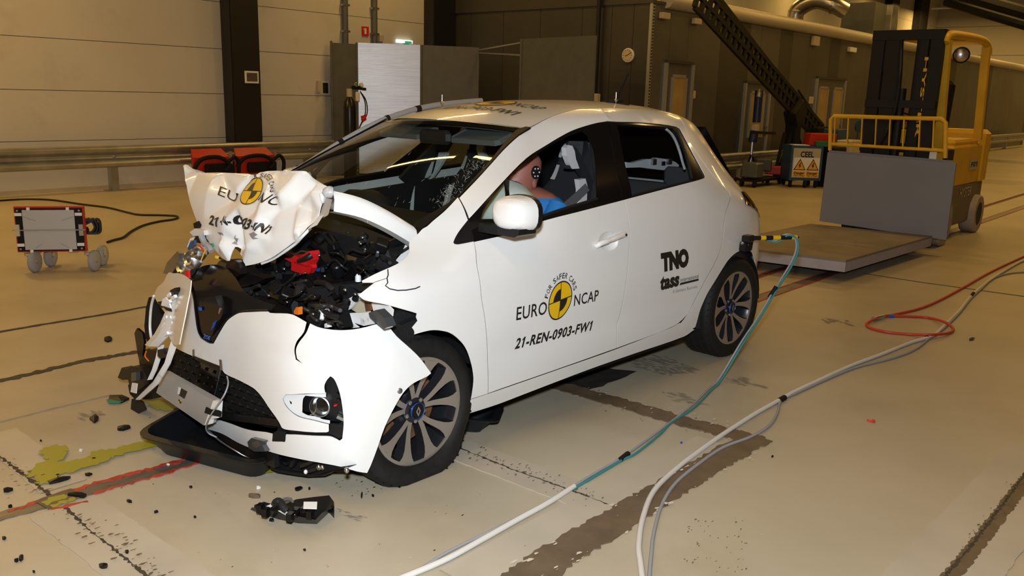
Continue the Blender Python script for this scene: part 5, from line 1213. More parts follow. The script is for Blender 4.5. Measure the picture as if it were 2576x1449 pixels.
# ---------------------------------------------------------------- roof fittings
ab = ROOF.P(*ROOF.hit(1545, 259)); at_ = dep(1580, 186, (ab-V(CAM)).dot(FWD)+.12)
b = B(); b.box(ab+V((0, 0, .008)), (.13, .06, .02), bev=.02); ant = b.obj('antenna', 'matt_black', car)
b = B(); d = (at_-ab); b.tube([ab, ab+d*.3, ab+d*.65, at_], [.020, .011, .008, .006], 8); b.obj('antenna_rod', 'matt_black', ant, 60)
b = B(); p = ab; b.bar(ROOF.P(*ROOF.hit(1518, 256), .004), ROOF.P(*ROOF.hit(1580, 265), .004), .02, .006); b.obj('antenna_foot', 'matt_black', ant)
for k, (u, v) in enumerate([(1112, 266), (1549, 260)]):
    p = ROOF.P(*ROOF.hit(u, v)); b = B(); b.lathe([(.001, 0), (.010, .012), (.012, .02), (.004, .026), (.004, .062), (.001, .064)], p, (0, 0, 1), 10); b.obj('roof_pin', 'silver', car, 40)
tubeP = [on(738, 427, 1, -.68), on(758, 421, 1, -.675), on(805, 391, 1, -.65), on(852, 361, 1, -.62), on(910, 328, 1, -.59), on(962, 303, 1, -.565), on(1000, 289, 1, -.565), on(1045, 275, 1, -.57), on(1108, 263, 1, -.575), on(1175, 256, 1, -.58), on(1211, 253, 1, -.58)]
sp = spline(tubeP, 5); b = B(); b.tube(sp, .016, 10); cvr = b.obj('cable_sleeve', 'cable_grey', car, 60)
for i in (3, 15, 26, 35): b = B(); b.tube(sp[i:i+2], .0185, 10); b.obj('black_tape', 'matt_black', cvr, 60)
# ---------------------------------------------------------------- lettering on roof and doors
A = lambda x, y: V((1.262-.105*y, .01+.12*x)); yel, blk = roundel(A)
decal('roof_emblem', 'decal_yellow', roof, ROOF, yel, .003, .05); decal('roof_emblem_rim', 'decal_black', roof, ROOF, blk, .0045, .05)
def rtxt(body, y0, y1, x0, h, **k): return txt(body, lambda s_, t_: V((x0-h*t_, y0+(y1-y0)*s_)), **k)
for p_ in [rtxt('NCAP', .15, .34, 1.30, .085), rtxt('EURO', -.32, -.13, 1.30, .085), rtxt('21-REN-0903-FW1', -.33, .33, 1.475, .075, bold=.016)]: decal('roof_lettering', 'decal_black', roof, ROOF, [p_], .003, .06)
A = cen(SIDE, (1409, 755.5), (1438.5, 744), (1411, 708)); yel, blk = roundel(A)
decal('door_emblem', 'decal_yellow', fdL, SIDE, yel, .0015, .03); decal('door_emblem_rim', 'decal_black', fdL, SIDE, blk, .0025, .03)
Ac = cen(SIDE, (1409, 755.5), (1438.5, 744), (1411, 708))
P = [txt('EURO', aff(SIDE, (1298, 806), (1374, 790), (1300, 773)), .010, 0, 1.06), txt('NCAP', aff(SIDE, (1443, 770), (1504, 756), (1445, 742)), .010, 0, 1.06), txt('21-REN-0903-FW1', aff(SIDE, (1294, 878), (1489, 830), (1297, 852)), .034, .22, 1.1)]
P += arc_text('FOR SAFER CARS', Ac, 1.13, 1.42, 163, 10, .012)
for p_ in P[:3]: decal('door_lettering', 'decal_black', fdL, SIDE, [p_], .0015, .05)
decal('door_lettering', 'decal_black', fdL, SIDE, P[3:], .0015, .05)
P = [txt('TNO', aff(SIDE, (1664, 681), (1733, 666), (1661, 637)), .085, .04, 1.0), txt('tass', aff(SIDE, (1660, 729), (1708, 717), (1660, 697)), .05, .12, 1.0), txt('international', aff(SIDE, (1711, 710), (1757, 699), (1711, 700)), .0, 0, 1.05)]
P += [([SIDE.pt(q) for q in [(1709, 718), (1757, 706), (1757, 701), (1711, 712)]], [(0, 1, 2, 3)])]
for p_ in P: decal('door_lettering', 'decal_black', rdL, SIDE, [p_], .0015, .05)
decal('door_lettering', 'scrape_grey', rdL, SIDE, [txt('A Siemens Business', aff(SIDE, (1691, 738), (1754, 724), (1691, 730)), 0, .2, 1.0)], .0015, .05)
# ---------------------------------------------------------------- engine bay: everything torn and black
def atx(u, v, x): return on(u, v, 0, x)
b = B(); b.span((2.33, -.60, .25), (2.62, -.56, .62)).span((2.33, .52, .25), (2.80, .56, .78)).span((2.33, -.6, .22), (2.9, .56, .26)); b.obj('bay_wall', 'matt_black', car)
b = B(); b.loft([[V((2.36, y, .96-.05*(y/.6)**2)), V((2.44, y, .93-.05*(y/.6)**2)), V((2.46, y, .80))] for y in (-.62, -.3, 0, .3, .62)]); b.obj('cowl', 'textured_black', car, 40)
b = B(); b.tube(spline([atx(u, v, x) for u, v, x in [(832, 600, 2.45), (846, 625, 2.47), (862, 652, 2.48), (885, 666, 2.48), (915, 662, 2.46), (950, 640, 2.43), (985, 615, 2.40), (1015, 602, 2.38)]], 5), .020, 10); b.obj('rubber_seal', 'black_plastic', car, 60)
b = B()
for i in range(12):
    for j in range(9):
        u, v = 853+i*5+j*1.5, 612+j*4.2+i*1.2
        if u > 905: continue
        p = atx(u, v, 2.44); b.add([p+V((0, .004*math.cos(k*math.pi/3), .004*math.sin(k*math.pi/3))) for k in range(6)], [tuple(range(6))])
g1 = shard('cowl_grille', 'black_plastic', car, [(838, 600), (880, 605), (905, 625), (905, 650), (880, 655), (862, 640)], 2.43, .02); b.obj('grille_holes', 'dull_silver', g1)
rn = random.Random(21)
core = [((740, 700), 2.62, (.30, .34, .20)), ((640, 710), 2.66, (.22, .30, .18)), ((820, 760), 2.64, (.22, .28, .2)), ((690, 760), 2.74, (.14, .3, .12)), ((880, 700), 2.5, (.2, .16, .24)), ((600, 700), 2.68, (.16, .2, .14)), ((560, 690), 2.78, (.12, .2, .16)), ((790, 690), 2.52, (.24, .22, .2)), ((690, 690), 2.48, (.2, .4, .2))]
for (u, v), x, d in core: b = B(); b.box(atx(u, v, x)-V((d[0]/2, 0, .03)), d, Matrix.Rotation(rn.uniform(-.4, .4), 3, 'X') @ Matrix.Rotation(rn.uniform(-.3, .3), 3, 'Z'), bev=.02); b.obj('motor_block', 'black_plastic', car)
bay = [(690, 640), (830, 560), (1005, 620), (985, 665), (900, 715), (890, 790), (850, 825), (770, 805), (680, 780), (600, 760), (540, 700), (560, 660), (625, 672)]
def inbay(): 
    while True:
        u, v = rn.uniform(520, 1000), rn.uniform(560, 830)
        if inside((u, v), bay): return u, v
for i in range(64):
    u, v = inbay(); x = 2.52+.30*ss(600, 820, v)+rn.uniform(-.05, .06)-.10*ss(760, 950, u); s = rn.uniform(.02, .06)
    R = Matrix.Rotation(rn.uniform(-1, 1), 3, 'X') @ Matrix.Rotation(rn.uniform(-1, 1), 3, 'Z'); b = B(); p = atx(u, v, x)
    k = rn.random()
    if k < .4: b.box(p, (s, s*rn.uniform(.8, 2.2), s*rn.uniform(.5, 1.3)), R, bev=.004)
    elif k < .7: b.lathe([(s*.5, 0), (s*.55, s*.3), (s*.4, s*.9), (s*.3, s)], p, (rn.uniform(-1, 1), rn.uniform(-1, 1), 1), 10)
    else: b.bar(p-V((0, s, 0)), p+V((rn.uniform(-.03, .03), s*1.4, rn.uniform(-.05, .05))), s*.25, s*.4)
    b.obj('engine_fitting', rn.choice(['black_plastic', 'black_plastic', 'gloss_black', 'textured_black', 'matt_black']), car, 30)
for i in range(22):
    u, v = inbay(); x = 2.58+.30*ss(600, 820, v)-.08*ss(760, 950, u); P = [(u, v)]; an = rn.uniform(-1.2, 1.2)
    for k in range(4): an += rn.uniform(-.9, .9); nq = (P[-1][0]+rn.uniform(12, 26)*math.cos(an), P[-1][1]+rn.uniform(8, 18)*math.sin(an)); P.append(nq if inside(nq, bay) and nq[0] < 930 else (P[-1][0]-8, P[-1][1]-5))
    b = B(); b.tube(spline([atx(q[0], q[1], x+rn.uniform(-.02, .03)) for q in P], 4), rn.choice([.004, .005, .008, .012]), 6); b.obj('engine_hose', rn.choice(['cable_black', 'cable_black', 'gloss_black', 'rubber']), car, 60)
for i in range(20):
    u, v = inbay(); x = 2.60+.30*ss(600, 820, v)-.08*ss(760, 950, u); s = rn.uniform(.003, .007); b = B(); b.ell(atx(u, v, x), (s, s*1.4, s), 7, 5); b.obj('engine_bolt', rn.choice(['dull_silver', 'silver', 'scrape_grey']), car, 60)
for pts, m, x, th, nm in [([(714, 650), (732, 651), (740, 642), (752, 648), (776, 632), (779, 640), (776, 655), (770, 668), (772, 676), (764, 690), (732, 679), (733, 660)], 'red_plastic', 2.66, .05, 'red_cover'), ([(733, 660), (770, 672), (764, 690), (732, 680)], 'red_plastic', 2.68, .03, 'red_cover'), ([(745, 773), (750, 773), (750, 792), (740, 790), (739, 783)], 'orange_plastic', 2.82, .02, 'orange_plug'),
                          ([(788, 678), (808, 672), (814, 676), (800, 684)], 'blue_ring', 2.6, .02, 'blue_cap'), ([(770, 776), (795, 777), (796, 784), (772, 783)], 'dull_silver', 2.78, .01, 'metal_clip'), ([(702, 688), (720, 681), (745, 686), (750, 691), (730, 690)], 'silver', 2.64, .008, 'metal_clip'), ([(862, 676), (868, 678), (867, 702), (862, 702)], 'dull_silver', 2.5, .01, 'metal_clip'),
                          ([(809, 745), (818, 743), (826, 746), (818, 750)], 'plastic_white', 2.72, .01, 'white_cap'), ([(800, 640), (818, 660), (800, 760), (780, 770)], 'black_plastic', 2.55, .06, 'black_housing'), ([(712, 715), (766, 703), (768, 708), (716, 724)], 'dull_silver', 2.72, .01, 'bent_bracket'), ([(690, 748), (712, 720), (716, 724), (698, 754)], 'scrape_grey', 2.74, .008, 'bent_bracket'),
                          ([(816, 815), (822, 812), (824, 824), (816, 824)], 'plastic_white', 2.84, .02, 'white_cap'), ([(535, 720), (548, 690), (590, 655), (600, 660), (606, 690), (560, 720)], 'gloss_black', 2.86, .03, 'air_guide'), ([(545, 700), (562, 674), (566, 676), (552, 702)], 'scrape_grey', 2.863, .002, 'air_guide_edge'), ([(612, 672), (630, 690), (668, 700), (640, 716), (600, 712)], 'black_plastic', 2.80, .05, 'black_housing')]: shard(nm, m, car, pts, x, th)
b = B(); b.lathe([(.02, 0), (.024, .01), (.01, .02), (.008, .045)], atx(816, 776, 2.82), (.5, .3, -.8), 12); b.obj('lamp_bulb', 'plastic_white', car, 40)
b = B(); b.lathe([(.035, -.02), (.036, 0), (.03, .008), (.018, .010)], atx(795, 805, 2.84), (.8, .4, .3), 20); b.obj('lamp_housing', 'black_plastic', car, 40)
# bent longitudinal / wing bracket on the left
br = [((868, 778), (890, 752), (904, 744), (920, 752), (916, 790), (900, 800), (880, 792))]
shard('wing_bracket', 'scuffed_white', car, [(858, 773), (876, 752), (900, 738), (912, 746), (893, 763), (880, 778), (866, 784)], 2.68, .012)
shard('wing_bracket', 'beige_box', car, [(880, 776), (908, 748), (922, 758), (930, 772), (926, 786), (900, 788)], 2.66, .012)
shard('wing_bracket', 'rust', car, [(916, 760), (934, 762), (940, 770), (936, 780), (920, 784)], 2.663, .004)
shard('wing_bracket', 'plastic_white', car, [(934, 762), (976, 770), (986, 780), (984, 796), (974, 808), (960, 800), (940, 785)], 2.67, .01)
shard('wing_bracket', 'scuffed_white', car, [(878, 788), (905, 787), (930, 785), (945, 800), (940, 815), (915, 820), (890, 812), (872, 795)], 2.70, .012)
shard('wing_bracket', 'scuffed_white', car, [(864, 780), (874, 792), (884, 812), (900, 824), (884, 826), (872, 810), (866, 795)], 2.72, .01)
shard('hinge_plate', 'dull_silver', car, [(876, 718), (900, 714), (925, 712), (940, 716), (930, 728), (905, 734), (890, 724)], 2.63, .012)
shard('lens_chunk', 'clear_shard', car, [(927, 787), (945, 780), (966, 800), (975, 823), (966, 828), (948, 814), (930, 798)], 2.74, .04)
b = B(); b.lathe([(.012, 0), (.012, .02), (.006, .03)], atx(901, 708, 2.62), (0, 0, 1), 10); b.obj('mount_bolt', 'plastic_white', car, 40)
b = B(); b.loft([[on(u, v, 1, .60) for u, v in r_] for r_ in ([(1024, 598), (1034, 600)], [(1020, 615), (1032, 622)], [(1008, 640), (1027, 640)], [(995, 655), (1015, 654)], [(988, 672), (1000, 664)])]); b.obj('hinge_flange', 'car_white', car, 40)
# right-hand side of the bay: metal cans, hoses and the smashed lamp
for pts, m, x, th in [([(410, 688), (420, 660), (446, 632), (452, 638), (448, 660), (432, 690)], 'dull_silver', 2.93, .02), ([(424, 690), (428, 668), (450, 654), (462, 660), (464, 676), (446, 692)], 'silver', 2.90, .02), ([(459, 656), (490, 620), (505, 618), (500, 640), (482, 660), (468, 668)], 'plastic_white', 2.88, .03),
                      ([(477, 584), (490, 575), (512, 580), (514, 592), (486, 594)], 'cable_white', 2.84, .04), ([(488, 594), (512, 592), (514, 606), (502, 612), (488, 608)], 'black_plastic', 2.83, .04), ([(474, 612), (488, 604), (490, 618), (478, 630), (472, 628)], 'blue_frame', 2.86, .01), ([(470, 622), (476, 606), (484, 604), (488, 596), (478, 600)], 'plastic_white', 2.87, .006), ([(486, 562), (498, 556), (506, 566), (500, 576), (488, 574)], 'rubber', 2.82, .04),
                      ([(523, 614), (532, 612), (534, 620), (526, 622)], 'board_green', 2.84, .01), ([(502, 628), (512, 624), (514, 640), (506, 646)], 'matt_black', 2.88, .02), ([(464, 682), (472, 680), (474, 700), (466, 702)], 'red_plastic', 2.96, .01), ([(440, 672), (462, 668), (470, 684), (452, 696), (438, 690)], 'gloss_black', 2.87, .03)]: shard('torn_fitting', m, car, pts, x, th)
for c_, r_ in [((482, 670), .055), ((500, 655), .045), ((515, 640), .03)]:
    p = atx(c_[0], c_[1], 2.88); b = B(); b.lathe([(r_*.6, 0), (r_, .01), (r_, .035), (r_*.75, .05), (r_*.5, .045), (r_*.45, .02)], p, (.85, .1, .35), 20); b.obj('motor_can', 'silver', car, 40)
for pts, rr, m in [([(506, 592), (514, 610), (526, 622), (532, 632)], .012, 'cable_grey'), ([(496, 616), (506, 622), (512, 632)], .004, 'hose_red'), ([(520, 624), (512, 640), (506, 655)], .003, 'decal_yellow'), ([(470, 690), (452, 700), (446, 712), (440, 730)], .004, 'hose_red'), ([(700, 640), (722, 634), (742, 640), (758, 632), (772, 634)], .004, 'dull_silver')]:
    b = B(); b.tube(spline([atx(u, v, 2.93 if u < 600 else 2.62) for u, v in pts], 4), rr, 6); b.obj('loose_wire', m, car, 60)
# ================================================================ dummies
def dummy(name, lab, cx, cy, cz, s=1.0, lean=0.0, up=0.0, back=0.0):
    t = thing(name, lab, 'dummy', (cx-.2, cy, .5))
    b = B(); rows = []
    for k, (z, rx, ry, ox) in enumerate([(-.105, .035, .04, .03), (-.098, .062, .062, .022), (-.07, .082, .070, .016), (-.03, .094, .076, .006), (.0, .098, .079, .0), (.035, .10, .080, -.006), (.07, .092, .074, -.012), (.098, .070, .056, -.014), (.112, .038, .03, -.014), (.116, .005, .005, -.014)]):
        r_ = []
        for q in range(20):
            a = q*math.pi/10; x = rx*math.cos(a); y = ry*math.sin(a)
            f = max(0, math.cos(a))**8
            x += f*{2: .010, 3: .026, 4: .012}.get(k, 0)-f*{5: .010}.get(k, 0)
            r_.append(V((cx+(x+ox)*s+lean*z, cy+y*s, cz+z*s)))
        rows.append(r_)
    b.loft(rows, closed=True, caps=True); h = b.obj('head', 'dummy_skin', t, 60)
    b = B(); b.lathe([(.033, 0), (.033, .006), (.029, .008)], (cx-.012, cy+.074*s, cz+.02), (0, 1, .0), 22); b.obj('target_disc', 'matt_black', h, 40)
    for k in range(6):
        b = B(); a = k*math.pi/3; b.lathe([(.004, 0), (.004, .003)], (cx-.012+.021*math.cos(a), cy+.082*s, cz+.02+.021*math.sin(a)), (0, 1, 0), 8); b.obj('disc_dot', 'sticker_white', h)
    for sd in (1, -1):
        b = B(); b.ell((cx-.01, cy+.076*sd*s, cz-.035), (.016, .006, .024), 8, 6); b.obj('ear', 'dummy_skin', h, 60)
        b = B(); b.ell((cx+.088*s, cy+.03*sd, cz+.02), (.006, .012, .006), 8, 6); b.obj('eye', 'dummy_skin', h, 60)
    b = B(); b.box((cx+.092*s, cy, cz-.06), (.006, .04, .005)); b.obj('mouth', 'rust', h)
    b = B(); b.lathe([(.052, 0), (.055, .03), (.048, .05), (.054, .07), (.05, .13)], (cx-.015, cy, cz-.20), (0, 0, 1), 18); b.obj('neck', 'dummy_blue', t, 40)
    cz += up; cx -= back
    b = B(); b.loft([[V((cx+ox+rx*math.cos(a), cy+ry*math.sin(a), cz+z)) for a in [k*math.pi/10 for k in range(20)]] for z, rx, ry, ox in ((-.175, .05, .07, -.02), (-.20, .085, .15, -.02), (-.235, .105, .205, -.02), (-.32, .125, .215, -.03), (-.45, .12, .18, -.06), (-.60, .13, .17, -.10), (-.68, .12, .18, -.12))], closed=True, caps=True); b.obj('torso', 'dummy_skin', t, 50)
    b = B(); b.loft([[V((cx+ox+rx*math.cos(a), cy+ry*math.sin(a), cz+z)) for a in [k*math.pi/10 for k in range(20)]] for z, rx, ry, ox in ((-.215, .105, .185, -.02), (-.235, .112, .215, -.02), (-.32, .132, .225, -.03), (-.45, .127, .19, -.06), (-.62, .137, .18, -.10))], closed=True); b.obj('shirt', 'shirt_blue', t, 50)
    for sd in (1, -1):
        sh = V((cx-.02, cy+.20*sd, cz-.25)); el = V((cx+.12, cy+.22*sd, cz-.47)); wr = V((cx+.33, cy+.12*sd, cz-.33))
        b = B(); b.tube(spline([sh, sh.lerp(el, .5), el], 5), [.058]*5+[.05]*6, 12); b.obj('sleeve', 'shirt_blue', t, 60)
        b = B(); b.tube(spline([el-V((.01, 0, -.01)), el.lerp(wr, .5), wr], 5), [.042, .042, .041, .04, .038, .036, .034, .032, .030, .028, .026], 12); b.obj('forearm', 'dummy_skin', t, 60)
        b = B(); b.ell(wr+V((.03, 0, .01)), (.045, .022, .036), 12, 8)
        for f in range(4): p0 = wr+V((.06, -.024+.016*f, .02)); b.tube([p0, p0+V((.03, 0, -.01)), p0+V((.03, 0, -.04)), p0+V((.012, 0, -.052))], [.009, .009, .008, .007], 6)
        p0 = wr+V((.02, -.03*sd, .01)); b.tube([p0, p0+V((.025, -.012*sd, .01)), p0+V((.05, -.01*sd, -.005))], [.011, .010, .008], 6); b.obj('hand', 'dummy_skin', t, 60)
        hp_ = V((cx-.10, cy+.09*sd, cz-.64)); kn = V((cx+.32, cy+.12*sd, cz-.50)); an = V((cx+.60, cy+.12*sd, cz-.78))
        b = B(); b.tube(spline([hp_, hp_.lerp(kn, .5), kn, kn.lerp(an, .5), an], 4), [.085]*4+[.075]*4+[.062]*4+[.045]*5, 12); b.obj('leg', 'dummy_skin', t, 60)
    return t
hc_ = on(1314, 441, 1, .37)
dummy('crash_test_dummy', 'brown-skinned crash test dummy in a blue shirt at the wheel of the car', hc_.x, hc_.y, hc_.z, 1.0, -.1, .115, .03)
rc = on(1490, 385, 1, .05)
dummy('crash_test_dummy', 'brown crash test dummy slumped on the back seat behind the front seats', rc.x-.05, rc.y, rc.z+.03, .9, -.15)
# ================================================================ measuring arm clamped above the rear wheel and its cables
q0, q1 = on(1886, 599, 2, .75), on(2004, 597, 2, .75)
t = thing('striped_rod', 'black and yellow striped sensor rod clamped to the car above the rear wheel', 'sensor', q0)
d = q1-q0; cuts = [0, .13, .22, .46, .62, .86, 1.0]; ms = ['matt_black', 'yellow_plastic', 'cable_grey', 'yellow_plastic', 'matt_black', 'yellow_plastic']; ms = ['matt_black', 'decal_yellow', 'matt_black', 'decal_yellow', 'matt_black', 'decal_yellow']
cuts = [.0, .22, .33, .48, .64, .88, 1.0]
for i in range(6): b = B(); b.tube([q0+d*cuts[i], q0+d*cuts[i+1]], .013, 12); b.obj('stripe', ms[i], t, 60)
b = B(); b.lathe([(.006, 0), (.006, .02)], q1-d*.02, d, 8); b.obj('tip', 'matt_black', t)
c0 = sidept(1868, 618); b = B(); b.box(c0+V((0, .022, 0)), (.10, .04, .055), Matrix.Rotation(-.1, 3, 'X'), bev=.006); b.obj('clamp_block', 'matt_black', t)
b = B(); b.box(q0+V((.02, 0, 0)), (.07, .05, .04), bev=.006).bar(q0, c0+V((0, .03, .02)), .03); b.obj('clamp_head', 'black_plastic', t)
for (u, v) in ((1857, 606), (1852, 620), (1866, 622)): b = B(); b.lathe([(.008, 0), (.008, .016), (.005, .02)], sidept(u, v, .04), (.3, .6, .7), 8); b.obj('bolt', 'silver', t, 40)
def zline(u, v, d=None): return dep(u, v, dtip)
dtip = (q1-V(CAM)).dot(FWD)
def cable(name, lab, pts, r, m, cat='cable', n=8, extra=None):
    P = []
    for q in pts:
        P.append(dep(q[0], q[1], q[2]) if len(q) > 2 else G(q[0], q[1], r+.001))
    b = B(); sp = spline(P, 6)
    for p in sp: p.z = max(p.z, r+.0005)
    b.tube(sp, r, n); o = b.obj(name, m, None, 60); return tag(o, lab, cat)
dt = dtip; dg = (G(1800, 962)-V(CAM)).dot(FWD)
drop = [(1912, 597, dt+.02), (1950, 606, dt), (1975, 590, dt-.02), (1998, 596, dt-.02), (2003, 625, dt-.03), (1990, 660, dt-.04), (1966, 700, dt-.06), (1944, 735, dt-.10), (1905, 800, dt-.16), (1865, 860, (dt-.2+dg)/2)]
path = [(1800, 965), (1740, 1020), (1660, 1082), (1570, 1147), (1500, 1188), (1440, 1224)]
cable('sensor_cable', 'grey cable running from the striped rod across the floor', drop+path+[(1350, 1278), (1230, 1338), (1120, 1392), (1010, 1462)], .0055, 'cable_grey')
cable('sensor_cable', 'teal cable taped beside the grey one below the striped rod', [(q[0]+5, q[1]+3, q[2]-.01) for q in drop]+[(1806, 968), (1748, 1024), (1690, 1062), (1660, 1092), (1600, 1140), (1564, 1158), (1500, 1196), (1440, 1232)], .0055, 'cable_teal')
cable('floor_cable', 'thick white cable from the taped joint to the lower edge of the floor', [(1444, 1223), (1380, 1264), (1300, 1308), (1215, 1356), (1120, 1408), (1000, 1458)], .011, 'cable_white')
for k, (u, v, dd_, du, dv, lab) in enumerate([(1944, 735, dt-.10, 9, -14, 'black tape wrap on the hanging sensor cables'), (1570, 1149, None, 10, -8, 'black cable tie around the grey and teal cables on the floor')]):
    p = dep(u, v, dd_) if dd_ else G(u, v, .008); q = dep(u+du, v+dv, dd_) if dd_ else G(u+du, v+dv, .008)
    b = B(); b.tube([p-(q-p), q], .012, 8); tag(b.obj('tape_wrap', 'matt_black', None, 60), lab, 'tape')
main = [(2590, 650), (2560, 662), (2500, 698), (2465, 725), (2440, 748), (2415, 780), (2400, 795), (2375, 820), (2345, 845), (2290, 862), (2220, 890), (2140, 920), (2060, 956), (1998, 985), (1966, 1003)]
cable('floor_cable', 'long white cable curving over the floor right of the car to the lower edge', main+[(1900, 1040), (1830, 1085), (1765, 1130), (1700, 1180), (1645, 1235), (1618, 1300), (1607, 1370), (1612, 1420), (1618, 1470)], .011, 'cable_white')
cable('floor_cable', 'thin grey cable winding beside the long white cable', [(2600, 684), (2545, 687), (2500, 700), (2470, 726), (2442, 752), (2420, 780), (2402, 800), (2370, 830), (2340, 850), (2300, 880), (2240, 902), (2160, 922), (2100, 945), (2000, 990), (1966, 1006), (1955, 1040), (1935, 1070), (1890, 1098), (1820, 1125), (1760, 1165), (1700, 1215), (1665, 1270), (1645, 1340), (1638, 1400), (1632, 1470)], .007, 'cable_grey')
for k, (p, q, lab) in enumerate([((1960, 1008), (1974, 1000), 'black tape joining the white and grey floor cables mid-floor'), ((2330, 850), (2344, 844), 'black tape on the white cable at the red hose loop'), ((2443, 746), (2449, 738), 'black tape on the white cable nearest the right edge')]):
    b = B(); b.tube([G(*p, .011), G(*q, .011)], .0145, 8); tag(b.obj('tape_wrap', 'matt_black', None, 60), lab, 'tape')
ho = thing('air_hose', 'red air hose looped on the floor with a metal coupling at its end', 'hose', G(2290, 820))
b = B(); sp = spline([G(u, v, z) for u, v, z in [(2600, 634, .01), (2500, 680, .01), (2420, 725, .01), (2360, 757, .01), (2310, 777, .01), (2240, 793, .012), (2222, 795, .02), (2195, 805, .02), (2180, 815, .01), (2190, 825, .01), (2230, 835, .01), (2290, 841, .01), (2340, 842, .028), (2385, 838, .012), (2398, 828, .01), (2380, 812, .03), (2340, 800, .01), (2290, 796, .01), (2250, 795, .01), (2225, 795, .012)]], 6); b.tube(sp, .010, 8); b.obj('tube', 'hose_red', ho, 60)
b = B(); b.tube([G(2224, 795, .02), G(2212, 798, .02), G(2196, 802, .02)], [.013, .018, .016], 10); b.obj('coupling', 'zinc', ho, 40)
b = B(); b.tube([G(2236, 795, .012), G(2248, 795, .012)], .0115, 10); b.obj('blue_band', 'blue_plastic', ho, 60)
# ================================================================ drip trays, coolant, broken pieces
def tray(name, lab, pxs, h, w=.035, extra=None):
    P = pxs if extra else [G(*q) for q in pxs]
    c = sum((V(p) for p in P), V((0, 0, 0)))/len(P); t = thing(name, lab, 'tray', (c.x, c.y, 0)); n = len(P)
    def off(k, z, s=.0): 
        return [V((c.x+(p.x-c.x)*(1+k/max(.2, (p-c).length)), c.y+(p.y-c.y)*(1+k/max(.2, (p-c).length)), z)) for p in P]
    def rnd_(pp, r=.14):
        out = []
        for i in range(len(pp)):
            a, b_, c_ = pp[i-1], pp[i], pp[(i+1) % len(pp)]; u0 = b_.lerp(a, r); u1 = b_.lerp(c_, r)
            for k in range(6): s = k/5; out.append((1-s)**2*u0+2*s*(1-s)*b_+s*s*u1)
        return out
    b = B(); b.loft([rnd_(off(-.06, .004)), rnd_(off(-.055, .012)), rnd_(off(0, h-.008)), rnd_(off(.03, h-.008)), rnd_(off(.034, h)), rnd_(off(.0, h+.004)), rnd_(off(-.008, h-.006)), rnd_(off(-.075, .014)), rnd_(off(-.09, .012))], closed=True, caps=True); b.obj('basin', 'tray_black', t, 40); return t
a0, a1 = G(352, 1090, .10), G(655, 1165, .10); a2 = G(480, 1015, .10); aa = V((a0.x, a0.y, 0)); ab_ = V((a1.x, a1.y, 0)); ac = ab_+(V((a2.x, a2.y, 0))-aa)*2.0; ad = aa+(V((a2.x, a2.y, 0))-aa)*2.0
tray('drip_tray', 'large black drip tray under the crushed nose of the car', [aa, ab_, ac, ad], .10, extra=True)
e0, e1 = G(1150, 1090, .0), G(1236, 1098, .0); e2 = G(1252, 1024, .07)
f0 = V((e1.x, e1.y, 0)); f1 = V((e2.x, e2.y, 0)); wv = (f0-V((e0.x, e0.y, 0))).normalized()*-.55
tray('drip_tray', 'black drip tray behind the left front wheel under the sill', [f0, f1, f1+wv, f0+wv], .075, extra=True)
def puddle(lab, pxs, seed): return tag(patch('coolant_puddle', 'coolant', pxs, .0016, .014, None, seed, 6, .0008, 100), lab, 'puddle')
puddle('branching yellow-green coolant puddle left of the drip tray', [(70, 1195), (100, 1172), (150, 1135), (170, 1150), (150, 1165), (210, 1158), (240, 1140), (290, 1132), (340, 1118), (400, 1112), (430, 1122), (380, 1132), (300, 1150), (250, 1170), (200, 1185), (160, 1200), (130, 1212), (110, 1222), (90, 1215)], 1)
puddle('small ragged coolant puddle above the branching one', [(100, 1145), (118, 1130), (150, 1126), (176, 1134), (160, 1142), (140, 1148), (150, 1156), (120, 1158)], 2)
puddle('olive coolant puddle behind the drip tray under the bumper', [(368, 1015), (395, 1008), (425, 1012), (445, 1030), (430, 1036), (390, 1030)], 3)
puddle('thin greenish coolant stain below the undertray', [(600, 1188), (640, 1178), (690, 1182), (712, 1190), (680, 1196), (640, 1194)], 4)
# the big piece of lamp trim in front of the car
pc = G(735, 1295); t = thing('broken_trim', 'large black broken lamp trim lying on the floor in front of the car', 'debris', pc)
def gz(u, v, z): return G(u, v, z)
b = B(); lo = [gz(630, 1282, .004), gz(655, 1292, .004), (gz(700, 1306, .004)), gz(750, 1316, .004), gz(797, 1318, .004), gz(812, 1304, .004), gz(842, 1276, .004)]
hi = [gz(634, 1276, .02), gz(662, 1283, .045), gz(710, 1290, .05), gz(755, 1300, .05), gz(794, 1308, .05), gz(810, 1290, .06), gz(838, 1268, .06)]
bk = [gz(640, 1270, .02), gz(664, 1262, .05), gz(705, 1274, .03), gz(745, 1256, .05), gz(790, 1250, .07), gz(828, 1246, .075), gz(840, 1262, .07)]
b.loft([lo, hi, [p.lerp(q, .5)-V((0, 0, .02)) for p, q in zip(hi, bk)], bk, [V((p.x, p.y, .004)) for p in bk]]); b.obj('shell', 'black_plastic', t, 30)
for pts, m, zz in [([(764, 1262), (798, 1262), (797, 1279), (763, 1278)], 'sticker_white', .085), ([(668, 1274), (690, 1264), (692, 1268), (672, 1279)], 'sticker_white', .070), ([(700, 1284), (715, 1285), (742, 1294), (722, 1296)], 'sticker_white', .060)]:
    b = B(); b.prism([gz(u, v, zz) for u, v in pts], (0, 0, -.003)); b.obj('label', m, t)
b = B(); b.tube(spline([gz(u, v, z) for u, v, z in [(690, 1272, .06), (696, 1262, .09), (706, 1264, .09), (712, 1276, .08), (722, 1284, .07)]], 4), .014, 8); b.obj('socket', 'textured_black', t, 50)
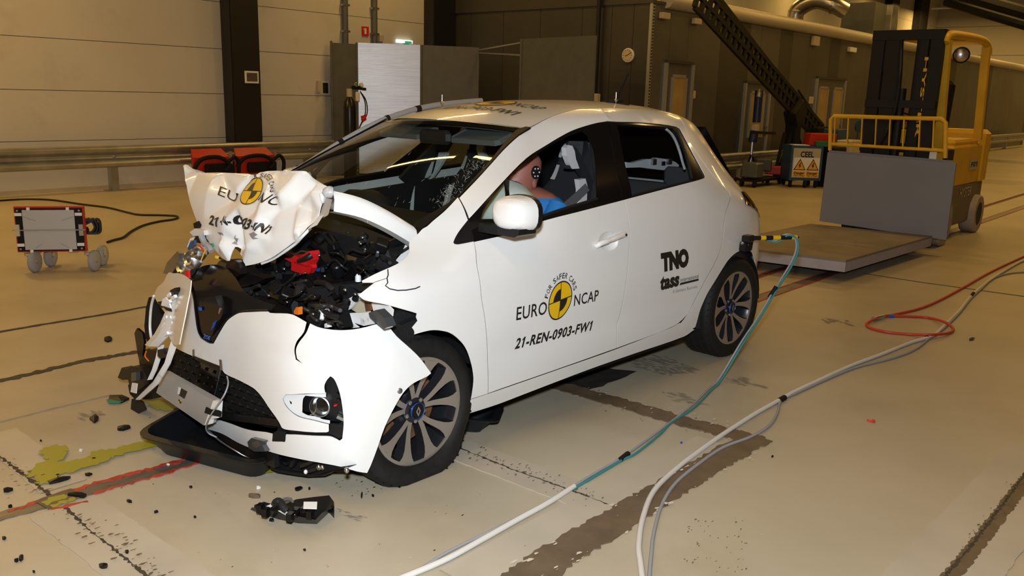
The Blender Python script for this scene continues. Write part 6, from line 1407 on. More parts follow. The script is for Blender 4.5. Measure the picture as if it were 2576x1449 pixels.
b = B(); b.prism([gz(u, v, .09) for u, v in [(712, 1252), (722, 1250), (734, 1252), (740, 1262), (734, 1264), (730, 1258), (720, 1258), (712, 1264)]], (0, 0, -.004)); b.obj('tab', 'clear_shard', t)
for (u, v) in [(745, 1288), (765, 1285), (730, 1300), (780, 1294), (655, 1278), (668, 1288)]: b = B(); b.box(gz(u, v, .06), (.025, .02, .03), Matrix.Rotation(.5, 3, 'Z')); b.obj('clip', 'gloss_black', t)
DEB = [  # outline kind, u, v, length px, height px, angle, label, material
 (272, 854, 26, 14, -.2, 'small black rubber bung on the floor left of the car', 'rubber'), (298, 1005, 56, 18, .1, 'black circuit cover with a green edge beside the torn bumper', 'black_plastic'),
 (238, 1055, 26, 18, -.3, 'small black cube-like connector on the floor left of the puddle', 'black_plastic'), (312, 1078, 44, 12, -.25, 'curved black sliver left of the drip tray corner', 'black_plastic'),
 (148, 1210, 66, 12, -.45, 'long black plastic strip lying in the coolant', 'black_plastic'), (145, 1197, 16, 7, -.6, 'short black chip beside the long strip in the coolant', 'black_plastic'), (222, 1194, 22, 7, -.2, 'narrow black chip near the painted rail', 'black_plastic'),
 (238, 1155, 18, 7, .0, 'black chip in the right arm of the coolant puddle', 'black_plastic'), (195, 1247, 56, 9, .08, 'flat black strip lying across the rail clip', 'black_plastic'), (20, 1234, 26, 7, -.2, 'black splinter by the left picture edge above the rail', 'black_plastic'),
 (26, 1274, 12, 6, -.3, 'tiny black chip on the rail at the left edge', 'black_plastic'), (54, 1404, 14, 14, .4, 'black angular fragment, upper of the pair at lower left', 'black_plastic'), (42, 1410, 14, 7, -.5, 'black flake, lower of the pair at lower left', 'black_plastic'), (261, 1426, 24, 12, .1, 'black torn fragment at the lower edge left of centre', 'black_plastic'),
 (319, 1389, 12, 8, 0, 'black round chip beside the dark floor joint', 'black_plastic'), (393, 1288, 12, 5, -.1, 'black rectangular chip in front of the car, left', 'black_plastic'), (325, 1261, 16, 5, .3, 'thin black sliver below the rail', 'black_plastic'), (683, 1309, 14, 10, .2, 'black crumb touching the big broken trim', 'black_plastic'),
 (751, 1230, 22, 8, -.4, 'black hooked sliver above the big broken trim', 'black_plastic'), (778, 1229, 6, 7, .2, 'black speck right of the hooked sliver', 'black_plastic'), (910, 1245, 6, 16, .1, 'upright grey-black clip near the front tyre', 'textured_black'), (938, 1247, 10, 6, .7, 'small black hook right of the clip near the front tyre', 'black_plastic'),
 (204, 1133, 14, 6, 0, 'white plastic flake above the coolant puddle', 'plastic_white'), (650, 1227, 12, 8, 0, 'white plastic flake in front of the bumper', 'plastic_white'), (423, 1169, 9, 6, 0, 'white crumb on the painted rail', 'plastic_white'), (640, 1249, 34, 8, .15, 'flat brown-black flake left of the hooked sliver', 'trench_brown'),
 (2445, 853, 20, 7, -.5, 'dark rectangular tape scrap on the floor at far right', 'joint_dark'), (2190, 1060, 26, 3, .3, 'thin red thread on the floor at right', 'hose_red'), (1943, 1148, 7, 4, .2, 'tiny black crumb right of the brown marking', 'black_plastic'), (1714, 1113, 7, 3, 0, 'tiny blue scrap on the floor between cables', 'blue_plastic'),
 (480, 1225, 9, 5, .1, 'black crumb left of the big broken trim, upper', 'black_plastic'), (490, 1300, 8, 4, .2, 'black crumb left of the big broken trim, lower', 'black_plastic'), (10, 1354, 12, 8, 0, 'black shard at the left edge, low', 'black_plastic'), (85, 1438, 8, 6, 0, 'black crumb at the lower left edge', 'black_plastic'), (766, 1383, 7, 4, 0, 'black crumb on the bare floor below the big trim', 'black_plastic'), (103, 1108, 6, 4, 0, 'black crumb at far left above the joint', 'black_plastic')]
rn = random.Random(77)
for (u, v, L, h, an, lab, m) in DEB:
    p = G(u, v); r = G(u+L/2, v)-p; w = r.length; ey = G(u, v-h/2)-p; hh = ey.length*.8
    ca, sa = math.cos(an), math.sin(an); n = rn.randint(5, 8); pts = []
    for k in range(n):
        a = 2*math.pi*k/n+rn.uniform(-.2, .2); x, y = math.cos(a)*rn.uniform(.75, 1.05), math.sin(a)*rn.uniform(.6, 1.1)
        uu, vv = u+(x*L/2*ca-y*h/2*sa*.8), v+(x*L/2*-sa*-1*.0+y*h/2+x*L/2*math.tan(an)*.45); pts.append(G(uu, vv, .002+rn.uniform(0, .003)))
    b = B(); th = .003 if L < 12 else (.005 if L < 24 else .009); top = [q+V((0, 0, th)) for q in pts]; mid = sum(top, V((0, 0, 0)))/n+V((0, 0, th*.6)); base = [V((q.x, q.y, .001)) for q in pts]
    b.loft([base, top], closed=True); k = len(b.v); b.v.append(mid); 
    for i in range(n): b.f.append((n+i, n+(i+1) % n, k)); b.fm.append(0)
    tag(b.obj('debris', m), lab, 'debris', 'broken pieces scattered on the floor')
b = B(); pcs = [G(u, v, .008) for u, v in [(268, 1006), (300, 1002), (316, 1006), (300, 1014), (272, 1014)]]; b.prism(pcs, (0, 0, .004)); tag(b.obj('circuit_board', 'board_green'), 'green circuit board under the black cover beside the torn bumper', 'debris')
b = B(); rn = random.Random(8)
for i in range(60):
    u, v = rn.choice([(rn.uniform(0, 600), rn.uniform(1040, 1440)), (rn.gauss(890, 30), rn.gauss(1230, 12)), (rn.uniform(500, 1400), rn.uniform(1220, 1440))]); chip(b, u, v, rn.uniform(.002, .0055))
tag(tag(b.obj('dark_crumbs', 'black_plastic'), 'scatter of tiny dark plastic crumbs over the near floor', 'debris'), kind='stuff')
b = B()
for i in range(45): chip(b, rn.choice([rn.uniform(0, 700), rn.uniform(900, 2400)]), rn.uniform(960, 1430), rn.uniform(.002, .004))
tag(tag(b.obj('glass_crumbs', 'plastic_white'), 'scatter of tiny white glass crumbs over the floor', 'debris'), kind='stuff')
# ================================================================ red floodlight on castors, left
def floodlight(name, lab, front, top, w, h, dpt, yaw, casters=True, group=None):
    # front: hall point of the lower centre of the front face; yaw = direction the front faces
    t = thing(name, lab, 'floodlight', HM @ V((front.x, front.y, 0)), group); R = Matrix.Rotation(yaw, 3, 'Z'); o = V(front)
    L = lambda x, y, z: o+R @ V((x, y, z))     # x out of the front, y to its left, z up
    def bx(n, m, a, c, par=t, bev=0.0):
        b = B(True); a, c = V(a), V(c); b.box(L(*((a+c)/2)), [abs(c[i]-a[i]) for i in range(3)], R, bev=bev); return b.obj(n, m, par)
    b = B(True); rows = []
    for x, k, zz in ((0, 1, 0), (-.04, 1, 0), (-dpt*.75, .72, .06), (-dpt, .70, .08)):
        rows.append([L(x, -w/2*k, zz), L(x, w/2*k, zz), L(x, w/2*k, h-zz*.7), L(x, -w/2*k, h-zz*.7)])
    b.loft(rows, closed=True, caps=True); b.obj('housing', 'paint_red', t)
    f = bx('front_frame', 'matt_black', (0, -w/2+.012, .012), (.018, w/2-.012, h-.012))
    b = B(True); pw, ph = w*.37, h*.435; n = 8
    b.loft([[L(.030, pw*(2*i/n-1), h/2+ph*s) for i in range(n+1)] for s in (-1, 1)], caps=False)
    b.box(L(.022, 0, h/2), (.012, pw*2, ph*2), R); b.obj('reflector_panel', 'reflector', t)
    for (y0, z0, y1, z1) in ((-pw, h*.80, -pw*.5, h*.70), (pw, h*.80, pw*.5, h*.70), (-pw*.6, h*.10, -pw*.35, h*.2), (pw*.7, h*.10, pw*.4, h*.2)): b = B(True); b.bar(L(.032, y0, z0), L(.032, y1, z1), .003); b.obj('panel_crease', 'scrape_grey', t)
    b = B(True); b.bar(L(.036, -w/2-.015, h*.50), L(.036, w/2+.01, h*.50), .008); b.obj('retaining_wire', 'zinc', t)
    for s in (-1, 1):
        for zz in (.17, .84): bx('white_clip', 'sticker_white', (.018, s*w*.43-.026, h*zz-.012), (.030, s*w*.43+.026, h*zz+.012))
        for zz in (.035, .962): bx('white_clip', 'sticker_white', (.018, s*w*.28-.011, h*zz-.011), (.034, s*w*.28+.011, h*zz+.011))
        bx('side_catch', 'zinc' if s > 0 else 'beige_box', (.018, s*w*.455-.016, h*.37), (.04, s*w*.455+.016, h*.62))
        for zz in (.08, .92): b = B(True); p = L(.018, s*w*.44, h*zz); b.lathe([(.010, 0), (.008, .008)], p, R @ V((1, 0, 0)), 8); b.obj('screw', 'zinc', t)
    if casters:
        bx('side_bracket', 'zinc', (-dpt*1.45, -w/2*.6-.02, -.02), (-.05, -w/2*.6+.05, .012)); bx('side_bracket', 'zinc', (-dpt*1.45, w/2*.6-.05, -.02), (-.05, w/2*.6+.02, .012))
        bx('ballast_box', 'matt_black', (-dpt*1.25, -w*.28, .12), (-dpt*.98, w*.28, h*.72))
        r_ = .086
        for (x, y, k) in ((-.03, -w*.27, 0), (-.03, w*.60, 0), (-dpt*1.6, -w*.16, 1), (-dpt*1.6, w*.62, 1)):
            wx = L(x+.03, y, 0); wx.z = r_
            b = B(True); ax = (R @ V((.25, 1, 0))).normalized(); b.lathe([(.012, -.018), (r_-.012, -.018), (r_-.003, -.014), (r_, 0), (r_-.003, .014), (r_-.012, .018), (.012, .018)], wx, ax, 24); cw = b.obj('castor', 'caster_grey', t, 40)
            b = B(True); b.lathe([(r_-.002, -.016), (r_+.003, -.01), (r_+.003, .01), (r_-.002, .016)], wx, ax, 24, caps=False); b.obj('castor_tyre', 'cable_grey', cw, 40)
            b = B(True); b.lathe([(.014, -.024), (.014, .024)], wx, ax, 10); b.obj('castor_axle', 'zinc', cw, 40)
            b = B(True); top_ = L(x, y-.10*w if not k else y, -.012)
            for s in (-1, 1): b.bar(wx+ax*.026*s, top_+ax*.026*s, .034, .004, up=ax)
            b.lathe([(.028, -.02), (.03, .0)], top_, (0, 0, 1), 12); b.obj('castor_fork', 'beige_box', cw, 30)
    b = B(True)
    for k in range(3):
        P = [L(-dpt*.9, w*.36, h*.60-.02*k), L(-dpt*.95, w*.50+.03*k, h*.66), L(-dpt*.95, w*.58+.02*k, h*.48), L(-dpt*.95, w*.50+.03*k, h*.34), L(-dpt*.9, w*.38, h*.38)]; b.tube(spline(P, 5), .012, 6)
    b.obj('cable_coil', 'cable_black', t, 60)
    b = B(True); b.lathe([(.03, 0), (.03, .02), (.018, .03)], L(-dpt*.4, w*.46, h*.45), R @ V((.3, 1, 0)), 12); b.obj('pivot_knob', 'matt_black', t, 40)
    return t
c1 = G(84, 688); c2 = G(238, 685); h1, h2 = unH(c1), unH(c2)
dirx = (h2-h1).normalized(); nrm = V((-dirx.y, dirx.x, 0)); 
if nrm.dot(unH(CAM)-h1) < 0: nrm = -nrm
yaw = math.atan2(nrm.y, nrm.x)
dA = ((h1+h2)/2); fl_ = hon(45, 630, 1, dA.y); 
pL = dep(45, 630, (c1-V(CAM)).dot(FWD)); pR = dep(218, 631, (c2-V(CAM)).dot(FWD)); pT = dep(45, 515, (c1-V(CAM)).dot(FWD))
fw_ = (pR-pL).length; fh_ = (pT-pL).length; fc_ = unH((pL+pR)/2)
floodlight('floodlight', 'red floodlight with grey reflector on four castors, left of the car', V((fc_.x, fc_.y, fc_.z-.01)), None, fw_*1.0, fh_*1.0, .17, yaw)
cb_ = cable('power_cable', 'long black power cable on the floor behind the red floodlight', [(-20, 506), (60, 501), (130, 503), (200, 513), (270, 522), (320, 534), (350, 540), (400, 541), (440, 543), (447, 547), (435, 552), (400, 557), (360, 567), (330, 582), (310, 597), (285, 604), (270, 609)], .012, 'cable_black')
# two more floodlights by the wall
for k, (u0, u1, v0, lab) in enumerate([(487, 578, 377, 'red floodlight head by the guard rail, left one of the pair behind the bonnet'), (595, 690, 374, 'red floodlight head by the guard rail, right one of the pair behind the bonnet')]):
    p = hon(u0, 430, 1, -9.1); q = hon(u1, 430, 1, -9.1); top = hon(u0, v0, 1, -9.1).z; cx = (p.x+q.x)/2; w_ = abs(q.x-p.x)
    t = thing('floodlight', lab, 'floodlight', H(cx, -9.15, 0), 'floodlights by the wall'); X = lambda x, y, z: (cx+x, -9.1+y, z)
    b = B(True); b.loft([[X(-w_/2, 0, .12), X(w_/2, 0, .12), X(w_/2, 0, top-.12), X(-w_/2, 0, top-.12)], [X(-w_*.42, -.14, .10), X(w_*.42, -.14, .10), X(w_*.42, -.14, top), X(-w_*.42, -.14, top)]], closed=True, caps=True); b.obj('housing', 'paint_red', t)
    b = B(True); b.box(X(-.1, .03, top-.30), (w_*.75, .08, .16), bev=.02); b.obj('vent_box', 'matt_black', t)
    b = B(True); b.tube(spline([X(w_*.5, .02, .30), X(w_*.3, .05, top-.14), X(-w_*.15, .07, top-.12), X(-w_*.42, .08, top-.24), X(-w_*.3, .08, .25)], 5), .032, 8); b.obj('handle_loop', 'matt_black', t, 60)
    b = B(True); b.box(X(-w_*.52, .02, top-.14), (.04, .03, .2)); b.obj('side_plate', 'zinc', t)
    for s in (-1, 1): b = B(True); b.lathe([(.05, -.02), (.05, .02)], X(s*w_*.35, .02, .05), (0, 1, 0), 14); b.obj('castor', 'caster_grey', t, 40); b = B(True); b.box(X(s*w_*.35, .02, .09), (.03, .05, .08)); b.obj('castor_fork', 'zinc', t)
    b = B(True); b.tube(spline([X(-w_*.45, .03, top-.2), X(-w_*.62, .03, top-.13), X(-w_*.74, .03, top-.22), X(-w_*.72, .03, .18)], 5), .03, 8); b.obj('stand_tube', 'matt_black', t, 60)
# gas cylinder with regulator
cx_ = hon(880, 300, 1, -9.0); t = thing('gas_cylinder', 'black gas cylinder with gauges standing by the steel screen', 'cylinder', H(cx_.x, -9.0, 0))
zt = hon(880, 238, 1, -9.0).z; b = B(True); b.lathe([(.10, .0), (.115, .02), (.115, zt-.22), (.10, zt-.12), (.05, zt-.04), (.04, zt)], (cx_.x, -9.0, 0), (0, 0, 1), 20); b.obj('body', 'cylinder_black', t, 40)
b = B(True); b.lathe([(.05, zt-.05), (.05, zt+.10)], (cx_.x, -9.0, 0), (0, 0, 1), 12); b.obj('valve_guard', 'beige_box', t, 40)
vx = cx_.x-.10
b = B(True); b.box((vx, -8.95, zt+.12), (.16, .06, .06), bev=.01).bar((vx-.08, -8.95, zt+.11), (vx-.2, -8.93, zt+.10), .04); b.obj('regulator', 'matt_black', t)
for k, dx in enumerate((.02, -.09)): b = B(True); b.lathe([(.035, 0), (.037, .02), (.033, .024)], (vx+dx, -8.92, zt+.17), (.2, 1, .1), 16); g = b.obj('gauge', 'silver', t, 40); b = B(True); b.lathe([(.03, .022), (.03, .0255)], (vx+dx, -8.92, zt+.17), (.2, 1, .1), 16); b.obj('gauge_dial', 'board_green' if k == 0 else 'sticker_white', g)
b = B(True); b.box((vx-.02, -8.93, zt-.03), (.07, .05, .16), bev=.01); b.obj('label_tag', 'sticker_white', t)
for k in range(2): b = B(True); b.tube(spline([(vx-.08, -8.93, zt+.06), (vx-.17-.03*k, -8.92, zt-.1), (vx-.16-.04*k, -8.9, zt-.32), (vx-.06, -8.9, zt-.50), (vx+.0, -8.9, zt-.62)], 5), .010, 6); b.obj('hose', 'cable_black', t, 60)
rp = hon(915, 299, 1, -8.9); b = B(True); b.box((rp.x, rp.y, rp.z), (.09, .05, .06), Matrix.Rotation(.5, 3, 'Y'), bev=.01).bar((rp.x+.05, rp.y, rp.z+.03), (rp.x-.05, rp.y, rp.z+.06), .03); b.obj('red_grip', 'red_plastic', t)
# ================================================================ lattice boom with stand
bt, bb = hon(1755, -12, 1, -4.0), hon(2065, 338, 1, -4.0); t = thing('camera_boom', 'long black lattice boom on a stand leaning up beside the steel cabin', 'boom', H(hon(2000, 300, 1, -4.0).x, -4.0, 0))
d = (bb-bt).normalized(); up_ = V((0, 1, 0)).cross(d).normalized(); 
if up_.z < 0: up_ = -up_
Lb = (bb-bt).length; w0 = .20
for k, (o, yy) in enumerate([(-w0, 0), (w0*.05, 0), (w0, 0), (w0*1.55, .0)]):
    b = B(True); b.bar(bt+up_*o+V((0, yy, 0)), bb+up_*o*(.9 if k < 3 else .3)+V((0, yy, 0)), .055 if k < 3 else .03, .07); b.obj('chord', 'fork_dark', t)
n = int(Lb/.21)
for i in range(n):
    p = bt+d*(Lb*i/n); b = B(True); b.bar(p-up_*w0, p+up_*w0, .09, .05, up=(0, 1, 0)); b.obj('rung', 'fork_dark', t)
hd = hon(2000, 285, 1, -4.0); b = B(True); b.box(hd, (.5, .25, .36), Matrix.Rotation(.6, 3, 'Y'), bev=.03); b.obj('pivot_head', 'fork_dark', t)
b = B(True); b.span((hd.x-.14, -4.12, 0.02), (hd.x+.14, -3.9, hd.z), bev=.02); b.obj('column', 'matt_black', t)
for k in range(3): a = k*2.1+.4; b = B(True); b.bar((hd.x, -4.0, hd.z-.2), (hd.x+.8*math.cos(a), -4.0+.3*math.sin(a), .03), .05); b.obj('leg', 'fork_dark', t)
b = B(True); b.span((hd.x-.9, -4.15, .75), (hd.x-1.7, -3.85, 1.05), bev=.03); b.obj('counterweight', 'matt_black', t)
b = B(True); b.bar(bb+up_*.3-d*1.6, hon(2085, 345, 1, -4.0), .03).bar(hd+V((0, 0, .3)), hon(2085, 345, 1, -4.0), .03); b.obj('stay', 'fork_dark', t)
# tripod with a dark blue lamp, and a worn trolley beside it
p = hon(1908, 262, 1, -4.2); q = hon(1895, 330, 1, -4.2); t = thing('stand_lamp', 'dark blue tube lamp on a tripod stand at the foot of the cabin', 'lamp', H(q.x, -4.2, 0))
b = B(True); b.tube([hon(1910, 228, 1, -4.2), hon(1903, 308, 1, -4.2)], .075, 12); b.obj('lamp_tube', 'dark_blue', t, 50)
b = B(True); b.tube([hon(1912, 226, 1, -4.17), hon(1908, 245, 1, -4.17)], .05, 10); b.obj('end_cap', 'zinc', t, 50)
b = B(True); b.box(hon(1900, 322, 1, -4.2), (.14, .12, .14), bev=.02); b.obj('bracket', 'beige_box', t)
b = B(True); b.tube([hon(1898, 330, 1, -4.2), hon(1893, 358, 1, -4.2)], .08, 10); b.obj('lamp_base', 'dark_blue', t, 50)
b = B(True); b.tube([hon(1893, 355, 1, -4.2), V((q.x, -4.2, .3))], .025, 8); b.obj('mast', 'zinc', t)
for k in range(3): a = k*2.1+.2; b = B(True); b.bar((q.x, -4.2, .55), (q.x+.45*math.cos(a), -4.2+.2*math.sin(a), .02), .03); b.obj('leg', 'fork_dark', t)
tx0, tx1 = hon(1880, 440, 1, -3.93).x, hon(1950, 440, 1, -3.93).x; t = thing('hand_trolley', 'worn dark hand trolley with loose gear beside the tripod lamp', 'trolley', H((tx0+tx1)/2, -3.93, 0))
b = B(True); b.span((tx0, -4.1, .10), (tx1, -3.75, .14)); b.obj('deck', 'fork_dark', t)
b = B(True); b.bar((tx1+.05, -3.93, .1), (tx1-.25, -3.93, .95), .05); b.obj('handle_post', 'fork_dark', t); b = B(True); b.bar((tx1+.2, -3.93, .95), (tx0-.1, -3.93, .98), .05); b.obj('handle_bar', 'fork_dark', t)
for k in range(4): b = B(True); b.lathe([(.06, -.02), (.06, .02)], ((tx0-.05 if k % 2 else tx1+.05), (-4.05 if k < 2 else -3.8), .06), (0, 1, 0), 14); b.obj('castor', 'rubber', t, 40)
for k, (x, z, s, m) in enumerate([(tx0-.2, .3, .3, 'screen_grey'), (tx1+.02, .25, .18, 'paint_red'), ((tx0+tx1)/2, .38, .25, 'booth_dark')]): b = B(True); b.box((x, -3.93, z), (s, .3, s*.9), Matrix.Rotation(.3*k, 3, 'Z'), bev=.02); b.obj('gear_box', m, t)
# ================================================================ warning cart
ca, cc = G(2000, 474), G(2062, 476); hA = unH(ca); dq = (ca-V(CAM)).dot(FWD); tl_, tr_, bl_ = unH(dep(1992, 366, dq)), unH(dep(2072, 371, dq)), unH(dep(1990, 455, dq))
t = thing('tool_cart', 'blue-framed tool cart with two yellow high voltage warning signs', 'cart', HM @ V((hA.x, hA.y, 0)))
ex = (tr_-tl_); ex.z = 0; wc = ex.length; ex.normalize(); ey = V((-ex.y, ex.x, 0)); 
if ey.dot(unH(CAM)-tl_) > 0: ey = -ey
zt, zb = tl_.z, bl_.z; O = V((tl_.x, tl_.y, 0)); K = lambda x, y, z: O+ex*(x*wc)+ey*y+V((0, 0, z)); RC = Matrix((ex, ey, V((0, 0, 1)))).transposed()
def cb2(n, m, x0, y0, z0, x1, y1, z1, par=t): b = B(True); b.box((K(x0, y0, z0)+K(x1, y1, z1))/2, (abs(x1-x0)*wc, abs(y1-y0), abs(z1-z0)), RC); return b.obj(n, m, par)
cb2('cabinet', 'blue_frame', 0, .01, zb, 1, .55, zt); pn = cb2('front_panel', 'cart_panel', .07, -.005, zb+.05, .93, .01, zt-.04)
cb2('frame_edge', 'blue_frame', 0, -.01, zt-.04, 1, .02, zt)
for xx in (0, .93): cb2('frame_edge', 'blue_frame', xx, -.008, zb, xx+.07, .02, zt)
hz = zt-zb
cb2('sign_card', 'sticker_white', .10, -.012, zb+.10*hz, .92, -.004, zb+.66*hz)
for k in (0, 1):
    x0 = .11+.41*k; b = B(True); f = lambda s, r, o: K(x0+.195+s*.195, o, zb+(.30+r*.33)*hz)
    b.prism([f(-1, 0, -.014), f(1, 0, -.014), f(0, 1, -.014)], ey*.003); b.obj('warning_triangle', 'decal_black', t)
    b = B(True); b.prism([f(-.80, .07, -.017), f(.80, .07, -.017), f(0, .87, -.017)], ey*.003); b.obj('triangle_field', 'sign_yellow', t)
    b = B(True); b.prism([f(.05, .66, -.020), f(-.22, .36, -.020), f(-.02, .36, -.020), f(-.12, .14, -.020), f(.22, .42, -.020), f(.02, .42, -.020), f(.18, .66, -.020)], ey*.003); b.obj('lightning_mark', 'decal_black', t)
    cb2('text_plate', 'sign_yellow', x0, -.015, zb+.11*hz, x0+.39, -.012, zb+.27*hz)
    for body, z0, z1, bd in (('Danger', .185, .255, .03), ('High voltage', .125, .165, .0)):
        vs, fs = text_mesh(body, bd); b = B(True); b.add([K(x0+.03+.33*x, -.0165, zb+(z0+(z1-z0)*y)*hz) for x, y in vs], fs); b.obj('lettering', 'decal_black', t)
vs, fs = text_mesh('CEEL', .03); b = B(True); b.add([K(.30+.42*x, -.0075, zb+(.68+.16*y)*hz) for x, y in vs], fs); b.obj('lettering', 'decal_black', t)
for (x, y) in ((.1, .08), (.9, .08), (.1, .48), (.9, .48), (.55, .05)): b = B(True); b.lathe([(.05, -.02), (.05, .02)], K(x, y, .05), ex, 14); b.obj('castor', 'rubber', t, 40); b = B(True); b.box(K(x, y, .09), (.05, .06, max(.04, zb-.04)), RC); b.obj('castor_fork', 'fork_dark', t)
def ontop(name, lab, x0, x1, y0, y1, z0, z1, m, cat): b = B(True); b.box((K(x0, y0, z0)+K(x1, y1, z1))/2, ((x1-x0)*wc, y1-y0, z1-z0), RC, bev=.01); return tag(b.obj(name, m), lab, cat)
ontop('tool_case', 'red open tool case on top of the warning cart', .62, 1.45, .12, .5, zt, zt+.22, 'paint_red', 'case')
ontop('paper_sheet', 'white sheet lying on the warning cart', .1, .6, .05, .35, zt, zt+.012, 'sticker_white', 'paper')
ontop('green_box', 'small green box on the warning cart beside the red case', .75, 1.3, -.02, .1, zt, zt+.09, 'green_plastic', 'box')
# things half hidden behind the yellow rail
def far(name, lab, cat, u0, v0, u1, v1, y, m, dp=.3):
    p, q = hon(u0, v0, 1, y), hon(u1, v1, 1, y); b = B(True); b.span((p.x, y, p.z), (q.x, y-dp, 0.0), bev=.02); return tag(b.obj(name, m), lab, cat)
far('blue_bin', 'dark blue bin against the cabin behind the yellow rail', 'bin', 2108, 325, 2125, 415, -3.4, 'blue_frame')
far('carton', 'pale carton on the floor behind the yellow rail', 'box', 2143, 354, 2165, 420, -3.0, 'beige_box')
far('dark_box', 'black box on the floor between the carton and the warning cart', 'box', 2098, 372, 2125, 425, -2.9, 'matt_black')
b = B(True); p = hon(2160, 318, 1, -3.4); b.lathe([(.13, 0), (.13, .03)], p, (.3, 1, 0), 20).tube([p, V((p.x, p.y, .05))], .015, 6); tag(b.obj('floor_fan', 'blue_frame', None, 40), 'dark blue round fan on a thin stand behind the yellow rail', 'fan')
# ================================================================ platform carried by the lift truck
zt = .20; A_, B_, C_ = G(2128, 655, zt), G(2345, 594, zt), G(1905, 628, zt)
ux = (B_-A_); uy = (C_-A_).normalized()*1.25
t = thing('load_platform', 'low grey-edged wooden platform lying before the lift truck, worn brown top', 'platform', V((A_.x, A_.y, 0)))
def quad(z): return [V((p.x, p.y, z)) for p in (A_, A_+ux, A_+ux+uy, A_+uy)]
b = B(); b.prism(quad(.095), (0, 0, .085)); b.obj('frame', 'board_edge', t)
for k in range(3):
    f0, f1 = k/3, (k+1)/3; g = .004
    P = [A_+ux*(f0+g*.3)+uy*.0, A_+ux*(f1-g*.3)+uy*.0, A_+ux*(f1-g*.3)+uy, A_+ux*(f0+g*.3)+uy]; b = B(); b.prism([V((p.x, p.y, .18)) for p in P], (0, 0, .022)); b.obj('deck_board', 'board_wood', t)
for k in (.25, .75):
    b = B(); P = [A_+ux*.1+uy*(k-.06), A_+ux*1.0+uy*(k-.06), A_+ux*1.0+uy*(k+.06), A_+ux*.1+uy*(k+.06)]; b.prism([V((p.x, p.y, .045)) for p in P], (0, 0, .05)); b.obj('skid', 'fork_dark', t)
# ================================================================ upright grey board leaning on the mast
xb = -4.89
pts = [hon(2082, 383, 0, xb), hon(2405, 410, 0, xb), hon(2380, 604, 0, xb), hon(2061, 556, 0, xb)]
b = B(True); b.prism(pts, (-.03, 0, 0)); tag(b.obj('grey_board', 'board_grey'), 'large flat grey board standing upright on the platform before the lift truck', 'board')
b = B(True); pts = [hon(2085, 378, 0, xb-.032), hon(2397, 404, 0, xb-.032), hon(2396, 425, 0, xb-.032), hon(2084, 400, 0, xb-.032)]; b.prism(pts, (-.008, 0, 0)); tag(b.obj('grey_board', 'board_grey'), 'second grey board, only its top edge showing behind the large one', 'board')
# ================================================================ lift truck
t = thing('lift_truck', 'old yellow electric lift truck with a tall black mast and overhead guard', 'forklift', H(-6.2, 0, 0)); yn, yf = .48, -.33
def fk(n, m, a, c, par=t, bev=0.0): b = B(True); b.span(a, c, bev=bev); return b.obj(n, m, par)
fk('battery_box', 'forklift_yellow', (-5.85, yf+.04, .62), (-7.2, yn-.02, 1.10), bev=.03)
fk('bonnet', 'forklift_yellow', (-5.95, yf+.06, 1.08), (-7.0, yn-.04, 1.16), bev=.03)
fk('counterweight', 'forklift_yellow', (-7.12, yf, .60), (-7.48, yn, 1.26), bev=.05); fk('chassis', 'forklift_grey', (-5.5, yf+.02, .16), (-7.42, yn-.02, .64), bev=.03)
fk('floor_plate', 'fork_dark', (-5.28, yf+.05, .45), (-5.95, yn-.03, .52)); fk('front_cowl', 'forklift_yellow', (-5.25, yf+.1, .52), (-5.36, yn-.1, 1.02), bev=.03); fk('foot_well', 'fork_dark', (-5.6, yn-.12, .52), (-5.86, yn-.01, 1.06))
fk('dash_panel', 'fork_dark', (-5.32, -.4, 1.0), (-5.5, .3, 1.12), bev=.02)
for (n_, p0, p1, w) in [('guard_pillar', (-5.12, yn-.04, 2.19), (-5.40, yn-.04, .62), .085), ('guard_pillar', (-5.12, yf+.14, 2.19), (-5.40, yf+.14, .62), .085), ('guard_pillar', (-6.75, yn-.04, 2.22), (-6.95, yn-.04, 1.14), .085), ('guard_pillar', (-6.75, yf+.14, 2.22), (-6.95, yf+.14, 1.14), .085)]:
    b = B(True); b.bar(p0, p1, w, w); b.obj(n_, 'forklift_yellow', t)
for y in (yn-.04, yf+.14): b = B(True); b.tube(spline([(-5.05, y, 2.16), (-5.15, y, 2.24), (-5.6, y, 2.27), (-6.5, y, 2.28), (-6.8, y, 2.22), (-6.86, y, 2.14)], 4), .045, 8); b.obj('guard_rail_tube', 'forklift_yellow', t, 60)
for k in range(8): x = -5.12-.21*k; b = B(True); b.bar((x, yn-.04, 2.26), (x, yf+.14, 2.26), .035, .05); b.obj('guard_bar', 'forklift_yellow', t)
fk('roof_board', 'board_wood', (-5.5, .1, 2.29), (-6.0, .40, 2.31))
# mast: two nested pairs of black uprights, cylinder, chains
xm = -5.01; a_ = lambda u, v=200: hon(u, v, 0, xm).y
yl, yr = a_(2193, 120), a_(2372, 120)
zt_ = hon(2280, 75, 0, xm).z
for (ya, yb_) in ((yl, yl+.13), (yl+.15, yl+.29), (yr-.22, yr-.14), (yr-.12, yr)): b = B(True); b.span((xm, ya, .08), (xm-.09, yb_, zt_)); b.obj('mast_upright', 'fork_dark', t)
zt_ = hon(2280, 75, 0, xm).z
fk('mast_head', 'fork_dark', (xm+.01, yl, zt_-.10), (xm-.14, yr, zt_)); fk('mast_tie', 'fork_dark', (xm+.02, yl, 1.50), (xm-.04, yr, 1.58)); fk('mast_tie', 'fork_dark', (xm+.02, yl, .9), (xm-.04, yr, 1.0)); fk('mast_cover', 'fork_dark', (xm-.02, yl+.02, zt_-.02), (xm-.2, yl+.24, zt_-.42))
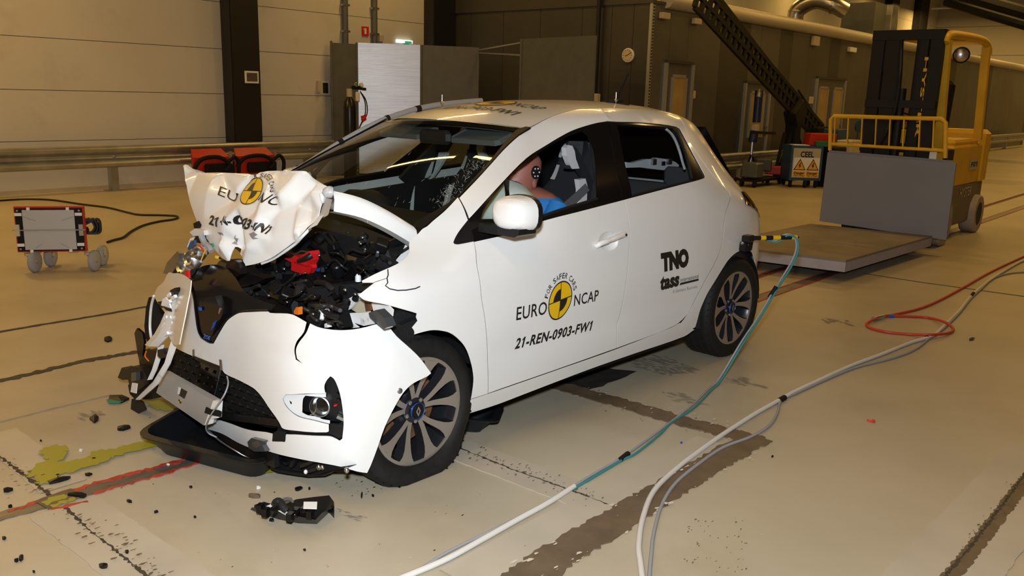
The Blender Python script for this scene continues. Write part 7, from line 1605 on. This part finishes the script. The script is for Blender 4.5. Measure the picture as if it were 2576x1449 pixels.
for y, m in ((yl+.24, 'zinc'), (yr-.24, 'fork_dark'), (yl+.29, 'fork_dark')): b = B(True); b.tube([(xm-.02, y, .3), (xm-.02, y, 2.2)], .014 if m == 'zinc' else .022, 6); b.obj('lift_chain', m, t)
b = B(True); b.tube([(xm-.03, (yl+yr)/2, .1), (xm-.03, (yl+yr)/2, 1.7)], .045, 10); b.obj('lift_cylinder', 'fork_dark', t, 60)
b = B(True); b.tube(spline([(xm, yl+.30, 2.2), (xm+.02, yl+.34, 1.7), (xm+.02, yl+.30, 1.35), (xm, yl+.20, 1.1)], 5), .02, 6); b.obj('hydraulic_hose', 'cable_black', t, 60)
vs, fs = text_mesh('HYSTER', .02)   # upright lettering on the mast flank
px = hon(2342, 130, 0, xm).y
b = B(True); b.add([(xm+.003, yr-.125-.035*(1-y), 2.02-.82*x) for x, y in vs], fs); b.obj('mast_lettering', 'forklift_yellow', t)
# load backrest (yellow rail)
xr = -4.93; r_ = lambda u, v: hon(u, v, 0, xr)
P = [r_(2088, 378), r_(2090, 300), r_(2097, 292), r_(2368, 299), r_(2379, 308), r_(2378, 398)]
b = B(True); b.tube([P[0], P[1], P[2], P[3], P[4], P[5]], .022, 8); b.obj('backrest_frame', 'forklift_yellow', t, 60)
b = B(True); b.tube([r_(2092, 362), r_(2378, 379)], .018, 8); b.obj('backrest_bar', 'forklift_yellow', t, 60)
for u in (2102, 2135, 2170, 2205, 2240, 2275, 2315, 2350): b = B(True); b.bar(r_(u, 294+ (u-2090)*.025), r_(u-4, 364+(u-2090)*.06), .022, .012); b.obj('backrest_bar', 'forklift_yellow', t)
fk('carriage_plate', 'fork_dark', (xm+.04, yl-.1, .25), (xm+.005, yr+.1, .45)); fk('carriage_plate', 'fork_dark', (xm+.04, yl-.1, .75), (xm+.005, yr+.1, .9))
for y in (-.3, .2): b = B(True); b.span((xm+.04, y-.06, .05), (-3.4, y+.06, .09)).span((xm+.075, y-.06, .05), (xm+.04, y+.06, .9)); b.obj('fork', 'fork_dark', t)
# wheels
def lwheel(x, y, r, w):
    b = B(True); b.lathe([(r*.62, -w/2), (r*.93, -w/2), (r, -w/2+.02), (r, w/2-.02), (r*.93, w/2), (r*.62, w/2)], (x, y, r), (0, 1, 0), 32, closed=True); o = b.obj('wheel', 'tyre_cream', t, 40)
    b = B(True); b.lathe([(.03, w/2-.05), (r*.25, w/2-.03), (r*.55, w/2-.06), (r*.62, w/2-.005)], (x, y, r), (0, 1, 0), 24); b.obj('wheel_rim', 'forklift_yellow' if r > .26 else 'fork_dark', o, 40)
    for k in range(6): a = k*math.pi/3; b = B(True); b.lathe([(.014, 0), (.012, .015)], (x+r*.4*math.cos(a), y+w/2-.05, r+r*.4*math.sin(a)), (0, 1, 0), 6); b.obj('wheel_bolt', 'fork_dark', o)
lwheel(-5.62, .44, .275, .20); lwheel(-5.62, -.29, .275, .20); lwheel(-7.15, .44, .235, .18); lwheel(-7.15, -.29, .235, .18)
# seat, steering wheel, lamp, small plates
fk('seat', 'fork_dark', (-6.1, -.30, 1.16), (-6.6, .18, 1.28), bev=.04); b = B(True); b.box((-6.68, -.06, 1.52), (.12, .46, .62), Matrix.Rotation(-.15, 3, 'Y'), bev=.05); b.obj('seat_back', 'fork_dark', t)
b = B(True); b.lathe([(.17, 0), (.185, .012), (.2, 0), (.185, -.012)], (-5.62, -.08, 1.36), (-.5, 0, .86), 24, closed=True).bar((-5.62, -.08, 1.36), (-5.45, -.08, 1.05), .04).bar((-5.62, .1, 1.36), (-5.62, -.26, 1.36), .02); b.obj('steering_wheel', 'fork_dark', t, 50)
for k in range(3): b = B(True); b.bar((-5.6, .08+.06*k, 1.05), (-5.66, .08+.06*k, 1.22), .014); b.obj('lever', 'fork_dark', t)
lp = hon(2418, 138, 1, yn+.02); b = B(True); b.lathe([(.03, -.08), (.075, -.05), (.085, .02), (.078, .03)], lp, (1, .35, -.1), 18, caps=False); lo_ = b.obj('head_lamp', 'matt_black', t, 50); b = B(True); b.lathe([(.078, .02), (.05, .04), (.005, .045)], lp, (1, .35, -.1), 18); b.obj('lamp_lens', 'silver', lo_, 60)
vs, fs = text_mesh('F01', .03); pA = hon(2446, 402, 1, yn+.003); pB = hon(2462, 424, 1, yn+.003); b = B(True); b.span((pA.x, yn-.015, pA.z), (pB.x, yn-.012, pB.z)); b.obj('number_plate', 'cart_panel', t); b = B(True); b.add([(pA.x+(pB.x-pA.x)*(.1+.8*x), yn-.010, pB.z+(pA.z-pB.z)*(.25+.5*y)) for x, y in vs], fs); b.obj('lettering', 'decal_black', t)
vs, fs = text_mesh('HYSTER', .01); pA = hon(2420, 474, 1, yn); pB = hon(2446, 490, 1, yn); b = B(True); b.add([(pA.x+(pB.x-pA.x)*x, yn-.014, pB.z+(pA.z-pB.z)*y) for x, y in vs], fs); b.obj('lettering', 'cart_panel', t)
pA = hon(2338, 382, 0, xm+.03); b = B(True); b.span((xm+.012, pA.y, pA.z), (xm+.016, pA.y+.07, pA.z-.12)); b.obj('warning_plate', 'sticker_white', t)
b = B(True); b.lathe([(.05, 0), (.055, .03), (.055, .20), (.03, .26)], hon(2268, 385, 0, -5.4), (0, 0, 1), 12); b.obj('extinguisher', 'forklift_yellow', t, 50)
# ================================================================ lamps under the roof
names = ['first', 'second', 'lone extra', 'third', 'fourth', 'fifth', 'sixth', 'seventh', 'last']; side = ['by the left wall', 'left of the middle', 'over the middle', 'over the right side']  # the wall-fill lamp is unseen, added to brighten the left wall
for i, (x, ys_) in enumerate([(6.4, (-8, -3.3, 1.5, 5)), (.2, (None, -3.35, -.95, 1.45)), (1.9, (-8.2,)), (-5.8, (-8, -3.3, 1.5)), (-11.8, (-8, -3.3, 1.5)), (-17.8, (-8, -3.3, 1.5)), (-24, (-8, -3.3, 1.5)), (-31, (-8, -3.3, 1.5)), (-37, (-8, -3.3))]):  # farthest row is also added, to brighten the dark end wall
    for j, y in enumerate(ys_):
        if y is not None: lamp(x, y, '%s row along the hall, %s' % (names[i], side[j]), k=.26 if x == .2 else 2.0 if x == -37 else (2.1 if y < -7.5 and x > 0 else 1.0))
